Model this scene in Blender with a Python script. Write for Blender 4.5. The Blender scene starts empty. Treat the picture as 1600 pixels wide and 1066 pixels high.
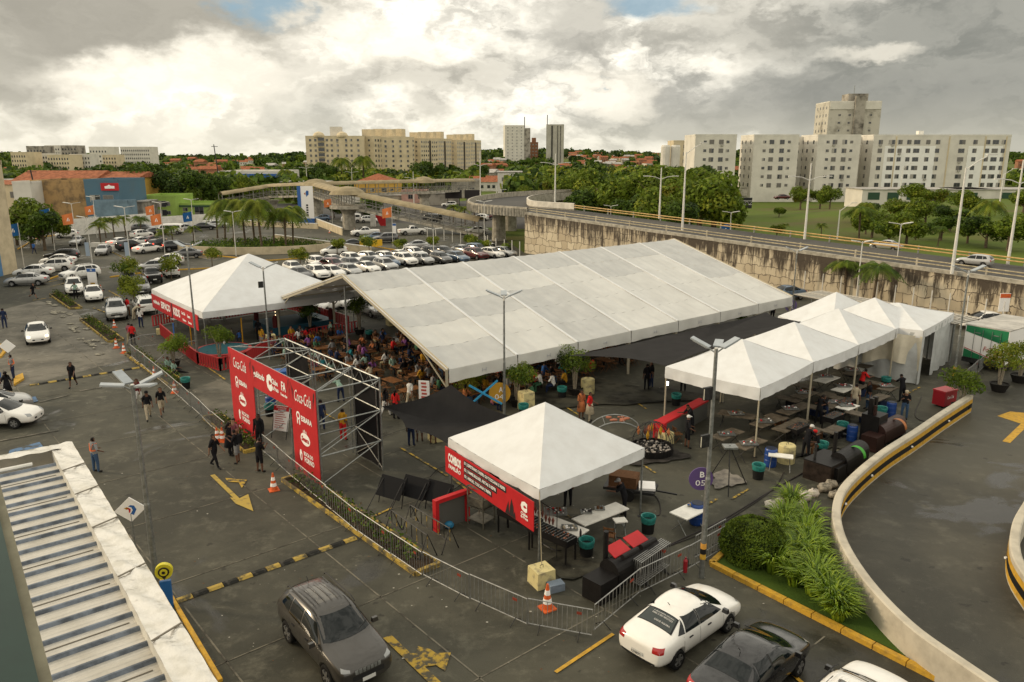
import bpy, bmesh, math, random
from mathutils import Vector, Matrix
from mathutils.bvhtree import BVHTree
R = random.Random(7)
S = bpy.context.scene
C = S.collection
rad = math.radians; from math import cos, sin; PI = 3.141592653589793; Q_ = Vector; RN_ = random.Random
ORD = 'first second third fourth fifth sixth seventh eighth ninth tenth eleventh twelfth thirteenth fourteenth fifteenth sixteenth seventeenth eighteenth nineteenth twentieth twenty-first twenty-second twenty-third twenty-fourth'.split()
# ---------- camera ----------
CAMH = 14.5; FPX = 1200.0; PIT = math.atan((533 - 240) / FPX)
cam = bpy.data.objects.new('camera', bpy.data.cameras.new('camera')); C.objects.link(cam)
cam.data.sensor_width = 36; cam.data.lens = 36 * FPX / 1600
cam.data.clip_start = 0.3; cam.data.clip_end = 9000
cam.location = (0, 0, CAMH); cam.rotation_euler = (PI / 2 - PIT, 0, 0)
S.camera = cam
# ---------- view ----------
S.view_settings.view_transform = 'Standard'; S.view_settings.look = 'None'
S.view_settings.exposure = -0.34; S.view_settings.gamma = 1.0; S.view_settings.use_curve_mapping = False
# ---------- sky and sun ----------
SUN_EL = 19; SUN_AZ = 170      # azimuth measured from +X towards +Y: behind the clouds, left and a little ahead
W = bpy.data.worlds.new('World'); S.world = W; W.use_nodes = True
def build_world():
 nt = W.node_tree; N = nt.nodes; L = nt.links; N.clear()
 def nd(t, **k):
  n = N.new(t)
  for a, b in k.items(): setattr(n, a, b)
  return n
 def math_(op, a, b=None, c=None, clamp=False):
  n = nd('ShaderNodeMath', operation=op); n.use_clamp = clamp
  for i, q in enumerate((a, b, c)):
   if q is None: continue
   if isinstance(q, (int, float)): n.inputs[i].default_value = q
   else: L.new(q, n.inputs[i])
  return n.outputs[0]
 def mix(f, a, b):
  n = nd('ShaderNodeMix', data_type='RGBA')
  for s, q in ((n.inputs['Factor'], f), (n.inputs[6], a), (n.inputs[7], b)):
   if isinstance(q, (int, float)): s.default_value = q
   elif isinstance(q, tuple): s.default_value = (*q, 1)
   else: L.new(q, s)
  return n.outputs[2]
 def smooth(v, a, b):
  n = nd('ShaderNodeMapRange', interpolation_type='SMOOTHSTEP'); L.new(v, n.inputs[0])
  n.inputs[1].default_value = a; n.inputs[2].default_value = b; return n.outputs[0]
 tc = nd('ShaderNodeTexCoord')
 sky = nd('ShaderNodeTexSky', sky_type='NISHITA'); sky.sun_disc = False
 sky.sun_elevation = rad(SUN_EL); sky.sun_rotation = rad(90 - SUN_AZ); sky.air_density = 1.2; sky.dust_density = 1.5
 mp = nd('ShaderNodeMapping'); mp.inputs['Scale'].default_value = (1, 1, 1.9); L.new(tc.outputs['Generated'], mp.inputs[0])
 warp = nd('ShaderNodeTexNoise'); warp.inputs['Scale'].default_value = 7; warp.inputs['Detail'].default_value = 9; warp.inputs['Roughness'].default_value = .58
 L.new(mp.outputs[0], warp.inputs['Vector'])
 v1 = nd('ShaderNodeVectorMath', operation='SUBTRACT'); L.new(warp.outputs['Color'], v1.inputs[0]); v1.inputs[1].default_value = (.5, .5, .5)
 v2 = nd('ShaderNodeVectorMath', operation='SCALE'); L.new(v1.outputs[0], v2.inputs[0]); v2.inputs['Scale'].default_value = .30
 v3 = nd('ShaderNodeVectorMath', operation='ADD'); L.new(mp.outputs[0], v3.inputs[0]); L.new(v2.outputs[0], v3.inputs[1])
 big = nd('ShaderNodeTexNoise'); big.inputs['Scale'].default_value = 6.0; big.inputs['Detail'].default_value = 12; big.inputs['Roughness'].default_value = .56; big.inputs['Distortion'].default_value = .35
 L.new(mp.outputs[0], big.inputs['Vector'])
 puff = nd('ShaderNodeTexNoise'); puff.inputs['Scale'].default_value = 13; puff.inputs['Detail'].default_value = 10; puff.inputs['Roughness'].default_value = .55; puff.inputs['Distortion'].default_value = .5
 L.new(v3.outputs[0], puff.inputs['Vector'])
 def blob(px, py, rx, rz):
  dx, dz = (px - 800) / 1200, (240 - py) / 1200
  d = Q_((dx, 1, dz)).normalized(); d.z *= 1.9
  a = nd('ShaderNodeVectorMath', operation='SUBTRACT'); L.new(v3.outputs[0], a.inputs[0]); a.inputs[1].default_value = d
  b = nd('ShaderNodeVectorMath', operation='MULTIPLY'); L.new(a.outputs[0], b.inputs[0]); b.inputs[1].default_value = (1200 / rx, 1200 / rx, 1200 / rz / 1.9)
  c = nd('ShaderNodeVectorMath', operation='LENGTH'); L.new(b.outputs[0], c.inputs[0])
  return smooth(c.outputs['Value'], 1.1, .45)
 th = smooth(math_('ADD', math_('MULTIPLY', big.outputs[0], .58), math_('MULTIPLY', puff.outputs[0], .42)), .46, .61)
 col = mix(smooth(puff.outputs[0], .40, .66), (18.0, 17.0, 14.6), (12.0, 11.4, 9.9))
 col = mix(math_('MULTIPLY', th, .62), col, (5.4, 5.2, 4.5))
 sep0 = nd('ShaderNodeSeparateXYZ'); L.new(tc.outputs['Generated'], sep0.inputs[0])
 col = mix(math_('MULTIPLY', smooth(sep0.outputs[0], .05, -.45), .42), col, (18.0, 16.6, 13.8))
 for (px, py, rx, rz, c, f) in ((1560, 110, 420, 190, (2.7, 2.8, 2.5), .85), (1180, 185, 330, 60, (3.7, 3.7, 3.3), .75),
        (200, 25, 330, 75, (4.0, 3.75, 3.1), .85), (20, 125, 130, 75, (4.6, 4.35, 3.6), .85),
        (880, 60, 120, 110, (4.8, 4.6, 4.0), .7), (520, 165, 110, 55, (5.4, 5.3, 4.6), .6),
        (690, 140, 160, 45, (5.0, 4.7, 3.9), .6), (1130, 60, 160, 60, (5.0, 4.8, 4.1), .6)):
  col = mix(math_('MULTIPLY', blob(px, py, rx, rz), f), col, c)
 for (px, py, rx, rz) in ((1330, 95, 90, 18), (620, 90, 150, 35), (330, 130, 260, 40), (960, 150, 90, 30)):
  col = mix(math_('MULTIPLY', blob(px, py, rx, rz), .6), col, (13.5, 12.6, 10.6))
 hz = smooth(sep0.outputs[2], .075, .0)
 col = mix(math_('MULTIPLY', hz, .55), col, (8.6, 8.2, 6.6))
 hole = math_('MAXIMUM', blob(415, 5, 75, 60), math_('MAXIMUM', blob(1010, 0, 120, 45), blob(905, 125, 30, 12)))
 hole = math_('MULTIPLY', hole, .85)
 skyc = mix(.7, sky.outputs[0], (4.2, 6.6, 8.4))
 col = mix(hole, col, skyc)
 low = smooth(sep0.outputs[2], -.02, -.06)
 col = mix(low, col, (1.2, 1.2, 1.1))
 bg = nd('ShaderNodeBackground'); L.new(col, bg.inputs[0]); bg.inputs[1].default_value = .1
 out = nd('ShaderNodeOutputWorld'); L.new(bg.outputs[0], out.inputs[0])
build_world()
sun = bpy.data.objects.new('sun', bpy.data.lights.new('sun', 'SUN')); C.objects.link(sun)
sun.data.energy = 2.7; sun.data.angle = rad(6); sun.data.color = (1.0, .80, .54)
_d = Q_((cos(rad(SUN_AZ)) * cos(rad(SUN_EL)), sin(rad(SUN_AZ)) * cos(rad(SUN_EL)), sin(rad(SUN_EL))))
sun.rotation_euler = _d.to_track_quat('Z', 'Y').to_euler(); sun.location = (-60, 30, 60)

# ---------- helpers ----------
def at(px, py, z=0.0):
 """Where a sight line meets the height z: real place of a thing standing there."""
 u = (px - 800) / FPX; v = -(py - 533) / FPX
 dy = cos(PIT) + v * sin(PIT); dz = -sin(PIT) + v * cos(PIT)
 t = (z - CAMH) / dz
 return Q_((u * t, dy * t, z))
def hgt(px, yb, yt):
 p = at(px, yb); v = -(yt - 533) / FPX
 dy = cos(PIT) + v * sin(PIT); dz = -sin(PIT) + v * cos(PIT)
 return CAMH + p.y / dy * dz
def sstep(a, b, x):
 t = max(0, min(1, (x - a) / (b - a))); return t * t * (3 - 2 * t)
MATS = {}
def mt(name, col=None, rough=.6, metal=0., var=0., vs=3., bump=0., bs=20., emit=0., trans=0., coat=0., spec=.5, col2=None, fac=(.4, .62)):
 if name in MATS: return MATS[name]
 m = bpy.data.materials.new(name); m.use_nodes = True; MATS[name] = m
 nt = m.node_tree; b = nt.nodes['Principled BSDF']; L = nt.links
 b.inputs['Base Color'].default_value = (*col, 1); b.inputs['Roughness'].default_value = rough; b.inputs['Metallic'].default_value = metal
 b.inputs['Specular IOR Level'].default_value = (.12 if rough >= .6 else .3 if rough >= .45 else spec) if spec == .5 else spec
 if coat: b.inputs['Coat Weight'].default_value = coat; b.inputs['Coat Roughness'].default_value = .08
 if emit: b.inputs['Emission Color'].default_value = (*col, 1); b.inputs['Emission Strength'].default_value = emit
 if var or col2 or bump:
  tc = nt.nodes.new('ShaderNodeTexCoord')
 if var or col2:
  n = nt.nodes.new('ShaderNodeTexNoise'); n.inputs['Scale'].default_value = vs; n.inputs['Detail'].default_value = 8; n.inputs['Roughness'].default_value = .62
  L.new(tc.outputs['Object'], n.inputs['Vector'])
  mr = nt.nodes.new('ShaderNodeMapRange'); mr.inputs[1].default_value = fac[0]; mr.inputs[2].default_value = fac[1]; L.new(n.outputs[0], mr.inputs[0])
  mx = nt.nodes.new('ShaderNodeMix'); mx.data_type = 'RGBA'; L.new(mr.outputs[0], mx.inputs['Factor'])
  c2 = col2 if col2 else tuple(c * (1 - var) for c in col)
  c1 = col if col2 else tuple(min(1, c * (1 + var * .6)) for c in col)
  mx.inputs[6].default_value = (*c1, 1); mx.inputs[7].default_value = (*c2, 1); L.new(mx.outputs[2], b.inputs['Base Color'])
 if bump:
  n = nt.nodes.new('ShaderNodeTexNoise'); n.inputs['Scale'].default_value = bs; n.inputs['Detail'].default_value = 4; L.new(tc.outputs['Object'], n.inputs['Vector'])
  bp = nt.nodes.new('ShaderNodeBump'); bp.inputs['Strength'].default_value = bump; bp.inputs['Distance'].default_value = .05; L.new(n.outputs[0], bp.inputs['Height']); L.new(bp.outputs[0], b.inputs['Normal'])
 if trans:
  t = nt.nodes.new('ShaderNodeBsdfTranslucent'); t.inputs[0].default_value = (*col, 1)
  ms = nt.nodes.new('ShaderNodeMixShader'); ms.inputs[0].default_value = trans
  L.new(b.outputs[0], ms.inputs[1]); L.new(t.outputs[0], ms.inputs[2]); L.new(ms.outputs[0], nt.nodes['Material Output'].inputs[0])
 return m
class MB:
 def __init__(s): s.v = []; s.f = []; s.m = []
 def face(s, pts, m=0):
  i = len(s.v); s.v += [tuple(p) for p in pts]; s.f.append(tuple(range(i, i + len(pts)))); s.m.append(m); return s
 def raw(s, vs, fs, m=0):
  i = len(s.v); s.v += [tuple(p) for p in vs]
  for f in fs: s.f.append(tuple(i + k for k in f)); s.m.append(m)
  return s
 def box(s, c, d, rz=0., m=0, taper=1.):
  cx, cy, cz = c; a, b, h = d[0] / 2, d[1] / 2, d[2] / 2; co, si = cos(rz), sin(rz); vs = []
  for z, k in ((-h, 1.), (h, taper)):
   for x, y in ((-a, -b), (a, -b), (a, b), (-a, b)):
    x *= k; y *= k; vs.append((cx + x * co - y * si, cy + x * si + y * co, cz + z))
  return s.raw(vs, [(0, 3, 2, 1), (4, 5, 6, 7), (0, 1, 5, 4), (1, 2, 6, 5), (2, 3, 7, 6), (3, 0, 4, 7)], m)
 def seg(s, p, q, w, h, m=0):           # a bar of w x h from p to q
  p = Q_(p); q = Q_(q); d = (q - p).normalized()
  x = d.cross(Q_((0, 0, 1)))
  x = x.normalized() if x.length > 1e-4 else Q_((1, 0, 0))
  y = x.cross(d); vs = []
  for e in (p, q):
   for a, b in ((-1, -1), (1, -1), (1, 1), (-1, 1)): vs.append(e + x * a * w / 2 + y * b * h / 2)
  return s.raw(vs, [(0, 1, 2, 3), (7, 6, 5, 4), (0, 4, 5, 1), (1, 5, 6, 2), (2, 6, 7, 3), (3, 7, 4, 0)], m)
 def tube(s, pts, r, n=8, m=0, caps=True):
  pts = [Q_(p) for p in pts]; rs = r if isinstance(r, (list, tuple)) else [r] * len(pts); vs = []; fs = []
  for i, p in enumerate(pts):
   d = (pts[min(i + 1, len(pts) - 1)] - pts[max(i - 1, 0)]).normalized()
   a = d.cross(Q_((0, 0, 1)) if abs(d.z) < .95 else Q_((1, 0, 0))).normalized(); b = d.cross(a)
   for k in range(n):
    t = 2 * PI * k / n; vs.append(p + (a * cos(t) + b * sin(t)) * rs[i])
  for i in range(len(pts) - 1):
   for k in range(n): fs.append((i * n + k, i * n + (k + 1) % n, (i + 1) * n + (k + 1) % n, (i + 1) * n + k))
  if caps: fs.append(tuple(range(n))[::-1]); fs.append(tuple((len(pts) - 1) * n + k for k in range(n)))
  return s.raw(vs, fs, m)
 def lathe(s, prof, c=(0, 0, 0), n=20, m=0):
  vs = []; fs = []
  for r, z in prof:
   for k in range(n): t = 2 * PI * k / n; vs.append((c[0] + r * cos(t), c[1] + r * sin(t), c[2] + z))
  for i in range(len(prof) - 1):
   for k in range(n): fs.append((i * n + k, i * n + (k + 1) % n, (i + 1) * n + (k + 1) % n, (i + 1) * n + k))
  fs.append(tuple(range(n))[::-1]); fs.append(tuple((len(prof) - 1) * n + k for k in range(n)))
  return s.raw(vs, fs, m)
 def prism(s, pts, z0, z1, m=0):
  n = len(pts); vs = [(p[0], p[1], z0) for p in pts] + [(p[0], p[1], z1) for p in pts]
  a = sum(pts[i][0] * pts[(i + 1) % n][1] - pts[(i + 1) % n][0] * pts[i][1] for i in range(n))
  fs = [tuple(range(n))[::-1], tuple(range(n, 2 * n))] + [(i, (i + 1) % n, n + (i + 1) % n, n + i) for i in range(n)]
  if a < 0: fs = [f[::-1] for f in fs]
  return s.raw(vs, fs, m)
 def grid(s, fn, nu, nv, m=0):
  vs = [fn(i / nu, j / nv) for j in range(nv + 1) for i in range(nu + 1)]
  fs = [(j * (nu + 1) + i, j * (nu + 1) + i + 1, (j + 1) * (nu + 1) + i + 1, (j + 1) * (nu + 1) + i) for j in range(nv) for i in range(nu)]
  return s.raw(vs, fs, m)
 def sphere(s, c, r, n=10, m=0, sq=(1, 1, 1)):
  k = n // 2; prof = [(max(.02, sin(PI * i / k)), -cos(PI * i / k)) for i in range(k + 1)]
  vs = []; fs = []
  for a, z in prof:
   for q in range(n): t = 2 * PI * q / n; vs.append((c[0] + a * cos(t) * r * sq[0], c[1] + a * sin(t) * r * sq[1], c[2] + z * r * sq[2]))
  for i in range(k):
   for q in range(n): fs.append((i * n + q, i * n + (q + 1) % n, (i + 1) * n + (q + 1) % n, (i + 1) * n + q))
  return s.raw(vs, fs, m)
 def data(s, name, mats, smooth=False):
  me = bpy.data.meshes.new(name); me.from_pydata(s.v, [], s.f)
  for x in (mats if isinstance(mats, (list, tuple)) else [mats]): me.materials.append(x)
  me.polygons.foreach_set('material_index', s.m)
  if smooth: me.polygons.foreach_set('use_smooth', [True] * len(s.f))
  me.update(); return me
 def build(s, name, mats, parent=None, loc=(0, 0, 0), rz=0., smooth=False):
  return link(name, s.data(name, mats, smooth), parent, loc, rz)
def link(name, me, parent=None, loc=(0, 0, 0), rz=0.):
 o = bpy.data.objects.new(name, me); C.objects.link(o); o.location = loc; o.rotation_euler = (0, 0, rz)
 if parent: o.parent = parent
 return o
def tag(o, label, cat, group=None, kind=None):
 o['label'] = label; o['category'] = cat
 if group: o['group'] = group
 if kind: o['kind'] = kind
 return o
def thing(name, label, cat, loc=(0, 0, 0), rz=0., group=None):
 return tag(link(name, None, None, loc, rz), label, cat, group)
def struct(o): o['kind'] = 'structure'; return o
KIDS = {}
def copy_tree(o, parent=None, swap=None):
 c = o.copy(); C.objects.link(c)
 if parent: c.parent = parent
 if swap and o.name.split('.')[0] in swap:
  for sl in c.material_slots[:1]: sl.link = 'OBJECT'; sl.material = swap[o.name.split('.')[0]]
 for ch in KIDS.get(o.name) or o.children: copy_tree(ch, c, swap)
 return c
def kids(o):
 KIDS[o.name] = list(o.children)
 for c in o.children: kids(c)
USED = set()
def place(proto, loc, rz, label, group=None, swap=None, scale=None):
 """First use moves the prototype itself; later uses copy it and its parts."""
 if proto.name not in USED:
  USED.add(proto.name); kids(proto)
  o = proto
  if swap:
   def ap(x):
    k = x.name.split('.')[0]
    if k in swap and x.data:
     sl = x.material_slots[0]; sl.link = 'OBJECT'; sl.material = swap[k]
    for ch in x.children: ap(ch)
   ap(o)
 else: o = copy_tree(proto, None, swap)
 o.location = loc; o.rotation_euler = (0, 0, rz)
 if scale: o.scale = (scale,) * 3 if isinstance(scale, (int, float)) else scale
 o['label'] = label
 if group: o['group'] = group
 return o
def txt(s, O, r, up, w, h, m, parent=None, shear=0., off=.0, name='lettering', depth=.004):
 """Lettering s filling w x h from corner O along r and up."""
 cu = bpy.data.curves.new('t', 'FONT'); cu.body = s; cu.size = 1; cu.shear = shear; cu.offset = off; cu.resolution_u = 2; cu.extrude = .01
 to = bpy.data.objects.new('t', cu); C.objects.link(to)
 me = bpy.data.meshes.new_from_object(to.evaluated_get(bpy.context.evaluated_depsgraph_get()))
 bpy.data.objects.remove(to)
 xs = [v.co.x for v in me.vertices]; ys = [v.co.y for v in me.vertices]
 if not xs: return None
 x0, x1, y0, y1 = min(xs), max(xs), min(ys), max(ys)
 r = Q_(r).normalized(); up = Q_(up).normalized(); nn = r.cross(up); O = Q_(O)
 for v in me.vertices:
  z = depth if v.co.z > 0 else 0.
  v.co = O + r * ((v.co.x - x0) / (x1 - x0) * w) + up * ((v.co.y - y0) / (y1 - y0) * h) + nn * (z + .004)
 me.materials.clear(); me.materials.append(m)
 return link(name, me, parent)
U = Q_((cos(rad(40.5)), sin(rad(40.5)), 0)); V = Q_((-U.y, U.x, 0)); AU = rad(40.5); AV = rad(130.5)
# ---------- materials ----------
def stain_mat(name, base, dark, light, s1=.12, s2=.9, rough=.75, wet=0., wetfac=(.6, .68), col_wet=(.02, .019, .018)):
 m = bpy.data.materials.new(name); m.use_nodes = True; MATS[name] = m; nt = m.node_tree; N = nt.nodes; L = nt.links; b = N['Principled BSDF']
 b.inputs['Specular IOR Level'].default_value = .22
 tc = N.new('ShaderNodeTexCoord')
 def noise(sc, det=8, ro=.6, dist=0.):
  n = N.new('ShaderNodeTexNoise'); n.inputs['Scale'].default_value = sc; n.inputs['Detail'].default_value = det; n.inputs['Roughness'].default_value = ro; n.inputs['Distortion'].default_value = dist
  L.new(tc.outputs['Object'], n.inputs['Vector']); return n.outputs[0]
 def mr(v, a, b_):
  n = N.new('ShaderNodeMapRange'); n.interpolation_type = 'SMOOTHSTEP'; n.inputs[1].default_value = a; n.inputs[2].default_value = b_; L.new(v, n.inputs[0]); return n.outputs[0]
 def mix(f, a, c, k=1.):
  if k != 1.:
   q = N.new('ShaderNodeMath'); q.operation = 'MULTIPLY'; L.new(f, q.inputs[0]); q.inputs[1].default_value = k; f = q.outputs[0]
  n = N.new('ShaderNodeMix'); n.data_type = 'RGBA'; L.new(f, n.inputs['Factor'])
  for s, q in ((n.inputs[6], a), (n.inputs[7], c)):
   if isinstance(q, tuple): s.default_value = (*q, 1)
   else: L.new(q, s)
  return n.outputs[2]
 c = mix(mr(noise(s1, 9, .68, .4), .38, .62), base, dark)
 c = mix(mr(noise(s2, 6, .7), .5, .75), c, light, .55)
 c = mix(mr(noise(7., 4, .7), .62, .75), c, dark, .5)
 c = mix(mr(noise(1.7, 3, .5), .66, .72), c, (.018, .016, .014), .65)
 c = mix(mr(noise(.33, 10, .75, 1.2), .56, .70), c, light, .7)
 c = mix(mr(noise(14., 2, .5), .70, .76), c, light, .6)
 c = mix(mr(noise(45., 3, .6), .35, .7), c, tuple(x * .75 for x in base), .3)
 if wet:
  w = mr(noise(.16, 7, .55, .8), *wetfac)
  c = mix(w, c, col_wet, wet)
  q = N.new('ShaderNodeMapRange'); L.new(w, q.inputs[0]); q.inputs[3].default_value = rough; q.inputs[4].default_value = .16; L.new(q.outputs[0], b.inputs['Roughness'])
 else: b.inputs['Roughness'].default_value = rough
 L.new(c, b.inputs['Base Color'])
 n = noise(30., 4, .6); bp = N.new('ShaderNodeBump'); bp.inputs['Strength'].default_value = .25; bp.inputs['Distance'].default_value = .02; L.new(n, bp.inputs['Height']); L.new(bp.outputs[0], b.inputs['Normal'])
 return m
asph = stain_mat('asphalt_lot', (.080, .076, .056), (.040, .039, .029), (.17, .16, .12), wet=.65, wetfac=(.60, .66), col_wet=(.026, .024, .02), rough=.72)
conc_lane = stain_mat('concrete_lane', (.165, .152, .122), (.085, .079, .064), (.30, .275, .22), s1=.3)
asph_dark = stain_mat('asphalt_ramp', (.078, .073, .055), (.042, .040, .031), (.13, .122, .095), s1=.1, wet=.8, wetfac=(.55, .6), rough=.6)
road_m = stain_mat('road_asphalt', (.075, .07, .062), (.045, .042, .038), (.10, .095, .085), s1=.05, s2=.4)
soil = mt('soil', (.04, .028, .018), .95, var=.4, vs=4)
yel = mt('yellow_paint', (.55, .32, .04), .6, col2=(.33, .2, .05), vs=5, fac=(.45, .7))
yel_worn = mt('worn_yellow', (.42, .28, .05), .7, col2=(.09, .08, .055), vs=3.5, fac=(.46, .56))
white_worn = mt('worn_white', (.20, .185, .15), .8, col2=(.07, .065, .055), vs=2.2, fac=(.4, .6))
blue_worn = mt('worn_blue', (.10, .17, .28), .7, col2=(.07, .075, .075), vs=2.5, fac=(.5, .6))
blackp = mt('black_paint', (.014, .014, .014), .6)
pvc = mt('tent_fabric', (.69, .70, .70), .5, col2=(.60, .60, .59), vs=1.2, fac=(.4, .75), bump=.6, bs=1.4, trans=.05)
pvc_in = mt('tent_wall_fabric', (.55, .57, .56), .6, col2=(.42, .43, .42), vs=1.0, bump=.4, bs=2, trans=.1)
sailm = mt('shade_sail_fabric', (.022, .021, .021), .9, var=.15, vs=1)
steel = mt('galvanised_steel', (.26, .27, .26), .45, .7, var=.25, vs=8)
steel_d = mt('dark_steel', (.03, .03, .03), .5, .4, var=.4, vs=6)
wpaint = mt('white_paint', (.72, .70, .64), .5, var=.12, vs=2)
redv = mt('red_vinyl', (.46, .016, .02), .5, var=.08, vs=2)
whv = mt('white_vinyl', (.85, .83, .8), .5)
blkv = mt('black_vinyl', (.025, .02, .02), .5)
blkcloth = mt('black_cloth', (.012, .012, .013), .9)
wood = mt('wood', (.15, .07, .03), .6, var=.4, vs=6)
concw = mt('concrete', (.36, .33, .27), .8, var=.3, vs=1.5, bump=.2)
cream = mt('cream_wall', (.52, .44, .30), .7, var=.15, vs=.8)
blockm = mt('painted_block', (.58, .50, .25), .8, col2=(.28, .24, .15), vs=3.2, fac=(.5, .65))
teal = mt('teal_bag', (.02, .18, .16), .4, var=.3, vs=8)
bluep = mt('blue_plastic', (.012, .05, .22), .4)
leafm = [mt('leaf_a', (.12, .17, .018), .6, var=.6, vs=.8, trans=.3), mt('leaf_b', (.065, .11, .015), .6, var=.6, vs=.8, trans=.25),
  mt('leaf_c', (.20, .23, .025), .6, var=.5, vs=.8, trans=.3), mt('leaf_d', (.036, .062, .014), .6, var=.5, vs=.8, trans=.2),
  mt('leaf_y', (.16, .15, .02), .6, var=.5, vs=.8, trans=.3)]
bark = mt('bark', (.12, .09, .06), .9, var=.4, vs=6)
grassm = mt('grass', (.075, .115, .018), .9, col2=(.035, .07, .012), vs=.35, fac=(.35, .65), bump=.4, bs=9)
glassd = mt('dark_glass', (.012, .015, .017), .06, spec=.8)
# ---------- terrain ----------
WD = Q_((.644, -.765, 0)); WN = Q_((.765, .644, 0)); W0 = Q_((1.9, 115, 0))
def zr(t):                                   # height of the ramp road along the retaining wall
 return 5.8 - 2.2 * max(0, min(1, t / 66)) if t > 0 else 5.8 + min(.4, -t * .01)
def tz(x, y):
 s = (x - W0.x) * WN.x + (y - W0.y) * WN.y; t = (x - W0.x) * WD.x + (y - W0.y) * WD.y
 z = sstep(9, 12, s) * sstep(-25, 12, t) * (.9 + 2.1 * sstep(62, 100, s))
 far = sstep(620, 1500, math.hypot(x, y))
 if far > 0: z += far * (9 + 4.5 * sin(x * .0031 + 1) + 3 * sin(x * .0083 + y * .002) + 2 * sin(x * .017))
 z -= 3 * sstep(330, 560, y) * (1 - far) * sstep(-40, 60, x)
 return z - .02
def terrain():
 xs = [-2600 + 5200 * i / 130 for i in range(131)]
 xs = sorted(set([x for x in xs if abs(x) > 200] + [-200 + 5 * i for i in range(81)]))
 ys = [-60 + 6 * i for i in range(72)] + [372 + 30 * i for i in range(1, 80)]
 mb = MB(); n = len(xs); vs = [(x, y, tz(x, y)) for y in ys for x in xs]
 mb.raw(vs, [(j * n + i, j * n + i + 1, (j + 1) * n + i + 1, (j + 1) * n + i) for j in range(len(ys) - 1) for i in range(n - 1)])
 g = mt('ground_grass', (.09, .125, .02), .95, col2=(.12, .095, .045), vs=.035, fac=(.5, .66), bump=.3, bs=1.2)
 struct(mb.build('ground', g, smooth=True))
terrain()
def sheet(name, pts, z, m, th=None):
 mb = MB(); mb.face([(p[0], p[1], z) for p in pts]); o = mb.build(name, m)
 if o.data.polygons[0].normal.z < 0: o.data.flip_normals()
 return struct(o)
sheet('parking_lot', [(-120, -30), (90, -30), (90, 9), (W0 + WD * 66), (W0), (-4, 150), (-45, 196), (-130, 196)], .004, asph)
sheet('lane_concrete', [at(-60, 500), at(60, 470), at(118, 486), at(150, 520), at(208, 560), at(-60, 628)], .010, conc_lane)
sheet('lane_patch', [at(300, 610), at(345, 592), at(420, 640), at(470, 700), at(440, 720), at(370, 690)], .012, mt('old_concrete', (.16, .145, .115), .8, col2=(.07, .065, .052), vs=.5, fac=(.35, .65)))
sheet('highway', [(-260, 178), (-60, 186), (-10, 158), (8, 150), (20, 190), (60, 330), (30, 330), (-20, 236), (-70, 232), (-260, 222)], .012, road_m)
def joints():
 mb = MB(); jm = mt('joint_line', (.17, .155, .12), .8, col2=(.06, .055, .045), vs=1.3, fac=(.45, .6))
 def ln(p, q, w=.05, m=0):
  p = Q_((p[0], p[1], 0)); q = Q_((q[0], q[1], 0)); d = (q - p).normalized(); n = Q_((-d.y, d.x, 0)) * w / 2
  mb.face([(p - n) + Q_((0, 0, .015)), (q - n) + Q_((0, 0, .015)), (q + n) + Q_((0, 0, .015)), (p + n) + Q_((0, 0, .015))], m)
 o = Q_((-8, 20, 0))
 for i in range(-6, 3):
  a = o + U * (i * 5.2 - .5); ln(a - V * 14, a + V * 62, .055)
 for j in range(-4, 12):
  a = o + V * (j * 5.4); ln(a - U * 26, a + U * 14, .05)
 struct(mb.build('slab_joint_lines', jm))
joints()
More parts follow.
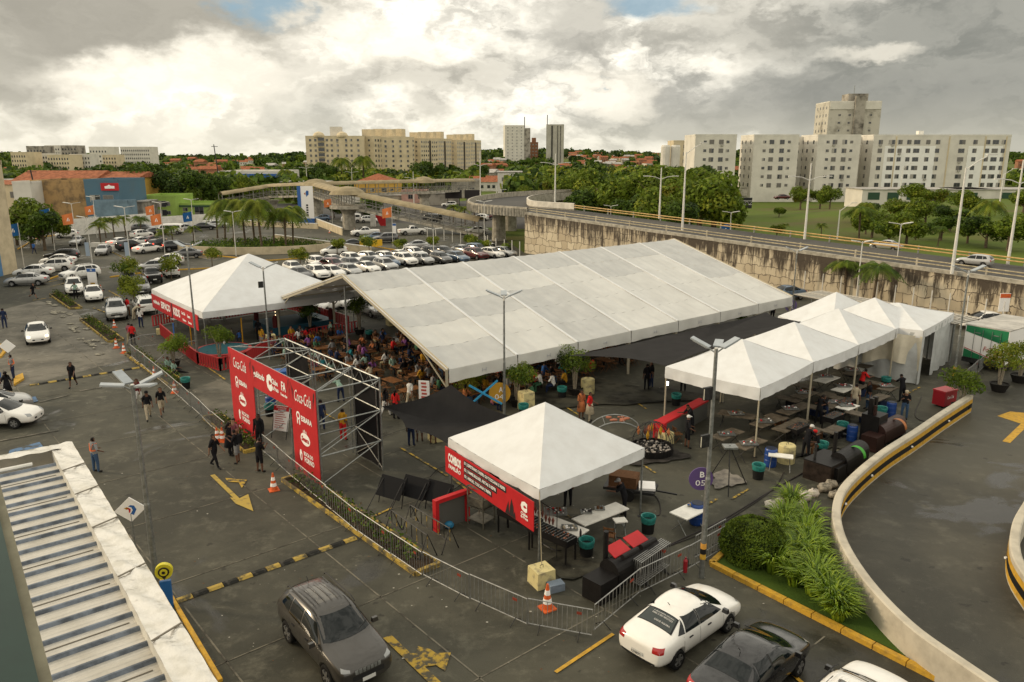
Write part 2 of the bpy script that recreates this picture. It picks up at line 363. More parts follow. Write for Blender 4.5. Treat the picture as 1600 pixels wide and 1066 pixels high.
def markings():
 zc = [.034]
 def poly(name, pts, m):
  zc[0] += .0006; sheet(name, [at(*p) for p in pts], zc[0], m)
 def strip(name, a, b, w, m):
  a, b = at(*a), at(*b); d = (b - a).normalized(); n = Q_((-d.y, d.x, 0)) * w / 2; zc[0] += .0006
  sheet(name, [a - n, b - n, b + n, a + n], zc[0], m)
 q = lambda l: [(300 + x / 4.263, 530 + y / 4.263) for x, y in l]
 ya = mt('arrow_yellow', (.40, .29, .07), .7, col2=(.22, .17, .07), vs=4, fac=(.5, .65))
 strip('arrow_marking', (332, 743), (374, 784), .20, ya)
 poly('arrow_marking', [(359, 778), (372, 781), (388, 773), (396, 800), (368, 788)], ya)
 poly('arrow_marking', [(352, 748), (386, 751), (378, 764), (373, 755), (356, 754)], yel_worn)
 q2 = lambda l: [(400 + x / 3.2, 880 + y / 3.2) for x, y in l]
 strip('arrow_marking', (605, 996), (690, 1078), .28, yel_worn)
 poly('arrow_marking', q2([(740, 455), (800, 455), (810, 420), (870, 435), (900, 455), (975, 452), (945, 545), (900, 515), (830, 525), (790, 500)]), yel_worn)
 poly('arrow_marking', [(1558, 651), (1578, 644), (1640, 650), (1612, 668), (1598, 664)], yel)
 strip('arrow_marking', (1604, 661), (1572, 692), .35, yel)
 strip('bay_line', (868, 1052), (958, 992), .12, yel); strip('bay_line', (1255, 1070), (1195, 1018), .12, yel)
 for a, b in (((600, 1010), (560, 965)), ((625, 700), (700, 745)), ((706, 748), (760, 790)), ((575, 812), (612, 795)), ((1143, 781), (1170, 765)), ((870, 800), (905, 815)),
    ((1005, 728), (1024, 740)), ((1150, 640), (1180, 655)), ((308, 563), (352, 594)), ((495, 640), (540, 665)), ((980, 620), (1010, 640)), ((1105, 790), (1120, 781)),
    ((1420, 615), (1437, 606)), ((860, 622), (905, 650))):
  strip('bay_line', a, b, .11, yel_worn)
 for a, b in (((0, 690), (92, 673)), ((48, 652), (75, 648)), ((50, 660), (76, 656)), ((60, 630), (108, 618)), ((125, 612), (170, 604))):
  strip('bay_line', a, b, .12, white_worn)
 poly('disabled_bay_patch', [(15, 705), (62, 692), (68, 700), (12, 716)], blue_worn)
 poly('disabled_bay_patch', [(18, 632), (55, 620), (60, 628), (26, 636)], blue_worn)
 for a, b in (((76, 385), (98, 383)), ((70, 392), (94, 389)), ((66, 400), (88, 397)), ((80, 376), (104, 374))): strip('crossing_stripe', a, b, .9, white_worn)
 for a, b in (((155, 385), (238, 425)), ((52, 470), (105, 462)), ((170, 455), (190, 466)), ((146, 482), (168, 490)), ((255, 460), (275, 470)), ((60, 445), (110, 434)), ((78, 449), (106, 442)), ((150, 470), (185, 462))):
  strip('lane_line', a, b, .14, yel_worn)
 rr = RN_(3)
 for k in range(34):
  f = rr.random(); px = 78 + f * 85 + rr.uniform(-14, 14); py = 470 + f * 85 + rr.uniform(-6, 6); w = rr.uniform(3, 11)
  n_ = 9; poly('paint_flake', [(px + cos(6.283 * i / n_) * w * .7 * rr.uniform(.5, 1.2), py + sin(6.283 * i / n_) * 1.8 * rr.uniform(.4, 1.3)) for i in range(n_)][::-1], mt('flake', (.36, .33, .26), .8, col2=(.15, .14, .11), vs=2.5, fac=(.42, .52)))
 cm = mt('crack', (.014, .013, .012), .9)
 for pts in ([(612, 770), (640, 757), (672, 748), (684, 735), (720, 725), (752, 716)], [(584, 690), (622, 676), (650, 668), (700, 640)], [(690, 782), (720, 760), (745, 745)], [(940, 705), (975, 690), (1040, 668), (1062, 655)]):
  for a, b in zip(pts, pts[1:]): strip('crack', a, b, .05, cm)
markings()
for c, w, h, m in (((1290, 672), 120, 42, mt('soot_shade_floor', (.014, .013, .010), .7, col2=(.062, .059, .044), vs=.7, fac=(.38, .56))), ((925, 872), 70, 34, mt('soot_shade_floor')), ((930, 618), 150, 20, mt('soot_shade_floor')), ((1135, 752), 25, 13, mt('ash', (.22, .20, .17), .95, col2=(.12, .11, .10), vs=2, fac=(.4, .6))), ((1020, 712), 48, 16, mt('soot', (.02, .018, .016), .8, col2=(.05, .045, .04), vs=2))):  # big floor sheets mix soot with painted shade under the tents
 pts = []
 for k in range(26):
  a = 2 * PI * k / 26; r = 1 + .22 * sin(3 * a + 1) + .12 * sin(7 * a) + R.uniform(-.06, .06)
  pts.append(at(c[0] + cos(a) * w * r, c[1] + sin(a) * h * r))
 ZA = globals().get('ZA', .075) + .003; sheet('ash_patch' if w < 40 else 'soot_and_shade', pts, ZA, m)

# ---------- retaining wall, ramp road, viaduct ----------
def wall_mat():
 m = bpy.data.materials.new('retaining_stone'); m.use_nodes = True; nt = m.node_tree; N = nt.nodes; L = nt.links; b = N['Principled BSDF']; b.inputs['Roughness'].default_value = .85
 tc = N.new('ShaderNodeTexCoord'); sp = N.new('ShaderNodeSeparateXYZ'); L.new(tc.outputs['Object'], sp.inputs[0])
 cb = N.new('ShaderNodeCombineXYZ'); L.new(sp.outputs[0], cb.inputs[0]); L.new(sp.outputs[2], cb.inputs[1])
 nz = N.new('ShaderNodeTexNoise'); nz.inputs['Scale'].default_value = .9; nz.inputs['Detail'].default_value = 5; L.new(cb.outputs[0], nz.inputs['Vector'])
 sc = N.new('ShaderNodeVectorMath'); sc.operation = 'SCALE'; sc.inputs['Scale'].default_value = 1.1; L.new(nz.outputs['Color'], sc.inputs[0])
 ad = N.new('ShaderNodeVectorMath'); L.new(cb.outputs[0], ad.inputs[0]); L.new(sc.outputs[0], ad.inputs[1])
 br = N.new('ShaderNodeTexBrick'); L.new(ad.outputs[0], br.inputs['Vector']); br.offset = .5
 br.inputs['Scale'].default_value = 1; br.inputs['Brick Width'].default_value = 1.3; br.inputs['Row Height'].default_value = 1.0; br.inputs['Mortar Size'].default_value = .035; br.inputs['Mortar Smooth'].default_value = .3
 br.inputs['Color1'].default_value = (.58, .50, .36, 1); br.inputs['Color2'].default_value = (.42, .345, .235, 1); br.inputs['Mortar'].default_value = (.13, .105, .075, 1)
 ms = N.new('ShaderNodeMapping'); ms.inputs['Scale'].default_value = (1.7, .22, 1); L.new(cb.outputs[0], ms.inputs[0])
 st = N.new('ShaderNodeTexNoise'); st.inputs['Scale'].default_value = 1; st.inputs['Detail'].default_value = 6; st.inputs['Roughness'].default_value = .7; L.new(ms.outputs[0], st.inputs['Vector'])
 bg = N.new('ShaderNodeTexNoise'); bg.inputs['Scale'].default_value = .11; bg.inputs['Detail'].default_value = 3; L.new(cb.outputs[0], bg.inputs['Vector'])
 dz = N.new('ShaderNodeMath'); dz.operation = 'MULTIPLY_ADD'; L.new(sp.outputs[0], dz.inputs[0]); dz.inputs[1].default_value = 2.2 / 66; dz.inputs[2].default_value = -5.8
 dd = N.new('ShaderNodeMath'); dd.operation = 'ADD'; L.new(dz.outputs[0], dd.inputs[0]); L.new(sp.outputs[2], dd.inputs[1])
 mr = N.new('ShaderNodeMapRange'); mr.inputs[1].default_value = -4.6; mr.inputs[2].default_value = -.1; mr.inputs[3].default_value = .02; mr.inputs[4].default_value = .30; L.new(dd.outputs[0], mr.inputs[0])
 a1 = N.new('ShaderNodeMath'); L.new(st.outputs[0], a1.inputs[0]); L.new(mr.outputs[0], a1.inputs[1])
 a2 = N.new('ShaderNodeMath'); a2.operation = 'MULTIPLY_ADD'; L.new(bg.outputs[0], a2.inputs[0]); a2.inputs[1].default_value = .45; L.new(a1.outputs[0], a2.inputs[2])
 r2 = N.new('ShaderNodeMapRange'); r2.interpolation_type = 'SMOOTHSTEP'; r2.inputs[1].default_value = .84; r2.inputs[2].default_value = 1.02; L.new(a2.outputs[0], r2.inputs[0])
 mx = N.new('ShaderNodeMix'); mx.data_type = 'RGBA'; L.new(r2.outputs[0], mx.inputs['Factor']); L.new(br.outputs[0], mx.inputs[6]); mx.inputs[7].default_value = (.06, .045, .03, 1)
 L.new(mx.outputs[2], b.inputs['Base Color'])
 bp = N.new('ShaderNodeBump'); bp.inputs['Strength'].default_value = .8; bp.inputs['Distance'].default_value = .08; bp.invert = True; L.new(br.outputs['Fac'], bp.inputs['Height']); L.new(bp.outputs[0], b.inputs['Normal'])
 return m
def rampworks():
 aw = math.atan2(WD.y, WD.x); T = 100
 zf = lambda t: 5.8 - 2.2 * t / 66
 wallm = wall_mat()
 mb = MB(); mb.grid(lambda u, v: (u * T, 0, v * zf(u * T)), 60, 6); mb.grid(lambda u, v: (u * T, v * .5, zf(u * T)), 60, 1)
 mb.face([(0, 0, 0), (0, 0, zf(0)), (0, 11, zf(0)), (0, 11, 0)]); mb.face([(0, 11, 0), (0, 11, zf(0)), (T, 11, zf(T)), (T, 11, 0)])
 rw = mb.build('retaining_wall', wallm, None, W0, aw)
 tag(rw, 'long stone block retaining wall with dark water stains below the ramp road', 'wall')
 cp = MB()
 for i in range(60):
  a, b = i * T / 60, (i + 1) * T / 60
  cp.seg((a, .2, zf(a) + .10), (b, .2, zf(b) + .10), .5, .35)
 cp.build('coping', concw, rw)
 rd = MB(); rd.grid(lambda u, v: (u * T, .45 + v * 10.3, zf(u * T) + .05), 40, 2); struct(rd.build('ramp_road', road_m, None, W0, aw))
 ln = MB()
 for y in (5.6,): ln.grid(lambda u, v: (u * T, y + v * .12, zf(u * T) + .058), 40, 1)
 struct(ln.build('ramp_lane_line', white_worn, None, W0, aw))
 gr = thing('guard_rail', 'grey twin tube guard rail along the near edge of the ramp road', 'guard rail', W0, aw)
 r_ = MB(); gm = mt('rail_beige', (.42, .36, .24), .6, var=.3, vs=3)
 for h in (.55, .85): r_.tube([(t, .55, zf(t) + h) for t in range(0, T + 1, 10)], .055, 6)
 r_.build('rail', gm, gr)
 for t in range(2, T, 6): MB().box((t, .6, zf(t) + .5), (.16, .16, .95)).build('rail_post', concw, gr)
 gy = thing('guard_rail', 'yellow double guard rail along the far edge of the ramp road', 'guard rail', W0, aw)
 r_ = MB()
 for h in (.5, .82): r_.tube([(t, 10.3, zf(t) + h) for t in range(0, T + 1, 10)], .075, 6)
 r_.build('rail', mt('rail_yellow', (.50, .33, .12), .5, var=.2, vs=2), gy)
 for t in range(2, T, 5): MB().box((t, 10.45, zf(t) + .45), (.14, .14, .9)).build('rail_post', steel, gy)
 ctl = [W0 + WN * 5.5, Q_((-1.5, 128, 0)), Q_((-1.5, 145, 0)), Q_((5, 160, 0)), Q_((17, 170, 0)), Q_((34, 177, 0)), Q_((55, 180, 0))]
 ctl = [ctl[0] + WD * 8] + ctl + [ctl[-1] * 2 - ctl[-2]]
 pts = []
 for i in range(1, len(ctl) - 2):
  for k in range(7):
   t = k / 7; a, b, c, d = ctl[i - 1:i + 3]
   pts.append(.5 * ((2 * b) + (c - a) * t + (2 * a - 5 * b + 4 * c - d) * t * t + (-a + 3 * b - 3 * c + d) * t ** 3))
 z0 = 5.8
 def off(i, s):
  d = (pts[min(i + 1, len(pts) - 1)] - pts[max(0, i - 1)]).normalized(); n = Q_((d.y, -d.x, 0)); return pts[i] + n * s
 vd = thing('viaduct', 'curved concrete viaduct bending round behind the retaining wall', 'viaduct', (0, 0, 0))
 dk = MB(); n = len(pts) - 1; h = 5.2
 def band(mb, s0, za, s1, zb):
  mb.grid(lambda u, v: tuple((off(round(u * n), s0 + (s1 - s0) * v)) + Q_((0, 0, z0 + za + (zb - za) * v))), n, 1)
 for a in ((-h - .1, -.5, -h - .1, .95), (-h - .1, .95, -h + .2, .95), (-h + .2, .95, -h + .2, 0), (-h + .1, -.5, -3, -.8), (-3, -.8, 3, -.8), (3, -.8, h, -.5), (h + .1, -.5, h + .1, .95), (h + .1, .95, h - .2, .95), (h - .2, .95, h - .2, 0)): band(dk, *a)
 dk.build('deck', concw, vd)
 rb = MB()
 for i in range(0, n):
  for f in (0, .33, .66):
   p = off(i, -h - .16).lerp(off(i + 1, -h - .16), f); rb.box((p.x, p.y, z0 + .1), (.22, .22, 1.2))
 rb.build('ribbed_fascia', concw, vd)
 s_ = MB(); band(s_, -h + .2, .02, h - .2, .02); s_.build('road_surface', road_m, vd)
 pr = MB(); band(pr, h - .28, .2, h - .28, 1.1); band(pr, h - .28, 1.1, h + .0, 1.12)
 pr.build('parapet', mt('pale_parapet', (.6, .56, .48), .6, var=.15, vs=1), vd)
 for i in (9, 16, 24, 32):
  p = pts[min(i, n)]; MB().lathe([(1.2, 0), (1.1, z0 - 1.2), (1.9, z0 - .75)], (p.x, p.y, 0), 16).build('column', concw, vd)
rampworks()

# ---------- curved exit ramp at the right, planted verge ----------
def crom(c, k=6, closed=False):
 c = [Q_(p) for p in c]; c = [c[0] * 2 - c[1]] + c + [c[-1] * 2 - c[-2]]; o = []
 for i in range(1, len(c) - 2):
  for j in range(k):
   t = j / k; a, b, d, e = c[i - 1:i + 3]; o.append(.5 * ((2 * b) + (d - a) * t + (2 * a - 5 * b + 4 * d - e) * t * t + (-a + 3 * b - 3 * d + e) * t ** 3))
 o.append(c[-2]); return o
RW = crom([at(*p, 1.05) for p in ((1516, 617), (1470, 646), (1430, 673), (1383, 703), (1343, 735), (1316, 765), (1307, 800), (1318, 845), (1356, 905), (1420, 972), (1500, 1030), (1600, 1096), (1700, 1160))], 5)
def curved_wall(path, side, name, label, both=True):
 n = len(path) - 1; root = thing(name, label, 'wall', (0, 0, 0))
 def pt(i, s, z):
  d = (path[min(i + 1, n)] - path[max(0, i - 1)]); d.z = 0; d.normalize(); q = path[i] + Q_((d.y, -d.x, 0)) * s; return Q_((q.x, q.y, z))
 wm = mt('parapet_cream', (.50, .455, .365), .75, col2=(.36, .325, .26), vs=1.3, fac=(.45, .7))
 mb = MB(); w = .16
 for a in ((-w, 0, -w, 1.02), (-w, 1.02, -w + .05, 1.05), (-w + .05, 1.05, w - .05, 1.05), (w - .05, 1.05, w, 1.02), (w, 1.02, w, 0)):
  mb.grid(lambda u, v: pt(round(u * n), a[0] + (a[2] - a[0]) * v, a[1] + (a[3] - a[1]) * v), n, 1)
 mb.face([pt(0, -w, 0), pt(0, w, 0), pt(0, w, 1.04), pt(0, -w, 1.04)])
 mb.build('wall_body', wm, root)
 for z0, z1, m, nm in ((.10, .32, yel, 'yellow_band'), (.32, .60, blackp, 'black_band'), (.60, .84, yel, 'yellow_band')):
  b = MB(); b.grid(lambda u, v: pt(round(u * n), (w + .006) * side, z0 + (z1 - z0) * v), n, 1); b.build(nm, m, root)
 for i in range(4, n, 7):
  p = pt(i, (w + .03) * side, .46); MB().box(p, (.09, .09, .06)).build('reflector', whv, root)
 return root
curved_wall(RW, -1, 'ramp_wall', 'curved cream parapet wall with yellow and black bands beside the exit ramp')
RW2 = crom([at(*p, 1.05) for p in ((1680, 700), (1640, 740), (1604, 790), (1588, 825), (1590, 870), (1630, 930))], 5)
curved_wall(RW2, 1, 'ramp_wall', 'short banded parapet wall cut by the right edge of the photo')
rp = [Q_((p.x, p.y, 0)) for p in RW]
sheet('exit_ramp_road', [(p.x, p.y) for p in rp] + [(60, 5), (75, 45), at(1640, 560), at(1560, 590), at(1500, 625)], .03, asph_dark)
tag(RWB := MB().seg(at(1478, 643, 1.06), at(1483, 654, 0.55), .05, .02).build('green_tape', teal), 'green tape tied over the ramp wall top', 'tape')
ca, cb_, cc = at(1113, 880), at(1470, 1066), at(1560, 1112)
vg = MB(); gpts = [at(1120, 868)] + [at(1118, 882), cb_ + Q_((.15, .2, 0)), cc + Q_((.2, .3, 0))] + [Q_((p.x, p.y, 0)) - Q_((.1, -.1, 0)) for p in RW[::-1][2:30]] + [at(1225, 808), at(1180, 828)]
sheet('verge_grass', gpts, .10, grassm)
kb = MB()
for a, b in ((at(1112, 884), at(1475, 1069)), (at(1475, 1069), at(1600, 1135)), (at(1112, 884), at(1132, 866))):
 n = max(1, int((b - a).length / 1.0))
 for i in range(n): kb.seg(a.lerp(b, i / n) + Q_((0, 0, .08)), a.lerp(b, (i + .97) / n) + Q_((0, 0, .08)), .22, .18)
struct(kb.build('verge_kerb', yel))
def tuft(c, r, h, n, seed):
 rr = RN_(seed); mb = MB()
 for k in range(n):
  a = rr.uniform(0, 6.283); sp = r * math.sqrt(rr.random()) * .45; b0 = Q_((c[0] + cos(a) * sp * .5, c[1] + sin(a) * sp * .5, c[2]))
  l = h * rr.uniform(.8, 1.35); out = r * rr.uniform(.4, 1.0); w = rr.uniform(.022, .042); a += rr.uniform(-.5, .5)
  d = Q_((cos(a), sin(a), 0)); s = Q_((-d.y, d.x, 0)); prev = None; mi = rr.choice((0, 0, 1, 2))
  for i in range(5):
   t = i / 4; p = b0 + d * out * t ** 1.6 + Q_((0, 0, l * (t - .42 * t ** 3))); ww = w * (1 - t ** 2 * .9)
   if prev: mb.face([prev[0], prev[1], p + s * ww, p - s * ww], mi)
   prev = (p - s * ww, p + s * ww)
 return mb
spk = [mt('blade_a', (.17, .26, .018), .45, var=.35, vs=2, trans=.35), mt('blade_b', (.27, .36, .025), .45, var=.3, vs=2, trans=.35), mt('blade_c', (.08, .14, .014), .5, var=.4, vs=2, trans=.3)]
tp = [tuft((0, 0, 0), .85, 1.15, 150, i) for i in range(4)]; tpm = [t.data('tuft', spk) for t in tp]
spots = [(1230, 800), (1252, 812), (1275, 822), (1300, 838), (1222, 828), (1248, 842), (1278, 856), (1308, 872), (1330, 868), (1350, 896), (1215, 858), (1240, 872), (1268, 886), (1298, 898), (1328, 912), (1358, 928), (1240, 900), (1268, 914), (1298, 928), (1328, 944), (1208, 880), (1318, 852), (1262, 798), (1236, 780), (1288, 846), (1342, 950), (1224, 812), (1284, 906), (1312, 892), (1256, 858)]
for i, p in enumerate(spots):
 q = at(p[0] - (9 if p[0] > 1320 else 0), p[1] + 14, 0.1); n_ = min(RW, key=lambda w: (w.x - q.x) ** 2 + (w.y - q.y) ** 2); dv = Q_((q.x - n_.x, q.y - n_.y, 0))
 if dv.length < 1.25: q = Q_((n_.x, n_.y, .1)) + Q_((-.97, -.25, 0)) * 1.25
 o = link('strappy_plant', tpm[i % 4], None, q, R.uniform(0, 6)); o.scale = (R.uniform(.85, 1.15),) * 3
 tag(o, 'strappy bright green plant in the clump beside the ramp wall', 'plant', 'strappy plants in the verge')
rr = RN_(5); mb = MB()
bc = at(1176, 868, .1)
for k in range(7000):
 a = rr.uniform(0, 6.283); z = rr.random(); rad_ = math.sqrt(max(0, 1 - (z - .35) ** 2 / .5)) if z > .35 else .9 + z * .28
 l = 1 + .05 * sin(5 * a + z * 7) + rr.uniform(-.10, .02)
 p = bc + Q_((cos(a) * rad_ * 1.25 * l, sin(a) * rad_ * 1.25 * l, z * 1.35 + rr.uniform(-.04, .04)))
 if rad_ < .1: continue
 n = Q_((rr.gauss(0, 1), rr.gauss(0, 1), rr.gauss(0, 1))).normalized(); t = n.orthogonal().normalized() * .045; b2 = n.cross(t)
 mb.face([p - t, p - b2 * .7, p + t, p + b2 * .7], rr.choice((0, 0, 1)))
for k in range(1500):
 z = rr.random() ** .3; a = rr.uniform(0, 6.283); r0 = rr.random() ** .5
 p = bc + Q_((cos(a) * r0 * 1.0, sin(a) * r0 * 1.0, 1.02 + .28 * (1 - r0 * r0))); n = Q_((rr.gauss(0, .6), rr.gauss(0, .6), 1)).normalized(); t = n.orthogonal().normalized() * .05; b2 = n.cross(t)
 mb.face([p - t, p - b2 * .7, p + t, p + b2 * .7], rr.choice((0, 0, 1)))
mb.sphere(bc + Q_((0, 0, .55)), 1.1, 16, 2, (1, 1, .62))
tag(mb.build('clipped_bush', [leafm[0], leafm[1], leafm[3]]), 'round clipped dark green bush on the verge left of the strappy plants', 'bush')

# ---------- islands, humps, kerbs ----------
fl = [leafm[1], leafm[0], bark]
def island(a, b, w, label, seed, plants=True):
 a, b = at(*a), at(*b); d = (b - a).normalized(); n = Q_((-d.y, d.x, 0)) * w / 2; L_ = (b - a).length
 root = thing('planter_island', label, 'planter', (a.x, a.y, 0), math.atan2(d.y, d.x), 'planted islands between the lanes')
 k = MB()
 for s in (-1, 1): k.seg((0, s * w / 2, .08), (L_, s * w / 2, .08), .10, .17)
 k.seg((0, -w / 2, .08), (0, w / 2, .08), .16, .19); k.seg((L_, -w / 2, .08), (L_, w / 2, .08), .16, .19)
 k.build('kerb', mt('kerb_worn_yellow', (.42, .29, .06), .7, col2=(.12, .10, .06), vs=2.2, fac=(.44, .56)), root)
 s_ = MB(); s_.box((L_ / 2, 0, .06), (L_ - .1, w - .16, .1)); s_.build('soil', soil, root)
 rr = RN_(seed); p_ = MB()
 for _ in range(int(L_ * 95)):
  x = rr.uniform(.3, L_ - .3); dens = sin(x * 1.1 + seed) + sin(x * .37)
  if dens < -.7: continue
  p = Q_((x, rr.gauss(0, w * .2), .1 + rr.random() ** 1.5 * .6)); t = Q_((rr.gauss(0, 1), rr.gauss(0, 1), rr.gauss(0, 1))).normalized() * .07; b2 = t.orthogonal().normalized() * .05
  p_.face([p - t, p - b2, p + t, p + b2], rr.choice((0, 0, 1, 2)))
 tag_ = p_.build('ground_cover', fl, root); tag_['kind'] = 'stuff'
 return root
island((86, 461), (119, 483), 1.0, 'narrow yellow kerbed island with low shrubs left of the parked white cars', 1)
island((136, 500), (182, 534), 1.1, 'yellow kerbed island with reddish shrubs beside the silver car', 2)
island((207, 553), (282, 605), 1.0, 'planted island behind the fence near the traffic cones', 3)
island((332, 652), (398, 705), 1.0, 'planted island under the left banner of the entrance gate', 4)
island((458, 748), (668, 892), 1.05, 'long yellow kerbed island running along the fence below the gate', 5)
def hump(a, b, label):
 a, b = at(*a), at(*b); d = (b - a).normalized(); L_ = (b - a).length
 root = thing('speed_hump', label, 'speed hump', (a.x, a.y, 0), math.atan2(d.y, d.x)); n = int(L_ / .5)
 for i in range(n):
  m = MB(); x0, x1 = i * L_ / n, (i + .96) * L_ / n
  m.raw([(x0, -.17, .02), (x1, -.17, .02), (x1, -.07, .08), (x0, -.07, .08), (x0, .07, .08), (x1, .07, .08), (x1, .17, .02), (x0, .17, .02)], [(0, 1, 2, 3), (3, 2, 5, 4), (4, 5, 6, 7), (0, 3, 4, 7), (1, 6, 5, 2)])
  m.build('hump_block', mt('hump_yellow', (.40, .28, .07), .7, col2=(.10, .085, .05), vs=4, fac=(.48, .62)) if i % 2 == 0 else mt('hump_black', (.02, .02, .018), .7, col2=(.07, .065, .055), vs=5, fac=(.5, .7)), root)
hump((276, 940), (556, 841), 'black and yellow striped speed hump across the lane by the metal roof')
hump((47, 603), (218, 575), 'worn striped speed hump at the far end of the lane near the walking man')
def kerbline(pts, m, name='road_kerb', w=.2, h=.15):
 k = MB(); q = [at(*p) for p in pts]
 for a, b in zip(q, q[1:]): k.seg(a + Q_((0, 0, h / 2)), b + Q_((0, 0, h / 2)), w, h)
 struct(k.build(name, m))
kerbline([(250, 905), (345, 1066)], yel, w=.12, h=.10)
kerbline([(0, 540), (8, 550), (0, 560)], yel); kerbline([(100, 345), (160, 362), (245, 356), (345, 352)], yel)
kerbline([(145, 378), (178, 395), (235, 420), (240, 424)], white_worn); kerbline([(172, 434), (245, 424), (330, 420)], yel); kerbline([(310, 398), (420, 408), (500, 402)], yel)
kerbline([(28, 390), (60, 372), (100, 366)], yel); kerbline([(70, 440), (110, 425), (128, 420)], yel); kerbline([(585, 386), (640, 395)], yel)
cu_ = MB().prism([at(22, 604), at(38, 594), at(36, 586), at(22, 592)], 0, .15); struct(cu_.build('kerb_corner', yel))
# ---------- buildings ----------
whitew = mt('white_render', (.62, .59, .52), .8, var=.10, vs=.25); creamw = mt('cream_render', (.58, .49, .33), .8, var=.14, vs=.2)
greyst = mt('stained_render', (.36, .33, .28), .85, col2=(.10, .09, .075), vs=.25, fac=(.45, .65))
terra = mt('terracotta_tile', (.30, .11, .055), .85, var=.35, vs=1.2); orangew = mt('orange_render', (.40, .26, .12), .85, col2=(.17, .12, .07), vs=.5, fac=(.45, .65))
bluew = mt('blue_render', (.09, .165, .22), .8, col2=(.10, .16, .20), vs=.4, fac=(.45, .7)); greenw = mt('lime_render', (.27, .38, .09), .8, var=.12, vs=.4)
pinkw = mt('pink_render', (.45, .27, .22), .8, var=.2, vs=.5); tinr = mt('tin_roof', (.38, .36, .33), .6, .2, var=.3, vs=.6)
brickr = mt('raw_brick', (.30, .15, .09), .9, var=.3, vs=1)
winp = mt('window_pane', (.03, .034, .038), .12, spec=.8); winc = mt('curtained_pane', (.14, .13, .115), .3); winl = mt('pale_pane', (.34, .32, .28), .4); winf = mt('window_frame', (.30, .29, .27), .5)
WINCACHE = {}
def winmesh(w, h):
 k = (round(w, 2), round(h, 2))
 if k not in WINCACHE:
  f = MB(); f.box((0, -.03, 0), (w + .12, .06, h + .12)); fm = f.data('window', winf)
  pm = []
  for a_, b_ in ((0, 0), (1, 1), (0, 1), (1, 0), (2, 0), (0, 0)):
   p = MB(); p.box((-w / 4 - .01, -.07, 0), (w / 2 - .04, .03, h), 0, a_); p.box((w / 4 + .01, -.07, 0), (w / 2 - .04, .03, h), 0, b_); pm.append(p.data('pane', [winp, winc, winl]))
  WINCACHE[k] = (fm, pm)
 return WINCACHE[k]
def window(parent, x, y, z, w, h, rz=0., pane=True):
 fm, pm = winmesh(w, h); o = link('window', fm, parent, (x, y, z), rz)
 if pane: link('pane', R.choice(pm), o)
 if R.random() < .09 and w > 1: MB().box((R.uniform(-.3, .3), -.28, -h / 2 - .35), (.75, .45, .5)).build('air_conditioner', winl, o)
 return o
def block(name, label, c, w, d, h, m, rz=0., floors=0, cols=(), ww=1.3, wh=1.2, side=0, roof=None, group=None, cat='building', z0=0., sidecols=(), pane=True, trim=None, sash=None):
 """Front face along local -Y through the point c; cols = (x, width) pairs."""
 root = thing(name, label, cat, (c[0], c[1], z0), rz, group)
 b = MB(); b.box((0, d / 2, (h - 3) / 2), (w, d, h + 3)); b.build('wall', m, root)
 if floors:
  fh = (h - 1.2) / floors; cnt = 0
  for f in range(floors):
   for x, q in cols: window(root, x, 0, .9 + fh * (f + .45), q, wh if q > 1 else .7, 0, pane); cnt += 1
  for f in range(floors):
   for y in sidecols: window(root, -w / 2, y, .9 + fh * (f + .45), 1.0, 1.0, -PI / 2, pane)
   for y in (sidecols if side == 2 else ()): window(root, w / 2, y, .9 + fh * (f + .45), 1.0, 1.0, PI / 2, pane)
 r = MB()
 if roof == 'gable':
  o_ = .5; rh = min(w, d) * .16
  r.raw([(-w / 2 - o_, -o_, h), (w / 2 + o_, -o_, h), (w / 2 + o_, d + o_, h), (-w / 2 - o_, d + o_, h), (-w / 2 - o_, d / 2, h + rh), (w / 2 + o_, d / 2, h + rh)], [(0, 1, 5, 4), (2, 3, 4, 5), (0, 4, 3), (1, 2, 5), (3, 2, 1, 0)])
  r.build('roof', terra, root)
 elif roof == 'hip':
  o_ = .5; rh = min(w, d) * .2; k = max(0, w / 2 - d / 2)
  r.raw([(-w / 2 - o_, -o_, h), (w / 2 + o_, -o_, h), (w / 2 + o_, d + o_, h), (-w / 2 - o_, d + o_, h), (-k, d / 2, h + rh), (k + .01, d / 2, h + rh)], [(0, 1, 5, 4), (1, 2, 5), (2, 3, 4, 5), (3, 0, 4), (3, 2, 1, 0)])
  r.build('roof', terra, root)
 elif roof == 'tin':
  r.box((0, d / 2, h + .12), (w + .6, d + .6, .22)); r.build('roof', tinr, root)
 else:
  for s in (0, 1): r.box((0, .12 if not s else d - .12, h + .25), (w + .06, .3, .5)); r.box(((-1, 1)[s] * (w / 2 - .12), d / 2, h + .25), (.3, d - .3, .496))
  r.build('parapet', trim or m, root)
 return root
def spread(w, n, q=1.2, mrg=.1): return [(-w / 2 + w * (mrg + (1 - 2 * mrg) * i / (n - 1)), q) for i in range(n)]
G = 'white six-storey apartment blocks beyond the green field'
def X(px, Y): return (px - 800) / 1200 * Y
Y0 = 240; Hb = 16.6
c4 = lambda w: [(-w * .26, .8), (-w * .10, 1.3), (w * .13, 1.3), (w * .29, .8)]
block('apartment_block', 'white apartment block standing apart to the left of its row, four window columns', (61.2, 238), 12.4, 15, Hb, whitew, 0, 6, c4(12.4), z0=3, group=G)
block('apartment_block', 'white apartment block with a bright narrow left side, second from the left', (80, 240), 13.6, 14, Hb, whitew, 0, 6, c4(13.6), z0=3, group=G, sidecols=(3, 8, 12))
block('apartment_block', 'recessed sunlit wing between the second and third white blocks', (89.5, 252), 11, 12, Hb - .4, whitew, 0, 6, spread(11, 4, .9, .15), z0=3, group=G)
block('apartment_block', 'white apartment block directly under the stained grey tower', (99, 240), 13, 14, Hb, whitew, 0, 6, c4(13), z0=3, group=G, sidecols=(3, 8, 12))
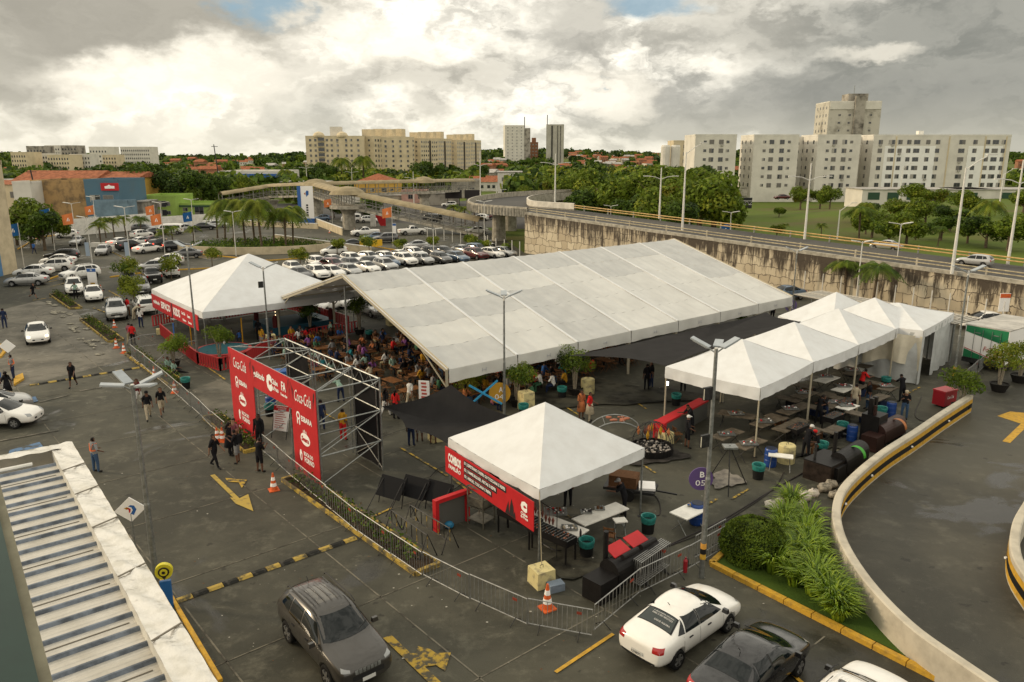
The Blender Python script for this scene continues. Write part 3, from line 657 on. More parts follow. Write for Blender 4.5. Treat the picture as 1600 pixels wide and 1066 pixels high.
block('apartment_block', 'recessed sunlit wing left of the widest white block', (108, 250), 9, 12, Hb - .4, whitew, 0, 6, spread(9, 4, .9, .15), z0=3, group=G)
wide = block('apartment_block', 'widest white apartment block with fourteen window columns', (131.2, 242), 42, 16, Hb, whitew, 0, 6,
 [(-18.7, 1.2), (-15.3, 1.8), (-12.7, 1.2), (-10, 1.2), (-7.6, 1.8), (-4.2, 1.2), (-1.2, 1.2), (6.2, 1.8), (10.2, 1.2), (14, 1.3), (16.4, 1.8), (18.9, 1.2)][:12], z0=3, group=G, sidecols=(4, 10))
for x in (-14, 2.2, 13.2, 19.6): MB().box((x, -.06, Hb / 2), (.35, .12, Hb)).build('pilaster', creamw, wide)
MB().box((-9.5, -.02, 6.9), (15.5, .05, 13.6)).build('bright_panel', mt('bright_render', (.78, .77, .73), .8, var=.06, vs=.3), wide); MB().box((13.5, -.02, 6.9), (10.5, .05, 13.6)).build('bright_panel', mt('bright_render'), wide)
tb = MB(); tb.box((-3, 8, Hb + 1), (1.6, 1.6, 1.6)); tb.build('water_tank', wpaint, wide)
tw = block('grey_tower', 'tall grey apartment tower with black weather stains and a bright left side', (X(1314, 330), 330), 21, 18, 32, mt('tower_render', (.50, .47, .40), .85, col2=(.24, .22, .18), vs=.2, fac=(.5, .68)), rad(-4), 10, [(-6, .9), (-2, .9), (6.5, .9)], z0=3, sidecols=(3, 7, 11, 15), trim=whitew)
MB().box((1.5, -.7, 17.2), (4, 1.6, 34.4)).build('stair_shaft', greyst, tw); MB().box((1.5, 6, 34), (8, 8, 3)).build('tank_house', greyst, tw)
MB().box((-5.4, -.12, 30.6), (9.6, .3, 2.8)).build('parapet_band', whitew, tw); MB().box((7, -.12, 30.6), (6.8, .3, 2.8)).build('parapet_band', whitew, tw)
MB().tube([(1, 6, 35), (1, 6, 39)], .12, 6).build('antenna', steel, tw)
block('apartment_block', 'cream block half hidden behind the leftmost white block', (X(1062, 310), 310), 9, 12, 18, creamw, 0, 6, spread(9, 3, 1.1, .2), z0=1, group=G)
for i, px in enumerate((1033, 1048)):
 MB_ = thing('white_silo', ('white ribbed cylindrical tower left of the cream block', 'white ribbed cylindrical tower touching the cream block')[i], 'tower', (X(px, 300), 300, 0))
 MB().lathe([(1.8, -3), (1.8, 17), (1.5, 17.6)], n=14).build('shaft', whitew, MB_)
for px, w, lab in ((1440, 34, 'long low shed with pale ridged roof in front of the widest white block'), (1550, 22, 'low pale shed at the right edge below the white blocks')):
 sh = block('shed', lab, (X(px, 205), 205), w, 12, 2.8, whitew, rad(-3), 0, roof='tin', z0=2.4)
 for k in range(int(w // 5)): MB().box((-w / 2 + 3 + k * 5, -.05, 1.2), (3, .08, 1.9)).build('bay_door', mt('dark_green_door', (.04, .08, .05), .7), sh)
G2 = 'ochre apartment blocks receding in one row'
def comp():
 lw = [(-13.4, 1.1), (-10.6, 1.1), (-4.2, 1.1), (-1.6, 1.1), (1.6, 1.1), (6.4, 1.1), (9.2, 1.1), (13, 1.1)]
 a = block('ochre_block', 'ochre apartment block at the left end of its row with rounded parapets', (-98, 438), 32, 16, 23.5, creamw, 0, 8, lw, group=G2)
 for x in (-9, 4):
  m = MB(); m.lathe([(3.2, 0), (3.2, .8), (2.4, 2.0), (.6, 2.8)], (x, 2, 23.5), 14); m.build('rounded_parapet', creamw, a)
 st = MB()
 for f in range(8): st.box((-7.4, -.4, 1.6 + f * 2.78), (3.8, .9, .25)); st.box((-7.4, -.1, 2.7 + f * 2.78), (3.4, .1, 1.7), 0, 1)
 st.build('balcony_stack', [creamw, winp], a)
 MB().box((-.5, 8, 26), (6, 5, 6)).build('tank_house', whitew, a)
 P0 = Q_((-80, 441, 0)); P1 = Q_((-24, 632, 0)); D = (P1 - P0).normalized(); N6 = 6; L6 = (P1 - P0).length / N6
 lab = ('first', 'second', 'third', 'fourth', 'fifth', 'sixth')
 for i in range(N6):
  p = P0 + D * (L6 * (i + .5)); w = L6 - 4
  rz = math.atan2(D.y, D.x)
  c = p + Q_((D.y, -D.x, 0)) * (0 if i % 2 else 2.5)
  b = block('ochre_block', f'{lab[i]} ochre block of the receding row counted after the left end wing', (c.x, c.y), w, 17, 23.5 + (i % 2) * .6, creamw, rz, 8, [(x, 1.75) for x, _ in spread(w, 8, 1.2, .07)], group=G2, sidecols=(3, 7, 11, 14), pane=i < 3)
  for f in range(8): pass
  m = MB(); m.box((w * .04, -.12, 11.5), (2.6, .3, 22.6)); m.build('stair_recess_shade', mt('recess_shade', (.06, .05, .04), .9), b)  # raised dark strip, its colour painting the shade of a recess
  for q in (-w * .22, w * .27): MB().box((q, 7, 25.6 + (i % 2)), (6, 5.5, 4.4 + (q > 0) * 1.2)).build('tank_house', creamw, b)
 c2 = block('ochre_block', 'ochre link block joining the left end wing to the row', (-70, 452), 26, 14, 23, creamw, rad(12), 8, spread(26, 6, 1.1, .1), group=G2)
comp()
t1 = block('white_tower', 'tall slim white tower with dark window dots, left of the pair', (X(804, 900), 900), 22, 20, 56, whitew, rad(6), 16, spread(22, 4, 1.3, .15), z0=-11, pane=False)
MB().box((14.5, 6, 26), (7, 10, 55)).build('scaffolded_side', greyst, t1); MB().tube([(12, 6, 50), (12, 6, 66)], .5, 6).build('antenna', steel_d, t1)
t2 = block('grey_slim_tower', 'tall slim grey tower with a dark vertical slot, right of the pair', (X(865, 900), 900), 20, 18, 57, mt('concrete_tower', (.42, .40, .34), .8, var=.15, vs=.1), rad(-4), 0, z0=-11)
for x in (-3.4, 3.0, 6.2): MB().box((x, -.3, 28), (1.6 if x < 0 else .6, .5, 56)).build('slot', mt('slot_dark', (.05, .05, .045), .9), t2)
MB().tube([(-9, 4, 57), (-9, 4, 68)], .5, 6).build('antenna', steel_d, t2)
t3 = block('unfinished_tower', 'unfinished orange brick tower between the two slim towers', (X(832, 930), 930), 12, 14, 36, brickr, 0, 9, spread(12, 3, 1.8, .2), z0=-9, pane=False)
MB().box((1, 5, 39), (5, 5, 5)).build('lift_shaft', brickr, t3)
G3 = 'pale housing blocks on the far left skyline'
for i, (px, w, yt, yb, Y, m, n) in enumerate(((50, 22, 239, 262, 480, creamw, 6), (80, 26, 241, 263, 500, whitew, 7), (78, 24, 230, 255, 560, greyst, 6), (103, 22, 229, 255, 590, whitew, 6), (128, 20, 229, 255, 575, greyst, 5), (110, 30, 243, 265, 485, creamw, 8), (143, 26, 242, 264, 500, whitew, 7), (172, 26, 231, 256, 560, whitew, 6), (188, 18, 243, 262, 530, creamw, 5), (228, 40, 231, 250, 620, whitew, 14))):
 w_ = w / 1200 * Y * 1.12; top = 14.5 + (240 - yt) / 1200 * Y; z0 = 14.5 + (240 - yb - 6) / 1200 * Y; h = top - z0
 nm = ('leftmost', 'low cream', 'stepped grey', 'tall white', 'upper grey', 'long cream', 'low white', 'tall pale', 'small cream', 'long striped white')[i]
 b = block('housing_block', f'{nm} pale housing block number {i+1} from the left on the skyline hill', (X(px, Y), Y), w_, 14, h, m, rad(R.uniform(-8, 8)), 0, z0=z0, group=G3)
 f = MB(); nf = max(4, int(h / 2.9))
 for a in range(nf):
  for k in range(n): f.box((-w_ / 2 + w_ * (k + .5) / n, -.05, 1.5 + a * (h - 1) / nf), (w_ / n * .42, .12, 1.3))
 wo = f.build('window_grid', winp, b); wo['kind'] = 'stuff'
def wallthing(name, label, a, b, h, m, th=.2, cat='wall', cap=None):
 a = Q_(a); b = Q_(b); d = b - a; root = MB()
 root.seg(a + Q_((0, 0, h / 2)), b + Q_((0, 0, h / 2)), th, h)
 if cap: root.seg(a + Q_((0, 0, h + .05)), b + Q_((0, 0, h + .05)), th + .1, .1, 1)
 return tag(root.build(name, [m, cap] if cap else m), label, cat)
wallthing('boundary_wall', 'white boundary wall behind the palm trees at the far left of the lot', at(100, 370), at(240, 357), 3.0, wpaint)
wallthing('boundary_wall', 'white boundary wall in front of the lime green houses', at(240, 357), at(352, 349), 2.2, wpaint)
wallthing('metal_gate', 'grey sheet metal gate at the left end of the white boundary wall', at(88, 372), at(100, 370), 2.8, steel)
def faceblock(name, label, px0, px1, Y, ytop, d, m, **k):
 x0, x1 = X(px0, Y), X(px1, Y); h = 14.5 + (240 - ytop) / 1200 * Y
 w = x1 - x0
 return block(name, label, ((x0 + x1) / 2, Y), w, d, h, m, 0, k.pop('floors', 0), k.pop('cols', ()), **k), w, h
h = 13.2; w = 20; b = block('mall_facade', 'pale blue and cream mall building cut by the left edge of the photo', (-72.2, 62), w, 34, h, cream)
MB().box((0, -.05, h * .35), (20, .12, h * .7)).build('blue_cladding', mt('mall_blue', (.10, .22, .40), .7, var=.1, vs=1), b); MB().box((w / 2 + .05, 15.5, h * .35), (.12, 31, h * .7)).build('blue_cladding', mt('mall_blue'), b)
faceblock('small_house', 'small yellow house with red tiled roof at the left behind the trees', 5, 40, 168, 286, 10, creamw, floors=2, cols=[(-1.5, 1.3), (1.6, 1.3)], roof='gable')
faceblock('row_house', 'long terracotta roofed building behind the stained orange warehouse', 38, 158, 192, 280, 14, orangew, roof='gable')
faceblock('warehouse', 'white gabled end wall left of the stained orange warehouse', 34, 62, 160, 285, 8, whitew)
faceblock('warehouse', 'blank stained orange wall of a tall warehouse', 62, 148, 164, 283, 12, orangew)
b, w, h = faceblock('shop_building', 'light blue two storey building with a red sign on its parapet', 144, 196, 160, 282, 12, bluew, floors=0)
for x in (-1.5, 1.2): window(b, x, 0, h * .62, 2.0, 1.3)
MB().box((.5, -.1, h * .30), (4.5, .15, 2)).build('glazed_front', winp, b)
for x in range(4): MB().box((-1.4 + x * 1.3, -.2, h * .30), (.08, .08, 2)).build('mullion', winf, b)
MB().box((1.9, -.25, h - 1.0), (3.6, .2, 1.5)).build('sign_board', redv, b); ls = MB(); ls.raw([(.9, -.37, h - 1.35), (2.9, -.37, h - 1.35), (2.9, -.37, h - .85), (2.2, -.37, h - .82), (1.8, -.37, h - .55), (1.5, -.37, h - .8), (.9, -.37, h - .9)], [(0, 1, 2, 3, 4, 5, 6)]); ls.build('sign_emblem', whv, b)
faceblock('shop_building', 'low light blue annexe below the blue building behind the white wall', 152, 207, 156, 314, 4, mt('pale_blue_render', (.15, .22, .27), .8, var=.2, vs=.5))
faceblock('grey_house', 'unpainted grey concrete house between the blue and lime green buildings', 204, 230, 165, 313, 10, greyst, roof='tin')
b, w, h = faceblock('row_house', 'orange and white three storey building with terracotta roof beside the big tree', 174, 227, 195, 276, 12, mt('amber_render', (.52, .33, .07), .8, var=.1, vs=.4), floors=3, cols=[(-3, 1.4), (0, 1.0), (2.8, 1.4)], roof='gable')
for z in (h * .36, h * .70): MB().box((0, -.04, z), (w + .05, .1, .9)).build('white_band', whitew, b)
b, w, h = faceblock('green_house', 'tall lime green house with dark windows and a loudspeaker bracket', 228, 281, 172, 306, 10, greenw, floors=2, cols=[(.8, 2.0), (2.2, .8)][:2])
b, w, h = faceblock('green_house', 'lower lime green house with a dark green eaves board', 281, 345, 174, 318, 10, greenw, floors=2, cols=[(-2.5, 1.0), (.6, 1.9), (3.4, .9)])
MB().box((0, -.12, h - .1), (w, .2, .35)).build('eaves_board', mt('dark_green_door'), b)
b, w, h = faceblock('showroom', 'white showroom with a blue stripe behind the trees at left centre', 352, 447, 290, 268, 25, whitew, floors=0)
MB().box((0, -.2, h - 1.6), (w + .1, .4, 2.2)).build('blue_fascia', mt('fascia_blue', (.04, .12, .35), .5), b); MB().box((2, -.1, 2.5), (w * .6, .2, 3)).build('glazed_front', winp, b)
b, w, h = faceblock('fuel_station', 'low white and yellow canopy building behind the palm garden', 446, 514, 250, 283, 10, mt('station_yellow', (.38, .27, .06), .7, col2=(.4, .38, .33), vs=.4, fac=(.45, .5)), roof='tin')
b, w, h = faceblock('villa', 'orange villa with red tiled hip roof behind the footbridge', 558, 622, 262, 283, 14, mt('villa_orange', (.55, .33, .08), .8, var=.1, vs=.4), floors=1, cols=[(-4, 1.6), (-1, 1.2), (3, 1.6), (5.5, 1.0)], roof='hip')
faceblock('market_hall', 'pink house under the footbridge', 630, 668, 235, 297, 8, pinkw, floors=1, cols=[(-1, 1.3), (2, 1.3)])
faceblock('market_hall', 'grey tin roofed market shed under the footbridge', 590, 632, 240, 303, 9, greyst, roof='tin')
faceblock('market_hall', 'dark grey flat building beside the black billboards', 708, 750, 262, 281, 12, greyst, floors=1, cols=[(-2, 1.4), (2, 1.4)])
faceblock('white_house', 'small white building with grey roof left of the viaduct', 778, 815, 262, 268, 12, whitew, floors=2, cols=[(-2, 1.2), (1.5, 1.2)], roof='tin')
faceblock('low_shed', 'low shop row with flat tin roof right of the footbridge pier', 672, 716, 225, 300, 8, greyst, roof='tin')
faceblock('low_shed', 'pale kiosk with tin roof at the edge of the highway', 535, 560, 230, 303, 6, whitew, roof='tin')
for i, px in enumerate((710, 740)):
 bb = thing('billboard', ('black billboard left of a pair by the bus stop', 'black billboard right of a pair by the bus stop')[i], 'billboard', (X(px, 215), 215, 0))
 MB().box((0, 0, 3.6), (4.6, .3, 2.3)).build('board', blkv, bb)
 for x in (-1.6, 1.6): MB().tube([(x, .2, 0), (x, .2, 4.5)], .1, 6).build('leg', steel_d, bb)
hp = []
for i, (wm, rm) in enumerate(((brickr, terra), (creamw, terra), (whitew, terra), (orangew, tinr), (greyst, tinr), (pinkw, terra), (bluew, terra))):
 r0 = thing('hillside_house', 'small brick or rendered house on a far hillside', 'house'); w, d, h = R.uniform(7, 11), R.uniform(7, 9), R.uniform(3.5, 7)
 MB().box((0, 0, h / 2 - 3), (w, d, h + 6)).build('wall', wm, r0)
 r = MB(); rh = 1.7; r.raw([(-w / 2 - .4, -d / 2 - .4, h), (w / 2 + .4, -d / 2 - .4, h), (w / 2 + .4, d / 2 + .4, h), (-w / 2 - .4, d / 2 + .4, h), (-w / 2 - .4, 0, h + rh), (w / 2 + .4, 0, h + rh)], [(0, 1, 5, 4), (2, 3, 4, 5), (0, 4, 3), (1, 2, 5), (3, 2, 1, 0)]); r.build('roof', rm, r0)
 f = MB()
 for x in (-w * .28, w * .05, w * .3): f.box((x, -d / 2 - .03, h * .5), (1.1, .08, 1.2))
 f.build('window_row', winp, r0); hp.append(r0)
HS = []
def hood(n, px0, px1, Y0, Y1, sc=1.):
 for k in range(n):
  Y = R.uniform(Y0, Y1); x = X(R.uniform(px0, px1), Y)
  if any((x - a) ** 2 + (Y - b_) ** 2 < 90 for a, b_ in HS): continue
  HS.append((x, Y)); place(R.choice(hp), (x, Y, tz(x, Y)), R.uniform(-.5, .5), 'small brick or rendered house on a far hillside', 'houses scattered over the far hillsides', scale=sc)
hood(60, 868, 1022, 720, 1250); hood(26, 1575, 1680, 420, 900); hood(34, 275, 490, 520, 1150); hood(14, 755, 790, 520, 900); hood(8, 0, 60, 420, 600); hood(14, 1135, 1160, 420, 700)
hood(16, 30, 240, 215, 300); hood(12, 290, 420, 330, 420); hood(10, 640, 780, 300, 420); hood(12, 870, 1020, 420, 600)

# ---------- trees ----------
def crown(mb, c, r, n, size, seed, cols=(0, 0, 1, 2), sq=.75, lump=7):
 rr = RN_(seed); lobes = []
 for i in range(lump):
  a = rr.uniform(0, 6.283); q = r * rr.uniform(.25, .68); lobes.append((Q_((c[0] + cos(a) * q, c[1] + sin(a) * q, c[2] + r * sq * rr.uniform(-.5, .62))), r * rr.uniform(.34, .55), rr.choice(cols)))
 lobes.append((Q_(c), r * .55, cols[0]))
 for k in range(n):
  p0, lr, ci = rr.choice(lobes); d = Q_((rr.gauss(0, 1), rr.gauss(0, 1), rr.gauss(.25, .8))).normalized()
  p = p0 + d * lr * rr.uniform(.72, 1.12) ; p.z = p0.z + (p.z - p0.z) * .85
  nrm = (d + Q_((rr.gauss(0, .6), rr.gauss(0, .6), rr.gauss(0, .6)))).normalized(); t = nrm.orthogonal().normalized(); t.rotate(Matrix.Rotation(rr.uniform(0, 6.28), 3, nrm)); b2 = nrm.cross(t); s = size * rr.uniform(.6, 1.3)
  mb.face([p - t * s, p - b2 * s * .55, p + t * s, p + b2 * s * .55], ci if rr.random() < .75 else rr.choice(cols))
def tree_proto(h, r, n, size, seed, cols=(0, 0, 1, 2), sq=.75, trunk=.35):
 root = thing('broadleaf_tree', 'tree', 'tree'); rr = RN_(seed); t = MB(); hc = h - r * sq * 1.0
 t.tube([(0, 0, -.5), (.08, .05, hc * .5), (-.05, .1, hc)], [trunk, trunk * .7, trunk * .45], 8)
 for k in range(6):
  a = k * 1.05 + rr.uniform(-.3, .3); z = hc * rr.uniform(.45, .8); q = r * .6
  t.tube([(0, 0, z), (cos(a) * q * .5, sin(a) * q * .5, z + r * .3), (cos(a) * q, sin(a) * q, hc + rr.uniform(0, .4) * r)], [trunk * .4, trunk * .25, .03], 5)
 t.build('trunk', bark, root); c = MB(); crown(c, (0, 0, hc), r, n, size, seed, cols, sq); c.build('crown', leafm, root)
 return root
TP = [tree_proto(9, 5.0, 3600, .36, 11, (0, 0, 1, 2)), tree_proto(8, 4.2, 3000, .34, 12, (1, 1, 0, 3)), tree_proto(7, 3.6, 2600, .30, 13, (2, 0, 0, 4)), tree_proto(10, 4.5, 3200, .36, 14, (3, 1, 1, 0), .95), tree_proto(6, 4.0, 2600, .34, 15, (0, 2, 0, 1), .55)]
def palm_proto(h, nf, fl_, seed, droop=1., name='palm_tree'):
 root = thing(name, 'palm', 'palm tree'); rr = RN_(seed)
 pts = [(sin(i / 6 * 1.2) * .3 * (h / 6), 0, h * i / 6) for i in range(7)]; t = MB(); t.tube(pts, [.20 if h > 4 else .12] + [.15 if h > 4 else .09] * 5 + [.13 if h > 4 else .08], 8); t.build('trunk', bark, root)
 top = Q_(pts[-1]); f = MB()
 for k in range(nf):
  a = 2.4 * k + rr.uniform(-.2, .2); el = rr.uniform(.15, 1.15); d = Q_((cos(a), sin(a), 0)); s = Q_((-d.y, d.x, 0)); prev = top; l = fl_ * rr.uniform(.8, 1.1); n = 9
  mi = rr.choice((0, 0, 1, 2))
  for i in range(1, n + 1):
   t_ = i / n; p = top + d * l * cos(el * .8) * t_ + Q_((0, 0, l * (sin(el) * t_ - droop * .75 * t_ * t_)))
   e = (p - prev).normalized(); lw = fl_ * .26 * sin(PI * min(.97, t_ * .85 + .1)) + .05
   for sg in (-1, 1):
    for q in (0, .5):
     o0 = prev.lerp(p, q); o1 = prev.lerp(p, q + .34); tip = o0 + s * sg * lw + e * lw * .45 + Q_((0, 0, -lw * .55)); f.face([o0, o1, tip], mi)
   f.face([prev - s * .02, p - s * .02, p + s * .02, prev + s * .02], mi); prev = p
 f.build('fronds', leafm, root)
 return root
PP = [palm_proto(6.2, 40, 3.4, 1, 1.45), palm_proto(5.0, 36, 3.0, 2, 1.25)]; PS = [palm_proto(2.6, 24, 1.7, 3), palm_proto(3.0, 26, 1.9, 4)]
def tree_at(px, py, k, sc, label, group, z=0., zb=None):
 p = at(px, py, z); p.z = z; place(TP[k], p, R.uniform(0, 6), label, group, scale=(sc, sc, sc * R.uniform(.9, 1.1)))
belt = []
rr = RN_(21)
for (px, Y, k, sc) in ((905, 150, 1, .85), (930, 158, 2, 1.0), (952, 150, 0, 1.0), (975, 146, 0, 1.1), (1000, 150, 2, 1.15), (1025, 140, 0, 1.15), (1048, 146, 0, 1.1), (1072, 134, 2, 1.15), (1092, 128, 0, 1.05), (1112, 124, 0, .95),
     (940, 172, 0, 1.1), (968, 170, 3, 1.05), (1000, 172, 0, 1.1), (1030, 165, 1, 1.15), (1062, 160, 3, 1.15), (1090, 152, 0, 1.1), (1115, 145, 1, .9), (985, 135, 1, .8), (1035, 122, 0, .8), (1060, 116, 1, .75),
     (925, 185, 3, .9), (1045, 185, 3, 1.1), (1080, 182, 3, 1.15), (1105, 175, 1, 1.0), (890, 200, 0, 1.), (915, 205, 1, 1.)):
 belt.append((px, Y, k, sc))
fr = ('dense green tree', 'dark leafy tree', 'bright yellow green tree', 'tall dark tree', 'spreading tree')
for i, (px, Y, k, sc) in enumerate(belt):
 x = X(px, Y); place(TP[k], (x, Y, tz(x, Y)), rr.uniform(0, 6), f'{fr[k]} in the belt behind the ramp road, {"front" if Y < 150 else "middle" if Y < 172 else "back"} row; {["its left end", "left of centre", "its centre", "right of centre", "its right end"][min(4, int((px - 885) / 48))]}', 'trees in the belt behind the ramp road', scale=(sc * 1.2, sc * 1.2, sc * 1.12))
for i, (px, Y, k, sc, w_) in enumerate(((1360, 128, 0, .75, 'beside a short palm left'), (1388, 120, 4, .8, 'over bare brown soil'), (1415, 118, 0, .78, 'at the centre'), (1345, 150, 1, .7, 'behind, at the left end'), (1395, 150, 2, .8, 'behind the centre'), (1440, 142, 0, .8, 'right of the centre'), (1480, 135, 1, .8, 'behind the coconut palm'), (1510, 120, 3, .62, 'near the right end'), (1540, 114, 1, .8, 'next to last on the right'), (1575, 110, 0, .85, 'at the right edge of the photo'), (1500, 150, 0, .8, 'behind the coconut palm, further right'), (1590, 150, 2, .9, 'behind at the right edge'), (1450, 165, 2, .8, 'under the shed roof'), (1420, 170, 0, .8, 'left of the shed doors'), (1468, 124, 1, .7, 'dark, in front'))):
 x = X(px, Y); place(TP[k], (x, Y, tz(x, Y)), rr.uniform(0, 6), f'bushy tree on the green field {w_}', 'trees on the green field', scale=(sc * .9, sc * .9, sc * .72))
for i, (px, Y, k, sc, lb) in enumerate(((1245, 205, 2, .8, 'small tree in front of the gap between white blocks'), (1275, 205, 2, .7, 'thin tree left of the roadside bush by the white blocks'), (1290, 190, 0, .62, 'round roadside tree on the embankment below the tower'), (1212, 128, 2, .3, 'tiny sapling on the embankment'), (1213, 170, 4, .35, 'low shrub on the brown embankment'),
  (245, 205, 3, 1.35, 'tall broad tree behind the lime green house'), (262, 225, 1, 1.2, 'dark tree right behind the tallest left tree'), (305, 200, 3, 1.1, 'rounded dark tree left of the wooden utility pole'), (322, 215, 1, 1.1, 'dark tree behind the utility pole'), (345, 225, 3, 1.0, 'dark tree right of the utility pole'),
  (28, 125, 1, .8, 'spreading tree beside the mall facade'), (50, 120, 0, .85, 'spreading tree by the crossing stripes'), (70, 118, 1, .75, 'spreading tree left of the blue flag pole'), (85, 128, 0, .6, 'small tree left of the metal gate'),
  (452, 330, 3, 1., 'round tree left of the ochre blocks'), (470, 320, 1, 1.1, 'dark round tree before the left end wing'), (505, 330, 3, 1.2, 'dark round tree under the ochre left wing'), (515, 320, 1, 1.2, 'second dark tree under the ochre left wing'),
  (665, 340, 3, 1.25, 'large round tree before the middle ochre blocks'), (680, 345, 1, 1.2, 'dark tree right of the large round tree'), (750, 350, 1, 1.2, 'tree at the right end of the ochre blocks'), (735, 360, 0, 1., 'low tree at the right end of the ochre blocks'),
  (583, 175, 3, .5, 'dark tree behind the footbridge pier'), (570, 172, 1, .5, 'dark tree left of the footbridge pier'), (525, 180, 1, .45, 'small dark tree under the footbridge'), (540, 178, 3, .42, 'dark shrub tree under the footbridge'), (620, 172, 1, .4, 'shrub tree right of the footbridge pier'),
  (832, 330, 3, 1.1, 'dark tree below the slim towers'), (845, 260, 0, .9, 'green tree left of the high mast'), (862, 230, 2, 1., 'green tree beside the high mast'), (878, 225, 0, 1., 'green tree right of the high mast'), (820, 235, 2, .7, 'bright low tree beside the white house'),
  (400, 230, 0, .9, 'green tree behind the palm garden'), (425, 225, 2, .8, 'light green tree behind the palm garden'), (378, 240, 1, .9, 'dark tree behind the palm garden, left'))):
 x = X(px, Y); place(TP[k], (x, Y, tz(x, Y)), rr.uniform(0, 6), lb, None, scale=sc)
def woods(name, label, px0, px1, Y0_, Y1_, n, hmin, hmax, seed, cols, sz=1.0, dens=60):
 rr = RN_(seed); mb = MB()
 for k in range(n):
  Y = rr.uniform(Y0_, Y1_); x = X(rr.uniform(px0, px1), Y)
  if any((x - a) ** 2 + (Y - b_) ** 2 < 60 for a, b_ in HS): continue
  h = rr.uniform(hmin, hmax); z = tz(x, Y); r = h * rr.uniform(.5, .8); ci = rr.choice(cols)
  for q in range(dens):
   d = Q_((rr.gauss(0, 1), rr.gauss(0, 1), rr.gauss(.2, .8))).normalized(); p = Q_((x, Y, z + h * .5)) + Q_((d.x * r, d.y * r, d.z * h * .5)) * rr.uniform(.6, 1.05)
   nn = (d + Q_((rr.gauss(0, .5), rr.gauss(0, .5), rr.gauss(0, .5)))).normalized(); t = nn.orthogonal().normalized(); b2 = nn.cross(t); s = sz * rr.uniform(.6, 1.4)
   mb.face([p - t * s, p - b2 * s, p + t * s, p + b2 * s], ci if rr.random() < .7 else rr.choice(cols))
 return tag(mb.build(name, leafm), label, 'woodland', None, 'stuff')
woods('far_wood', 'dark green woods covering the far hills along the skyline', -60, 1700, 950, 1650, 950, 6, 11, 1, (1, 3, 3, 0), 2.2, 40)
woods('far_wood', 'green woods between the far houses', -60, 1680, 480, 950, 560, 5, 9, 2, (1, 3, 0, 1), 1.6, 50)
woods('near_wood', 'mixed trees and scrub behind the street and the bus station', -20, 480, 230, 420, 170, 5, 9, 3, (1, 0, 3, 1), 1.0, 110)
woods('near_wood', 'scrub and trees in front of the ochre blocks', 480, 790, 300, 420, 120, 4, 8, 4, (1, 0, 2, 3), 1.0, 110)
woods('near_wood', 'trees and scrub behind the belt on the right of the viaduct', 800, 1060, 240, 430, 120, 6, 10, 5, (0, 1, 2, 3), 1.0, 110)
woods('near_wood', 'low scrub behind the white blocks on the right', 1130, 1660, 300, 460, 90, 5, 9, 6, (1, 3, 0), 1.2, 80)
G4 = 'tall palms in the round garden'
for i, (px, py, k, sc) in enumerate(((352, 378, 0, 1.05), (366, 386, 1, 1.0), (384, 384, 0, 1.1), (398, 380, 1, 1.15), (410, 392, 0, 1.15), (428, 386, 1, 1.0), (447, 390, 1, 1.15), (458, 386, 0, .95), (340, 372, 1, .95))):
 place(PP[k], at(px, py), R.uniform(0, 6), f'drooping palm in the round garden, {("leftmost but one","third from the left","fourth from the left","fifth, near the centre","sixth, tallest","seventh from the left","eighth, bright green","rightmost","leftmost")[i]}', G4, scale=sc)
for i, (px, py, k, sc, lb) in enumerate(((158, 383, 0, 1.25, 'young palm beside the white planter blocks'), (166, 372, 1, 1.1, 'young palm behind the planter blocks'), (179, 372, 0, 1.2, 'young palm against the white wall, left'), (197, 368, 0, 1.2, 'young palm against the white wall below the blue annexe'), (221, 370, 1, 1.1, 'young palm against the white wall, right'), (256, 388, 0, 1.0, 'small palm between the queueing cars'), (271, 385, 1, 1.0, 'small palm right of the queueing cars'), (303, 380, 0, .95, 'small palm by the ring road rail'),
  (1320, 470, 1, 1.25, 'palm against the stone wall, left of the pair'), (1362, 484, 1, 1.35, 'palm against the stone wall, right of the pair'), (1225, 366, 0, .6, 'low palm on the green field near the guard rail'), (1283, 372, 0, .8, 'stunted palm left of the bent lamp post'), (1342, 376, 1, 1.6, 'palm at the left end of the field trees'), (1465, 385, 1, .9, 'palm below the field trees'), (1430, 375, 0, 1., 'small palm on the grass right of the lamp post'),
  (708, 348, 0, 1.3, 'palm beside the highway, left of three'), (727, 352, 0, 1.3, 'palm beside the highway, middle of three'), (742, 350, 1, 1.3, 'palm beside the highway, right of three'))):
 z = 1.0 if 360 < py < 390 and px > 1200 else 0
 p = at(px, py, z); place(PS[k], p, R.uniform(0, 6), lb, None, scale=sc)
for px, Y, sc, lb in ((1540, 118, 1.0, 'coconut palm rising from the dark trees on the right of the field'), (540, 330, 1.9, 'tall palm before the ochre left wing'), (572, 330, 2.0, 'tall palm right of the ochre left wing'), (455, 290, 1.3, 'palm left of the ochre blocks'), (1350, 134, .8, 'palm behind the left end of the field trees')):
 place(PP[0], (X(px, Y), Y, tz(X(px, Y), Y)), R.uniform(0, 6), lb, None, scale=sc)
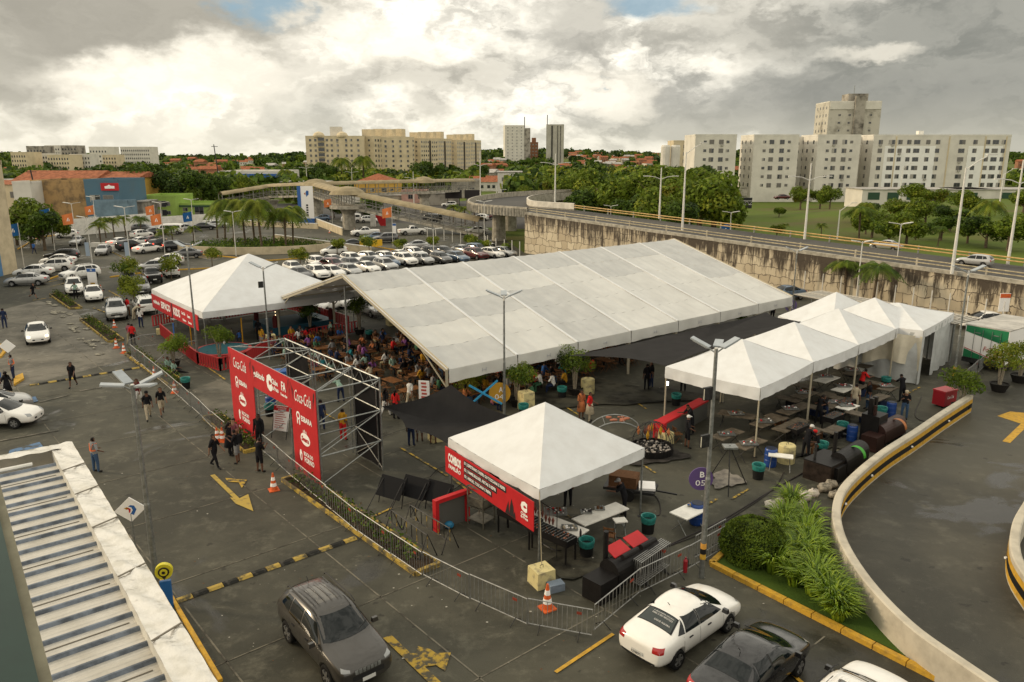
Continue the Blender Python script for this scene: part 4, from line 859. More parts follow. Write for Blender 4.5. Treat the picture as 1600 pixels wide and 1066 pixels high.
def ring():
 c = Q_((-40, 122, 0)); pts = []
 for k in range(25):
  a = PI * (1.0 + k / 24); pts.append(c + Q_((cos(a) * 13, sin(a) * 9, 0)))
 m = MB();
 for a, b in zip(pts, pts[1:]): m.seg(a + Q_((0, 0, .55)), b + Q_((0, 0, .55)), .25, 1.1)
 tag(m.build('ring_wall', cream), 'low cream wall curving round the palm garden', 'wall')
 bed = [c + Q_((cos(2 * PI * k / 30) * 11.5, sin(2 * PI * k / 30) * 8, 0)) for k in range(30)]
 sheet('garden_bed', bed, .05, grassm)
 rr = RN_(9); g = MB()
 for _ in range(5000):
  a = rr.uniform(0, 6.283); r = math.sqrt(rr.random()); p = c + Q_((cos(a) * 11 * r, sin(a) * 7.6 * r, .1 + rr.random() ** 2 * .9)); t = Q_((rr.gauss(0, 1), rr.gauss(0, 1), rr.gauss(0, 1))).normalized() * .16; b2 = t.orthogonal().normalized() * .11
  g.face([p - t, p - b2, p + t, p + b2], rr.choice((0, 1, 1, 3)))
 tag(g.build('garden_ground_cover', leafm), 'low shrubs filling the palm garden bed', 'shrubs', None, 'stuff')
 for a, b, h, lb in (((430, 376), (580, 397), 1.0, 'cream parapet along the sunken road right of the palm garden'), ((495, 352), (535, 368), 1.3, 'cream wall where the ramp dips by the palm garden'), ((372, 352), (497, 358), 1.0, 'cream parapet behind the palm garden')):
  wallthing('road_parapet', lb, at(*a), at(*b), h, cream, cap=wpaint)
 s = MB(); a, b = at(563, 391), at(597, 388); s.seg(a + Q_((0, 0, .9)), b + Q_((0, 0, .9)), .25, 1.0)
 o = tag(s.build('height_sign', mt('sign_yellow', (.75, .45, .03), .5)), 'yellow height limit board beside the sunken road', 'sign')
 st = MB(); st.seg(a.lerp(b, .06) + Q_((0, -.14, .9)), a.lerp(b, .92) + Q_((0, -.14, .9)), .02, .5); st.build('black_strip', blkv, o)
 c0 = Q_((-59, 132, 0)); pts = [c0 + Q_((cos(a_) * 20, sin(a_) * 9, 0)) for a_ in [PI * (.02 + k / 14 * .9) for k in range(15)]]
ring()
def footbridge():
 root = thing('footbridge', 'long covered pedestrian footbridge with tan barrel roof and steel truss sides', 'footbridge', (0, 0, 0))
 tan = mt('tan_roof', (.30, .245, .15), .7, var=.2, vs=.6); P = {'a': Q_((-5.5, 141, .2)), 'b': Q_((-32, 152, 4.6)), 'c': Q_((-46, 184, 5.0)), 'd': Q_((-61, 198, 4.0)), 'e': Q_((-22, 196, 5.2)), 'f': Q_((-12, 226, 4.4)), 'g': Q_((-71, 190, 2.4))}
 def span(p, q, w=2.6, seg_=2.4):
  d = (q - p); L_ = d.length; n = max(2, int(L_ / seg_)); h = Q_((d.x, d.y, 0)).normalized(); s = Q_((h.y, -h.x, 0))
  dk = MB(); dk.seg(p - Q_((0, 0, .2)), q - Q_((0, 0, .2)), w, .45); dk.build('deck', concw, root)
  r = MB();
  def f(u, v):
   a = PI * v; k = p + d * u; rip = .06 * sin(u * n * PI) ** 2
   return k + s * cos(a) * (w / 2 + .3) + Q_((0, 0, 2.3 + sin(a) * (.75 + rip)))
  r.grid(f, n * 4, 8); r.build('roof', tan, root)
  t = MB()
  for i in range(n + 1):
   k = p + d * (i / n)
   for sg in (-1, 1):
    b0 = k + s * sg * w / 2; t.seg(b0 - Q_((0, 0, .4)), b0 + Q_((0, 0, 2.4)), .14, .14)
    if i < n:
     k2 = p + d * ((i + 1) / n) + s * sg * w / 2
     t.seg(b0 + Q_((0, 0, 0)), k2 + Q_((0, 0, 1.2)), .08, .08); t.seg(b0 + Q_((0, 0, 1.2)), k2 + Q_((0, 0, 1.2)), .09, .09); t.seg(b0 + Q_((0, 0, .6)), k2 + Q_((0, 0, .6)), .05, .05)
  t.build('truss', mt('bridge_steel', (.28, .27, .24), .6, .3, var=.2, vs=1), root)
 for a, b in ('ba', 'bc', 'cd', 'dg', 'ce', 'ef'): span(P[a], P[b])
 for k, r in (('b', 3.6), ('c', 3.4), ('e', 2.8)):
  MB().lathe([(r, 2.2), (r * .85, 2.9), (r * .5, 3.5), (.1, 3.75)], P[k], 16).build('dome_roof', tan, root)
  MB().lathe([(r, -.5), (r, .05)], P[k], 16).build('landing', concw, root)
 for k, z in (('b', 4.2), ('c', 4.6), ('d', 3.), ('e', 4.8), ('f', 4.)):
  m = MB(); m.lathe([(1.3, 0), (1.2, z - 1.2), (1.9, z)], (P[k].x, P[k].y, 0), 12); m.build('pier', concw, root)
footbridge()
# ---------- cars ----------
PAINT = {k: mt('paint_' + k, c, r, m_, coat=.6, var=.03, vs=2) for k, (c, r, m_) in dict(white=((.80, .78, .73), .35, 0), silver=((.42, .42, .41), .3, .5), grey=((.13, .13, .13), .3, .5), bronze=((.052, .048, .043), .3, .4), black=((.012, .012, .013), .2, 0), red=((.25, .02, .015), .3, 0), wine=((.09, .012, .014), .3, 0), blue=((.10, .15, .22), .3, .2)).items()}
carglass = mt('car_glass', (.005, .008, .009), .06, spec=.4); tyrem = mt('tyre', (.015, .015, .015), .85); rimm = mt('rim', (.35, .35, .35), .35, .8)
lampm = mt('headlight_glass', (.30, .31, .31), .12, spec=.8); taillm = mt('tail_light', (.35, .01, .01), .2, coat=.5); plasm = mt('black_plastic', (.018, .018, .018), .55); platem = mt('number_plate', (.6, .6, .57), .5)
lit_tail = mt('lit_tail_light', (1.0, .05, .02), .3, emit=3.0); lit_head = mt('lit_headlight', (1.0, .72, .4), .3, emit=4.0)
SHAPE = {
 'sedan': ([(-2.2, .66, .42, .78, .84, .52), (-2.12, .80, .27, .90, 1.00, .64), (-1.68, .85, .22, .95, 1.06, .68), (-1.42, .855, .21, .96, 1.09, .68), (-.86, .86, .20, .97, 1.40, .58), (-.25, .865, .20, .96, 1.47, .60), (.28, .865, .20, .94, 1.44, .59), (1.05, .86, .20, .92, 1.02, .70), (1.3, .855, .21, .90, .97, .69), (1.82, .83, .24, .82, .88, .66), (2.1, .76, .26, .68, .74, .60), (2.2, .60, .34, .58, .62, .46)], (-1.32, 1.30), .31,
   dict(side=[((-.32, 1.00), (-.27, 1.00), (-.27, 1.39), (-.32, 1.39), 1), ((-.98, 1.01), (-.33, 1.00), (-.33, 1.38), (-.86, 1.34), 0), ((-1.30, 1.03), (-1.02, 1.01), (-.92, 1.31), (-1.0, 1.24), 0), ((-.26, 1.00), (.86, .98), (.40, 1.32), (-.26, 1.385), 0)], ws=(1.03, .995, .42, 1.385, .66, .54), rw=(-1.46, 1.06, -.96, 1.36, .62, .52), hl=(.60, .80, .62, .78), tl=(.56, .84, .78, .93), gr=(.42, .52, .62), roofz=1.47)),
 'hatch': ([(-1.95, .62, .45, .90, .98, .50), (-1.90, .78, .28, .96, 1.08, .62), (-1.72, .83, .22, .98, 1.26, .60), (-1.40, .84, .21, .97, 1.42, .57), (-.8, .845, .20, .96, 1.50, .58), (-.2, .85, .20, .95, 1.52, .59), (.3, .85, .20, .94, 1.46, .58), (1.0, .845, .20, .92, 1.05, .68), (1.25, .84, .21, .90, .98, .67), (1.7, .81, .24, .82, .88, .64), (1.9, .74, .26, .70, .74, .58), (1.98, .58, .34, .58, .62, .44)], (-1.22, 1.22), .30,
   dict(side=[((-.95, 1.02), (-.30, 1.00), (-.30, 1.42), (-.90, 1.40), 0), ((-1.45, 1.06), (-1.0, 1.02), (-.95, 1.39), (-1.25, 1.34), 0), ((-.24, 1.00), (.86, .98), (.38, 1.34), (-.24, 1.43), 0)], ws=(1.0, 1.02, .40, 1.40, .64, .53), rw=(-1.90, 1.08, -1.52, 1.38, .58, .50), hl=(.58, .78, .62, .78), tl=(.60, .80, .82, 1.04), gr=(.42, .52, .60), roofz=1.52)),
 'suv': ([(-2.18, .68, .48, .95, 1.02, .58), (-2.12, .84, .34, 1.02, 1.14, .70), (-1.98, .89, .27, 1.05, 1.42, .66), (-1.66, .90, .26, 1.05, 1.60, .64), (-.9, .905, .25, 1.04, 1.66, .66), (-.2, .91, .25, 1.03, 1.67, .66), (.3, .91, .25, 1.02, 1.62, .65), (.95, .905, .25, 1.01, 1.14, .76), (1.2, .90, .26, 1.00, 1.09, .76), (1.75, .88, .28, .95, 1.02, .74), (2.1, .82, .30, .84, .92, .68), (2.19, .68, .38, .72, .78, .56)], (-1.33, 1.33), .36,
   dict(side=[((-1.12, 1.12), (-.36, 1.10), (-.36, 1.54), (-1.08, 1.54), 0), ((-1.72, 1.20), (-1.18, 1.12), (-1.14, 1.53), (-1.50, 1.50), 0), ((-.29, 1.10), (.80, 1.09), (.38, 1.46), (-.29, 1.55), 0)], ws=(.97, 1.13, .42, 1.56, .72, .60), rw=(-2.1, 1.14, -1.80, 1.52, .62, .54), hl=(.62, .80, .80, .89), tl=(.62, .84, .90, 1.10), gr=(.52, .66, .80), roofz=1.67)),
 'pickup': ([(-2.6, .74, .48, .95, 1.02, .80), (-2.55, .88, .40, 1.08, 1.12, .86), (-1.2, .90, .32, 1.10, 1.14, .86), (-.72, .905, .30, 1.10, 1.16, .86), (-.6, .905, .30, 1.10, 1.60, .66), (0, .91, .30, 1.08, 1.70, .66), (.5, .91, .30, 1.07, 1.64, .65), (1.15, .905, .30, 1.06, 1.18, .78), (1.4, .90, .30, 1.05, 1.14, .78), (2.1, .89, .32, 1.02, 1.08, .76), (2.5, .84, .34, .92, .98, .70), (2.6, .70, .42, .78, .84, .58)], (-1.55, 1.65), .38,
   dict(side=[((-.55, 1.16), (.18, 1.15), (.18, 1.58), (-.45, 1.57), 0), ((.24, 1.15), (1.02, 1.14), (.62, 1.50), (.24, 1.58), 0)], ws=(1.17, 1.17, .60, 1.58, .74, .60), rw=(-.72, 1.2, -.63, 1.55, .58, .54), hl=(.60, .84, .82, .98), tl=(.74, .86, .80, 1.08), gr=(.56, .74, .90), roofz=1.70)),
 'van': ([(-2.1, .70, .40, 1.0, 1.55, .60), (-2.05, .82, .30, 1.0, 1.85, .70), (-1.6, .86, .28, 1.02, 1.92, .74), (-.6, .87, .28, 1.02, 1.95, .76), (.6, .87, .28, 1.02, 1.95, .76), (1.4, .87, .28, 1.02, 1.90, .74), (1.85, .86, .28, 1.02, 1.62, .74), (2.05, .84, .30, .98, 1.14, .74), (2.15, .76, .36, .88, .94, .66)], (-1.35, 1.35), .32,
   dict(side=[((-1.85, 1.22), (-.95, 1.22), (-.95, 1.66), (-1.8, 1.66), 0), ((-.88, 1.22), (.0, 1.22), (.0, 1.66), (-.88, 1.66), 0), ((.07, 1.22), (.85, 1.22), (.85, 1.66), (.07, 1.66), 0), ((.95, 1.20), (1.70, 1.20), (1.5, 1.64), (.95, 1.66), 0)], ws=(2.02, 1.2, 1.80, 1.66, .70, .66), rw=(-2.1, 1.25, -2.08, 1.65, .62, .60), hl=(.55, .75, .70, .85), tl=(.66, .80, .70, 1.0), gr=(.5, .6, .66), roofz=1.95))}
def shell(kind):
 st, wh, wr, pr = SHAPE[kind]; bm = bmesh.new(); rings = []
 for (x, w, zb, zbelt, zt, yt) in st:
  rail = min(zt - .03, zt)
  half = [(0, zb), (w * .86, zb), (w, zb + (zbelt - zb) * .35), (w * .985, zbelt), (yt + .01, zt - .06), (yt * .72, zt + .0), (0, zt + .025)]
  ring = [(x, y, z) for y, z in half] + [(x, -y, z) for y, z in half[-2:0:-1]]
  rings.append([bm.verts.new(p) for p in ring])
 n = len(rings[0])
 for a, b in zip(rings, rings[1:]):
  for k in range(n): bm.faces.new((a[k], a[(k + 1) % n], b[(k + 1) % n], b[k]))
 for r, rev in ((rings[0], False), (rings[-1], True)):
  h = n // 2   # cap as quads: pair left and right points
  for k in range(h):
   q = [r[k], r[(k + 1)], r[(n - k - 1) % n], r[(n - k) % n]]; q2 = []
   for v in q:
    if v not in q2: q2.append(v)
   if len(q2) >= 3: bm.faces.new(q2 if not rev else q2[::-1])
 bmesh.ops.recalc_face_normals(bm, faces=bm.faces)
 me = bpy.data.meshes.new('cage'); bm.to_mesh(me); bm.free()
 o = bpy.data.objects.new('cage', me); C.objects.link(o); m = o.modifiers.new('s', 'SUBSURF'); m.levels = 2; m.render_levels = 2
 dg = bpy.context.evaluated_depsgraph_get(); full = bpy.data.meshes.new_from_object(o.evaluated_get(dg))
 bvh = BVHTree.FromPolygons([v.co.copy() for v in full.vertices], [tuple(p.vertices) for p in full.polygons])
 cu = MB()
 for x in wh:
  for s in (-1, 1):
   prof = []
   vs = [];
   for yy in (.58 * s, 1.2 * s):
    for k in range(20): t = 2 * PI * k / 20; vs.append((x + cos(t) * (wr + .045), yy, wr + .02 + sin(t) * (wr + .045)))
   fs = [(k, (k + 1) % 20, 20 + (k + 1) % 20, 20 + k) for k in range(20)] + [tuple(range(20))[::-1], tuple(range(20, 40))]
   if s > 0: fs = [f[::-1] for f in fs]
   cu.raw(vs, fs)
 cm = cu.data('cut', blackp); co = bpy.data.objects.new('cut', cm); C.objects.link(co)
 bb = bmesh.new(); bb.from_mesh(cm); bmesh.ops.recalc_face_normals(bb, faces=bb.faces); bb.to_mesh(cm); bb.free()
 b = o.modifiers.new('b', 'BOOLEAN'); b.object = co; b.operation = 'DIFFERENCE'; b.solver = 'EXACT'
 dg = bpy.context.evaluated_depsgraph_get(); body = bpy.data.meshes.new_from_object(o.evaluated_get(dg))
 if len(body.polygons) < 100: body = full
 bpy.data.objects.remove(o); bpy.data.objects.remove(co)
 body.materials.clear(); body.materials.append(PAINT['white']); body.materials.append(plasm)
 for p in body.polygons:
  p.use_smooth = True; c = p.center; p.material_index = 0
  if c.z < st[3][2] + .10 or (abs(c.y) < .84 and abs(p.normal.y) > .9 and abs(c.y) < .62 and c.z < .7) or any((c.x - x) ** 2 + (c.z - wr) ** 2 < (wr + .03) ** 2 and abs(c.y) < .87 * st[4][1] / .86 for x in wh): p.material_index = 1
 body.name = kind + '_body'
 return body, bvh
def proj_panel(bvh, quad, axis, n=6, off=.008):
 """quad: four 3-D points outside the shell; rays go along axis."""
 ax = Q_(axis); vs = []; ok = True; q = [Q_(p) for p in quad]
 for j in range(n + 1):
  for i in range(n + 1):
   u, v = i / n, j / n; p = (q[0] * (1 - u) + q[1] * u) * (1 - v) + (q[3] * (1 - u) + q[2] * u) * v
   h = bvh.ray_cast(p, ax)
   if h[0] is None: vs.append(None); continue
   nn = h[1] if h[1].dot(ax) < 0 else -h[1]
   vs.append(h[0] + nn * off)
 fs = []
 for j in range(n):
  for i in range(n):
   f = (j * (n + 1) + i, j * (n + 1) + i + 1, (j + 1) * (n + 1) + i + 1, (j + 1) * (n + 1) + i)
   if all(vs[k] is not None for k in f): fs.append(f)
 return [v if v is not None else Q_((0, 0, .5)) for v in vs], fs
def wheel_mesh(r, w=.2):
 t = MB(); n = 24; prof = [(r * .62, -w / 2), (r * .94, -w / 2), (r, -w * .34), (r, w * .34), (r * .94, w / 2), (r * .62, w / 2)]
 vs = []; fs = []
 for a, y in prof:
  for k in range(n): q = 2 * PI * k / n; vs.append((a * cos(q), y, a * sin(q)))
 for i in range(len(prof)):
  j = (i + 1) % len(prof)
  for k in range(n): fs.append((i * n + k, j * n + k, j * n + (k + 1) % n, i * n + (k + 1) % n))
 t.raw(vs, fs); tm = t.data('wheel', tyrem, True)
 m = MB()
 vs = [(0, .0, 0)]
 m.raw([(r * .64 * cos(2 * PI * k / n), y, r * .64 * sin(2 * PI * k / n)) for y in (-.05, .05) for k in range(n)], [tuple(range(n)), tuple(range(n, 2 * n))[::-1]], 1)
 for k in range(5):
  a = 2 * PI * k / 5; d = Q_((cos(a), 0, sin(a)))
  for sy in (-1, 1): m.seg(d * .02 + Q_((0, sy * w * .44, 0)), d * r * .62 + Q_((0, sy * w * .46, 0)), .03, r * .24)
 m.raw([(r * f * cos(2 * PI * k / n), y, r * f * sin(2 * PI * k / n)) for y in (-w * .47, w * .47) for f in (.56, .66) for k in range(n)], [(b * 2 * n + k, b * 2 * n + (k + 1) % n, b * 2 * n + n + (k + 1) % n, b * 2 * n + n + k) for b in (0, 1) for k in range(n)])
 return tm, m.data('rim', [rimm, plasm])
SH = {}
def car_proto(kind, full=True, lit=False):
 if kind not in SH: SH[kind] = shell(kind)
 body, bvh = SH[kind]; st, wh, wr, pr = SHAPE[kind]
 root = thing('parked_car', 'car', {'pickup': 'pickup truck', 'van': 'van'}.get(kind, 'car'))
 link('body', body, root)
 L0, L1 = st[0][0], st[-1][0]; allw = MB()
 def pan(name, quads, axis, m, n=5, off=.008, merge=None):
  b = merge or MB()
  for q in quads: vs, fs = proj_panel(bvh, q, axis, n, off); b.raw(vs, fs)
  if merge is None: return b.build(name, m, root, smooth=True)
 for s in (-1, 1):
  for q in pr['side']:
   pan('side_window', [[(x, 3 * s, z) for x, z in q[:4]]], (0, -s, 0), plasm if q[4] else carglass, merge=None if full else allw)
 xb, zb, xt, zt, yb, yt = pr['ws']
 pan('windscreen', [[(xb + 1.5, -yb, zb), (xb + 1.5, yb, zb), (xt + 1.5, yt, zt), (xt + 1.5, -yt, zt)]], (-1, 0, 0), carglass, 8, merge=None if full else allw)
 xb, zb, xt, zt, yb, yt = pr['rw']
 if kind != 'sedan': pan('rear_window', [[(-4, -yb, zb), (-4, yb, zb), (-4, yt, zt), (-4, -yt, zt)]], (1, 0, 0), carglass, 6, merge=None if full else allw)
 else: pan('rear_window', [[(xb, -yb, 3), (xb, yb, 3), (xt, yt, 3), (xt, -yt, 3)]], (0, 0, -1), carglass, 6, merge=None if full else allw)
 if not full: allw.build('windows', carglass, root, smooth=True)
 y0, y1, z0, z1 = pr['hl']
 for s in (-1, 1):
  d = Q_((-1, -s * .35, 0)).normalized(); o_ = Q_((L1 + 1, s * .35, 0))
  pan('headlight', [[(L1 + 1, s * (y0 + .28), z0), (L1 + 1, s * (y1 + .36), z0 + .03), (L1 + 1, s * (y1 + .36), z1 + .02), (L1 + 1, s * (y0 + .28), z1 - .03)]], d, lit_head if lit else lampm)
 y0, y1, z0, z1 = pr['tl']
 for s in (-1, 1):
  d = Q_((1, -s * .35, 0)).normalized()
  pan('tail_light', [[(L0 - 1, s * (y0 + .3), z0), (L0 - 1, s * (y1 + .36), z0), (L0 - 1, s * (y1 + .36), z1), (L0 - 1, s * (y0 + .3), z1)]], d, lit_tail if lit else taillm)
 wm, rm = wheel_mesh(wr)
 for x in wh:
  for s in (-1, 1):
   w = link('wheel', wm, root, (x, s * (st[4][1] - .12), wr))
   if full or True: link('rim', rm, w)
 z0, z1, y = pr['gr']
 pan('grille', [[(L1 + 1, -y * .6, z0), (L1 + 1, y * .6, z0), (L1 + 1, y * .6, z1), (L1 + 1, -y * .6, z1)]], (-1, 0, 0), plasm)
 if full:
  if kind == 'suv':
   for k in range(7): pan('grille_slot', [[(L1 + 1, -.40 + k * .115, .70), (L1 + 1, -.31 + k * .115, .70), (L1 + 1, -.31 + k * .115, .82), (L1 + 1, -.40 + k * .115, .82)]], (-1, 0, 0), steel, 2, .014)
   for s in (-1, 1):
    r = MB(); r.tube([(-1.7, s * .60, 1.62), (-1.6, s * .6, 1.70), (.1, s * .6, 1.73), (.3, s * .6, 1.66)], .022, 6); r.build('roof_rail', plasm, root)
   pan('roof_panel', [[(-1.5, -.5, 3), (.2, -.5, 3), (.2, .5, 3), (-1.5, .5, 3)]], (0, 0, -1), mt('roof_gloss', (.10, .09, .075), .22, .5, coat=.8), 4, .004)
   for y_ in (-.42, -.3, -.1, .1, .3, .42): MB().seg((-1.45, y_, 1.705), (-.1, y_, 1.712), .02, .012).build('roof_rib', PAINT['bronze'], root)
  for s in (-1, 1):
   for x in (.30 if kind != 'pickup' else .5, -.62 if kind != 'pickup' else -.1):
    h = bvh.ray_cast(Q_((x - .15, 3 * s, st[4][3] - .12)), Q_((0, -s, 0)))
    if h[0]: MB().box(h[0] + Q_((0, s * .02, 0)), (.16, .03, .03)).build('door_handle', plasm, root)
   for x in (.92, -.30, -1.08):
    pan('door_seam', [[(x - .006, 3 * s, .32), (x + .006, 3 * s, .32), (x + .006, 3 * s, st[4][3] - .02), (x - .006, 3 * s, st[4][3] - .02)]], (0, -s, 0), plasm, 4, .004)
   m = MB(); mx = pr['ws'][0] - .22; mz = st[6][3] + .10; m.box((mx, s * (st[6][1] + .09), mz), (.12, .20, .13), 0, 0, .8); m.build('wing_mirror', PAINT['black'], root)
  MB().tube([(pr['rw'][2] + .25, 0, pr['roofz'] - .03), (pr['rw'][2] + .14, 0, pr['roofz'] + .10)], .012, 5).build('antenna', plasm, root)
  for x, z, d in ((L1 + 1, .48, -1), (L0 - 1, .58, 1)):
   pan('number_plate', [[(x, -.2, z - .06), (x, .2, z - .06), (x, .2, z + .06), (x, -.2, z + .06)]], (d, 0, 0), platem, 2, .02)
  pan('bumper_trim', [[(L0 - 1, -.6, .30), (L0 - 1, .6, .30), (L0 - 1, .6, .46), (L0 - 1, -.6, .46)]], (1, 0, 0), plasm, 5, .01)
  for s in (-.3, .3): MB().seg((pr['ws'][0] + .04, s, pr['ws'][1] + .03), (pr['ws'][0] - .18, s + .42, pr['ws'][1] + .12), .02, .02).build('wiper', plasm, root)
 return root
PROTO = {}
def car(kind, px, py, hd, col, label, group=None, full=False, lit=False, pos=None, z=0., scale=None):
 key = (kind, full, lit)
 if key not in PROTO: PROTO[key] = car_proto(kind, full, lit)
 p = pos if pos is not None else at(px, py, z); p = Q_((p[0], p[1], max(z, .02)))
 return place(PROTO[key], p, rad(hd), label, group, {'body': PAINT[col], 'wing_mirror': PAINT[col if col != 'white' else 'black'], 'roof_rib': PAINT[col], 'roof_panel': MATS['roof_gloss'] if 'roof_gloss' in MATS else PAINT[col]}, scale=scale)
def side_car(kind, r, f, col, label, full=True, left=True, lit=False):
 """Set a car down by where two of its wheels on the near side touch the ground."""
 a, b = at(*r), at(*f); h = math.atan2(b.y - a.y, b.x - a.x); mid = (a + b) / 2; wx = SHAPE[kind][1]; s = 1 if left else -1
 c = mid + Q_((-sin(h), cos(h), 0)) * .78 * s - Q_((cos(h), sin(h), 0)) * (wx[0] + wx[1]) / 2
 return car(kind, 0, 0, math.degrees(h), col, label, None, full, lit, c)
side_car('suv', (455, 1004), (515, 1074), 'bronze', 'dark grey compact SUV with roof rails driving across the lane at the bottom')
ws_ = side_car('sedan', (1052, 1050), (1141, 985), 'white', 'white sedan with a poster on its rear window parked by the yellow kerb')
pw = at(1141, 985); hd = ws_.rotation_euler[2]; lat = Q_((sin(hd), -cos(hd), 0)); fw = Q_((cos(hd), sin(hd), 0))
car('sedan', 0, 0, math.degrees(hd) + 2, 'black', 'glossy black sedan parked right beside the white sedan', None, True, pos=ws_.location + lat * 2.55 - fw * .35)
car('suv', 0, 0, math.degrees(hd), 'white', 'white SUV roof rising from the bottom edge right of the black sedan', None, True, pos=ws_.location + lat * 5.35 - fw * .3)
pb = MB(); bvh = SH['sedan'][1]; vs, fs = proj_panel(bvh, [(-1.44, -.56, 3), (-1.44, .56, 3), (-1.0, .48, 3), (-1.0, -.48, 3)], (0, 0, -1), 6, .014); pb.raw(vs, fs)
pst = pb.build('window_poster', mt('poster_grey', (.045, .055, .055), .5), ws_);
def on_rear(s, y0, w, x0, h, m):
 t = txt(s, (0, 0, 0), (1, 0, 0), (0, 1, 0), w, h, m, ws_, off=.02, name='poster_lettering')
 for v in t.data.vertices:
  u, q = v.co.x, v.co.y; yy = y0 - u; xx = x0 + q; hh = bvh.ray_cast(Q_((xx, yy, 3)), Q_((0, 0, -1))); v.co = hh[0] + Q_((0, 0, .024))
on_rear('A SEGUNDA OPÇÃO', .30, .72, -1.09, .05, whv); on_rear('PARA O SEU NEGOCIO', .30, .72, -1.16, .05, whv); on_rear('LIGUE AGORA', .10, .55, -1.33, .05, whv)
pl = txt('RZN8C72', (0, 0, 0), (0, -1, 0), (0, 0, 1), .34, .08, blkv, ws_, name='plate_lettering');
for v in pl.data.vertices: v.co += Q_((-2.255, .17, .54))
side_car('sedan', (-44, 672), (13, 671), 'white', 'white car nosing in from the left edge below the blue bay', True, True)
car('hatch', -10, 648, 40, 'silver', 'pale car roof and bonnet behind the white car at the left edge', None, True)
car('sedan', 60, 532, -58, 'white', 'white sedan with lit headlights driving down the concrete lane', None, True, True)
NL = [('sedan', 43, 446, 196, 'silver', 'silver sedan seen from its side, nearest the blue mall wall'), ('sedan', 54, 432, 192, 'white', 'white sedan between the silver sedan and the white SUV'), ('suv', 86, 424, 196, 'white', 'white SUV with a spare wheel on its tail'), ('sedan', 92, 414, 196, 'white', 'white car mostly hidden behind the spare wheel SUV'), ('suv', 98, 407, 193, 'black', 'black SUV at the back of the left hand parking rows'),
 ('suv', 126, 436, 235, 'white', 'white SUV facing the lane beside the blue post sign'), ('suv', 117, 458, 300, 'white', 'white SUV behind the man in the blue shirt'), ('sedan', 147, 468, 300, 'white', 'white sedan facing the camera right of the man in the blue shirt'),
 ('suv', 183, 496, 298, 'silver', 'silver SUV with black grille at the end of the shrub island'), ('suv', 227, 488, 122, 'white', 'white car seen from behind beside the silver SUV'), ('suv', 203, 450, 300, 'black', 'black SUV half hidden by the small tree'), ('suv', 221, 458, 298, 'grey', 'dark grey SUV facing the camera behind the small tree'), ('pickup', 238, 440, 122, 'black', 'black pickup seen from behind near the kids tent'), ('hatch', 268, 432, 120, 'white', 'white hatchback behind the bush by the kids tent')]
for k, x, y, h, c, l in NL: car(k, x, y, h, c, l, 'cars parked on the left of the lot', True)
G5 = 'cars moving on the upper left roads'
for k, x, y, h, c, l, lit in (('sedan', 122, 383, 283, 'silver', 'silver car driving towards the camera near the mall corner', 0), ('hatch', 162, 398, 285, 'silver', 'silver car driving towards the camera left of the queue', 0), ('hatch', 107, 372, 190, 'white', 'white hatchback parked in front of the metal gate', 0),
 ('sedan', 190, 385, 60, 'white', 'white sedan at the tail of the queue on its left', 1), ('suv', 205, 391, 60, 'black', 'dark SUV second in the left file of the queue', 0), ('sedan', 222, 384, 62, 'white', 'white sedan in the middle of the queue', 1), ('sedan', 231, 395, 62, 'white', 'nearest white sedan of the queue with lit tail lights', 1), ('hatch', 222, 372, 62, 'white', 'white hatchback ahead in the left file', 0),
 ('sedan', 240, 382, 62, 'wine', 'dark red sedan in the right file of the queue', 1), ('suv', 254, 389, 62, 'black', 'black SUV with lit tail lights in the right file', 1), ('suv', 278, 392, 30, 'black', 'black SUV turning right out of the queue', 1), ('suv', 226, 363, 10, 'grey', 'dark SUV crossing at the head of the queue', 0), ('sedan', 242, 368, 60, 'black', 'black sedan near the head of the queue', 1),
 ('van', 268, 366, 185, 'white', 'white minibus crossing behind the queue', 0), ('hatch', 292, 362, 15, 'silver', 'small pale car right of the minibus', 0), ('sedan', 318, 351, 10, 'white', 'white sedan on the road before the lime green houses', 0), ('sedan', 320, 359, 12, 'black', 'black sedan passing below the lime green houses', 0), ('sedan', 340, 356, 15, 'silver', 'silver sedan behind the first garden palm', 0),
 ('sedan', 240, 424, 200, 'silver', 'silver sedan crossing behind the kids tent, nearest of three', 0), ('hatch', 264, 414, 195, 'white', 'white hatchback overlapping the crossing silver sedan', 0), ('sedan', 292, 403, 198, 'grey', 'grey sedan crossing left of the ring road', 0)):
 car(k, x, y, h, c, l, G5, False, bool(lit))
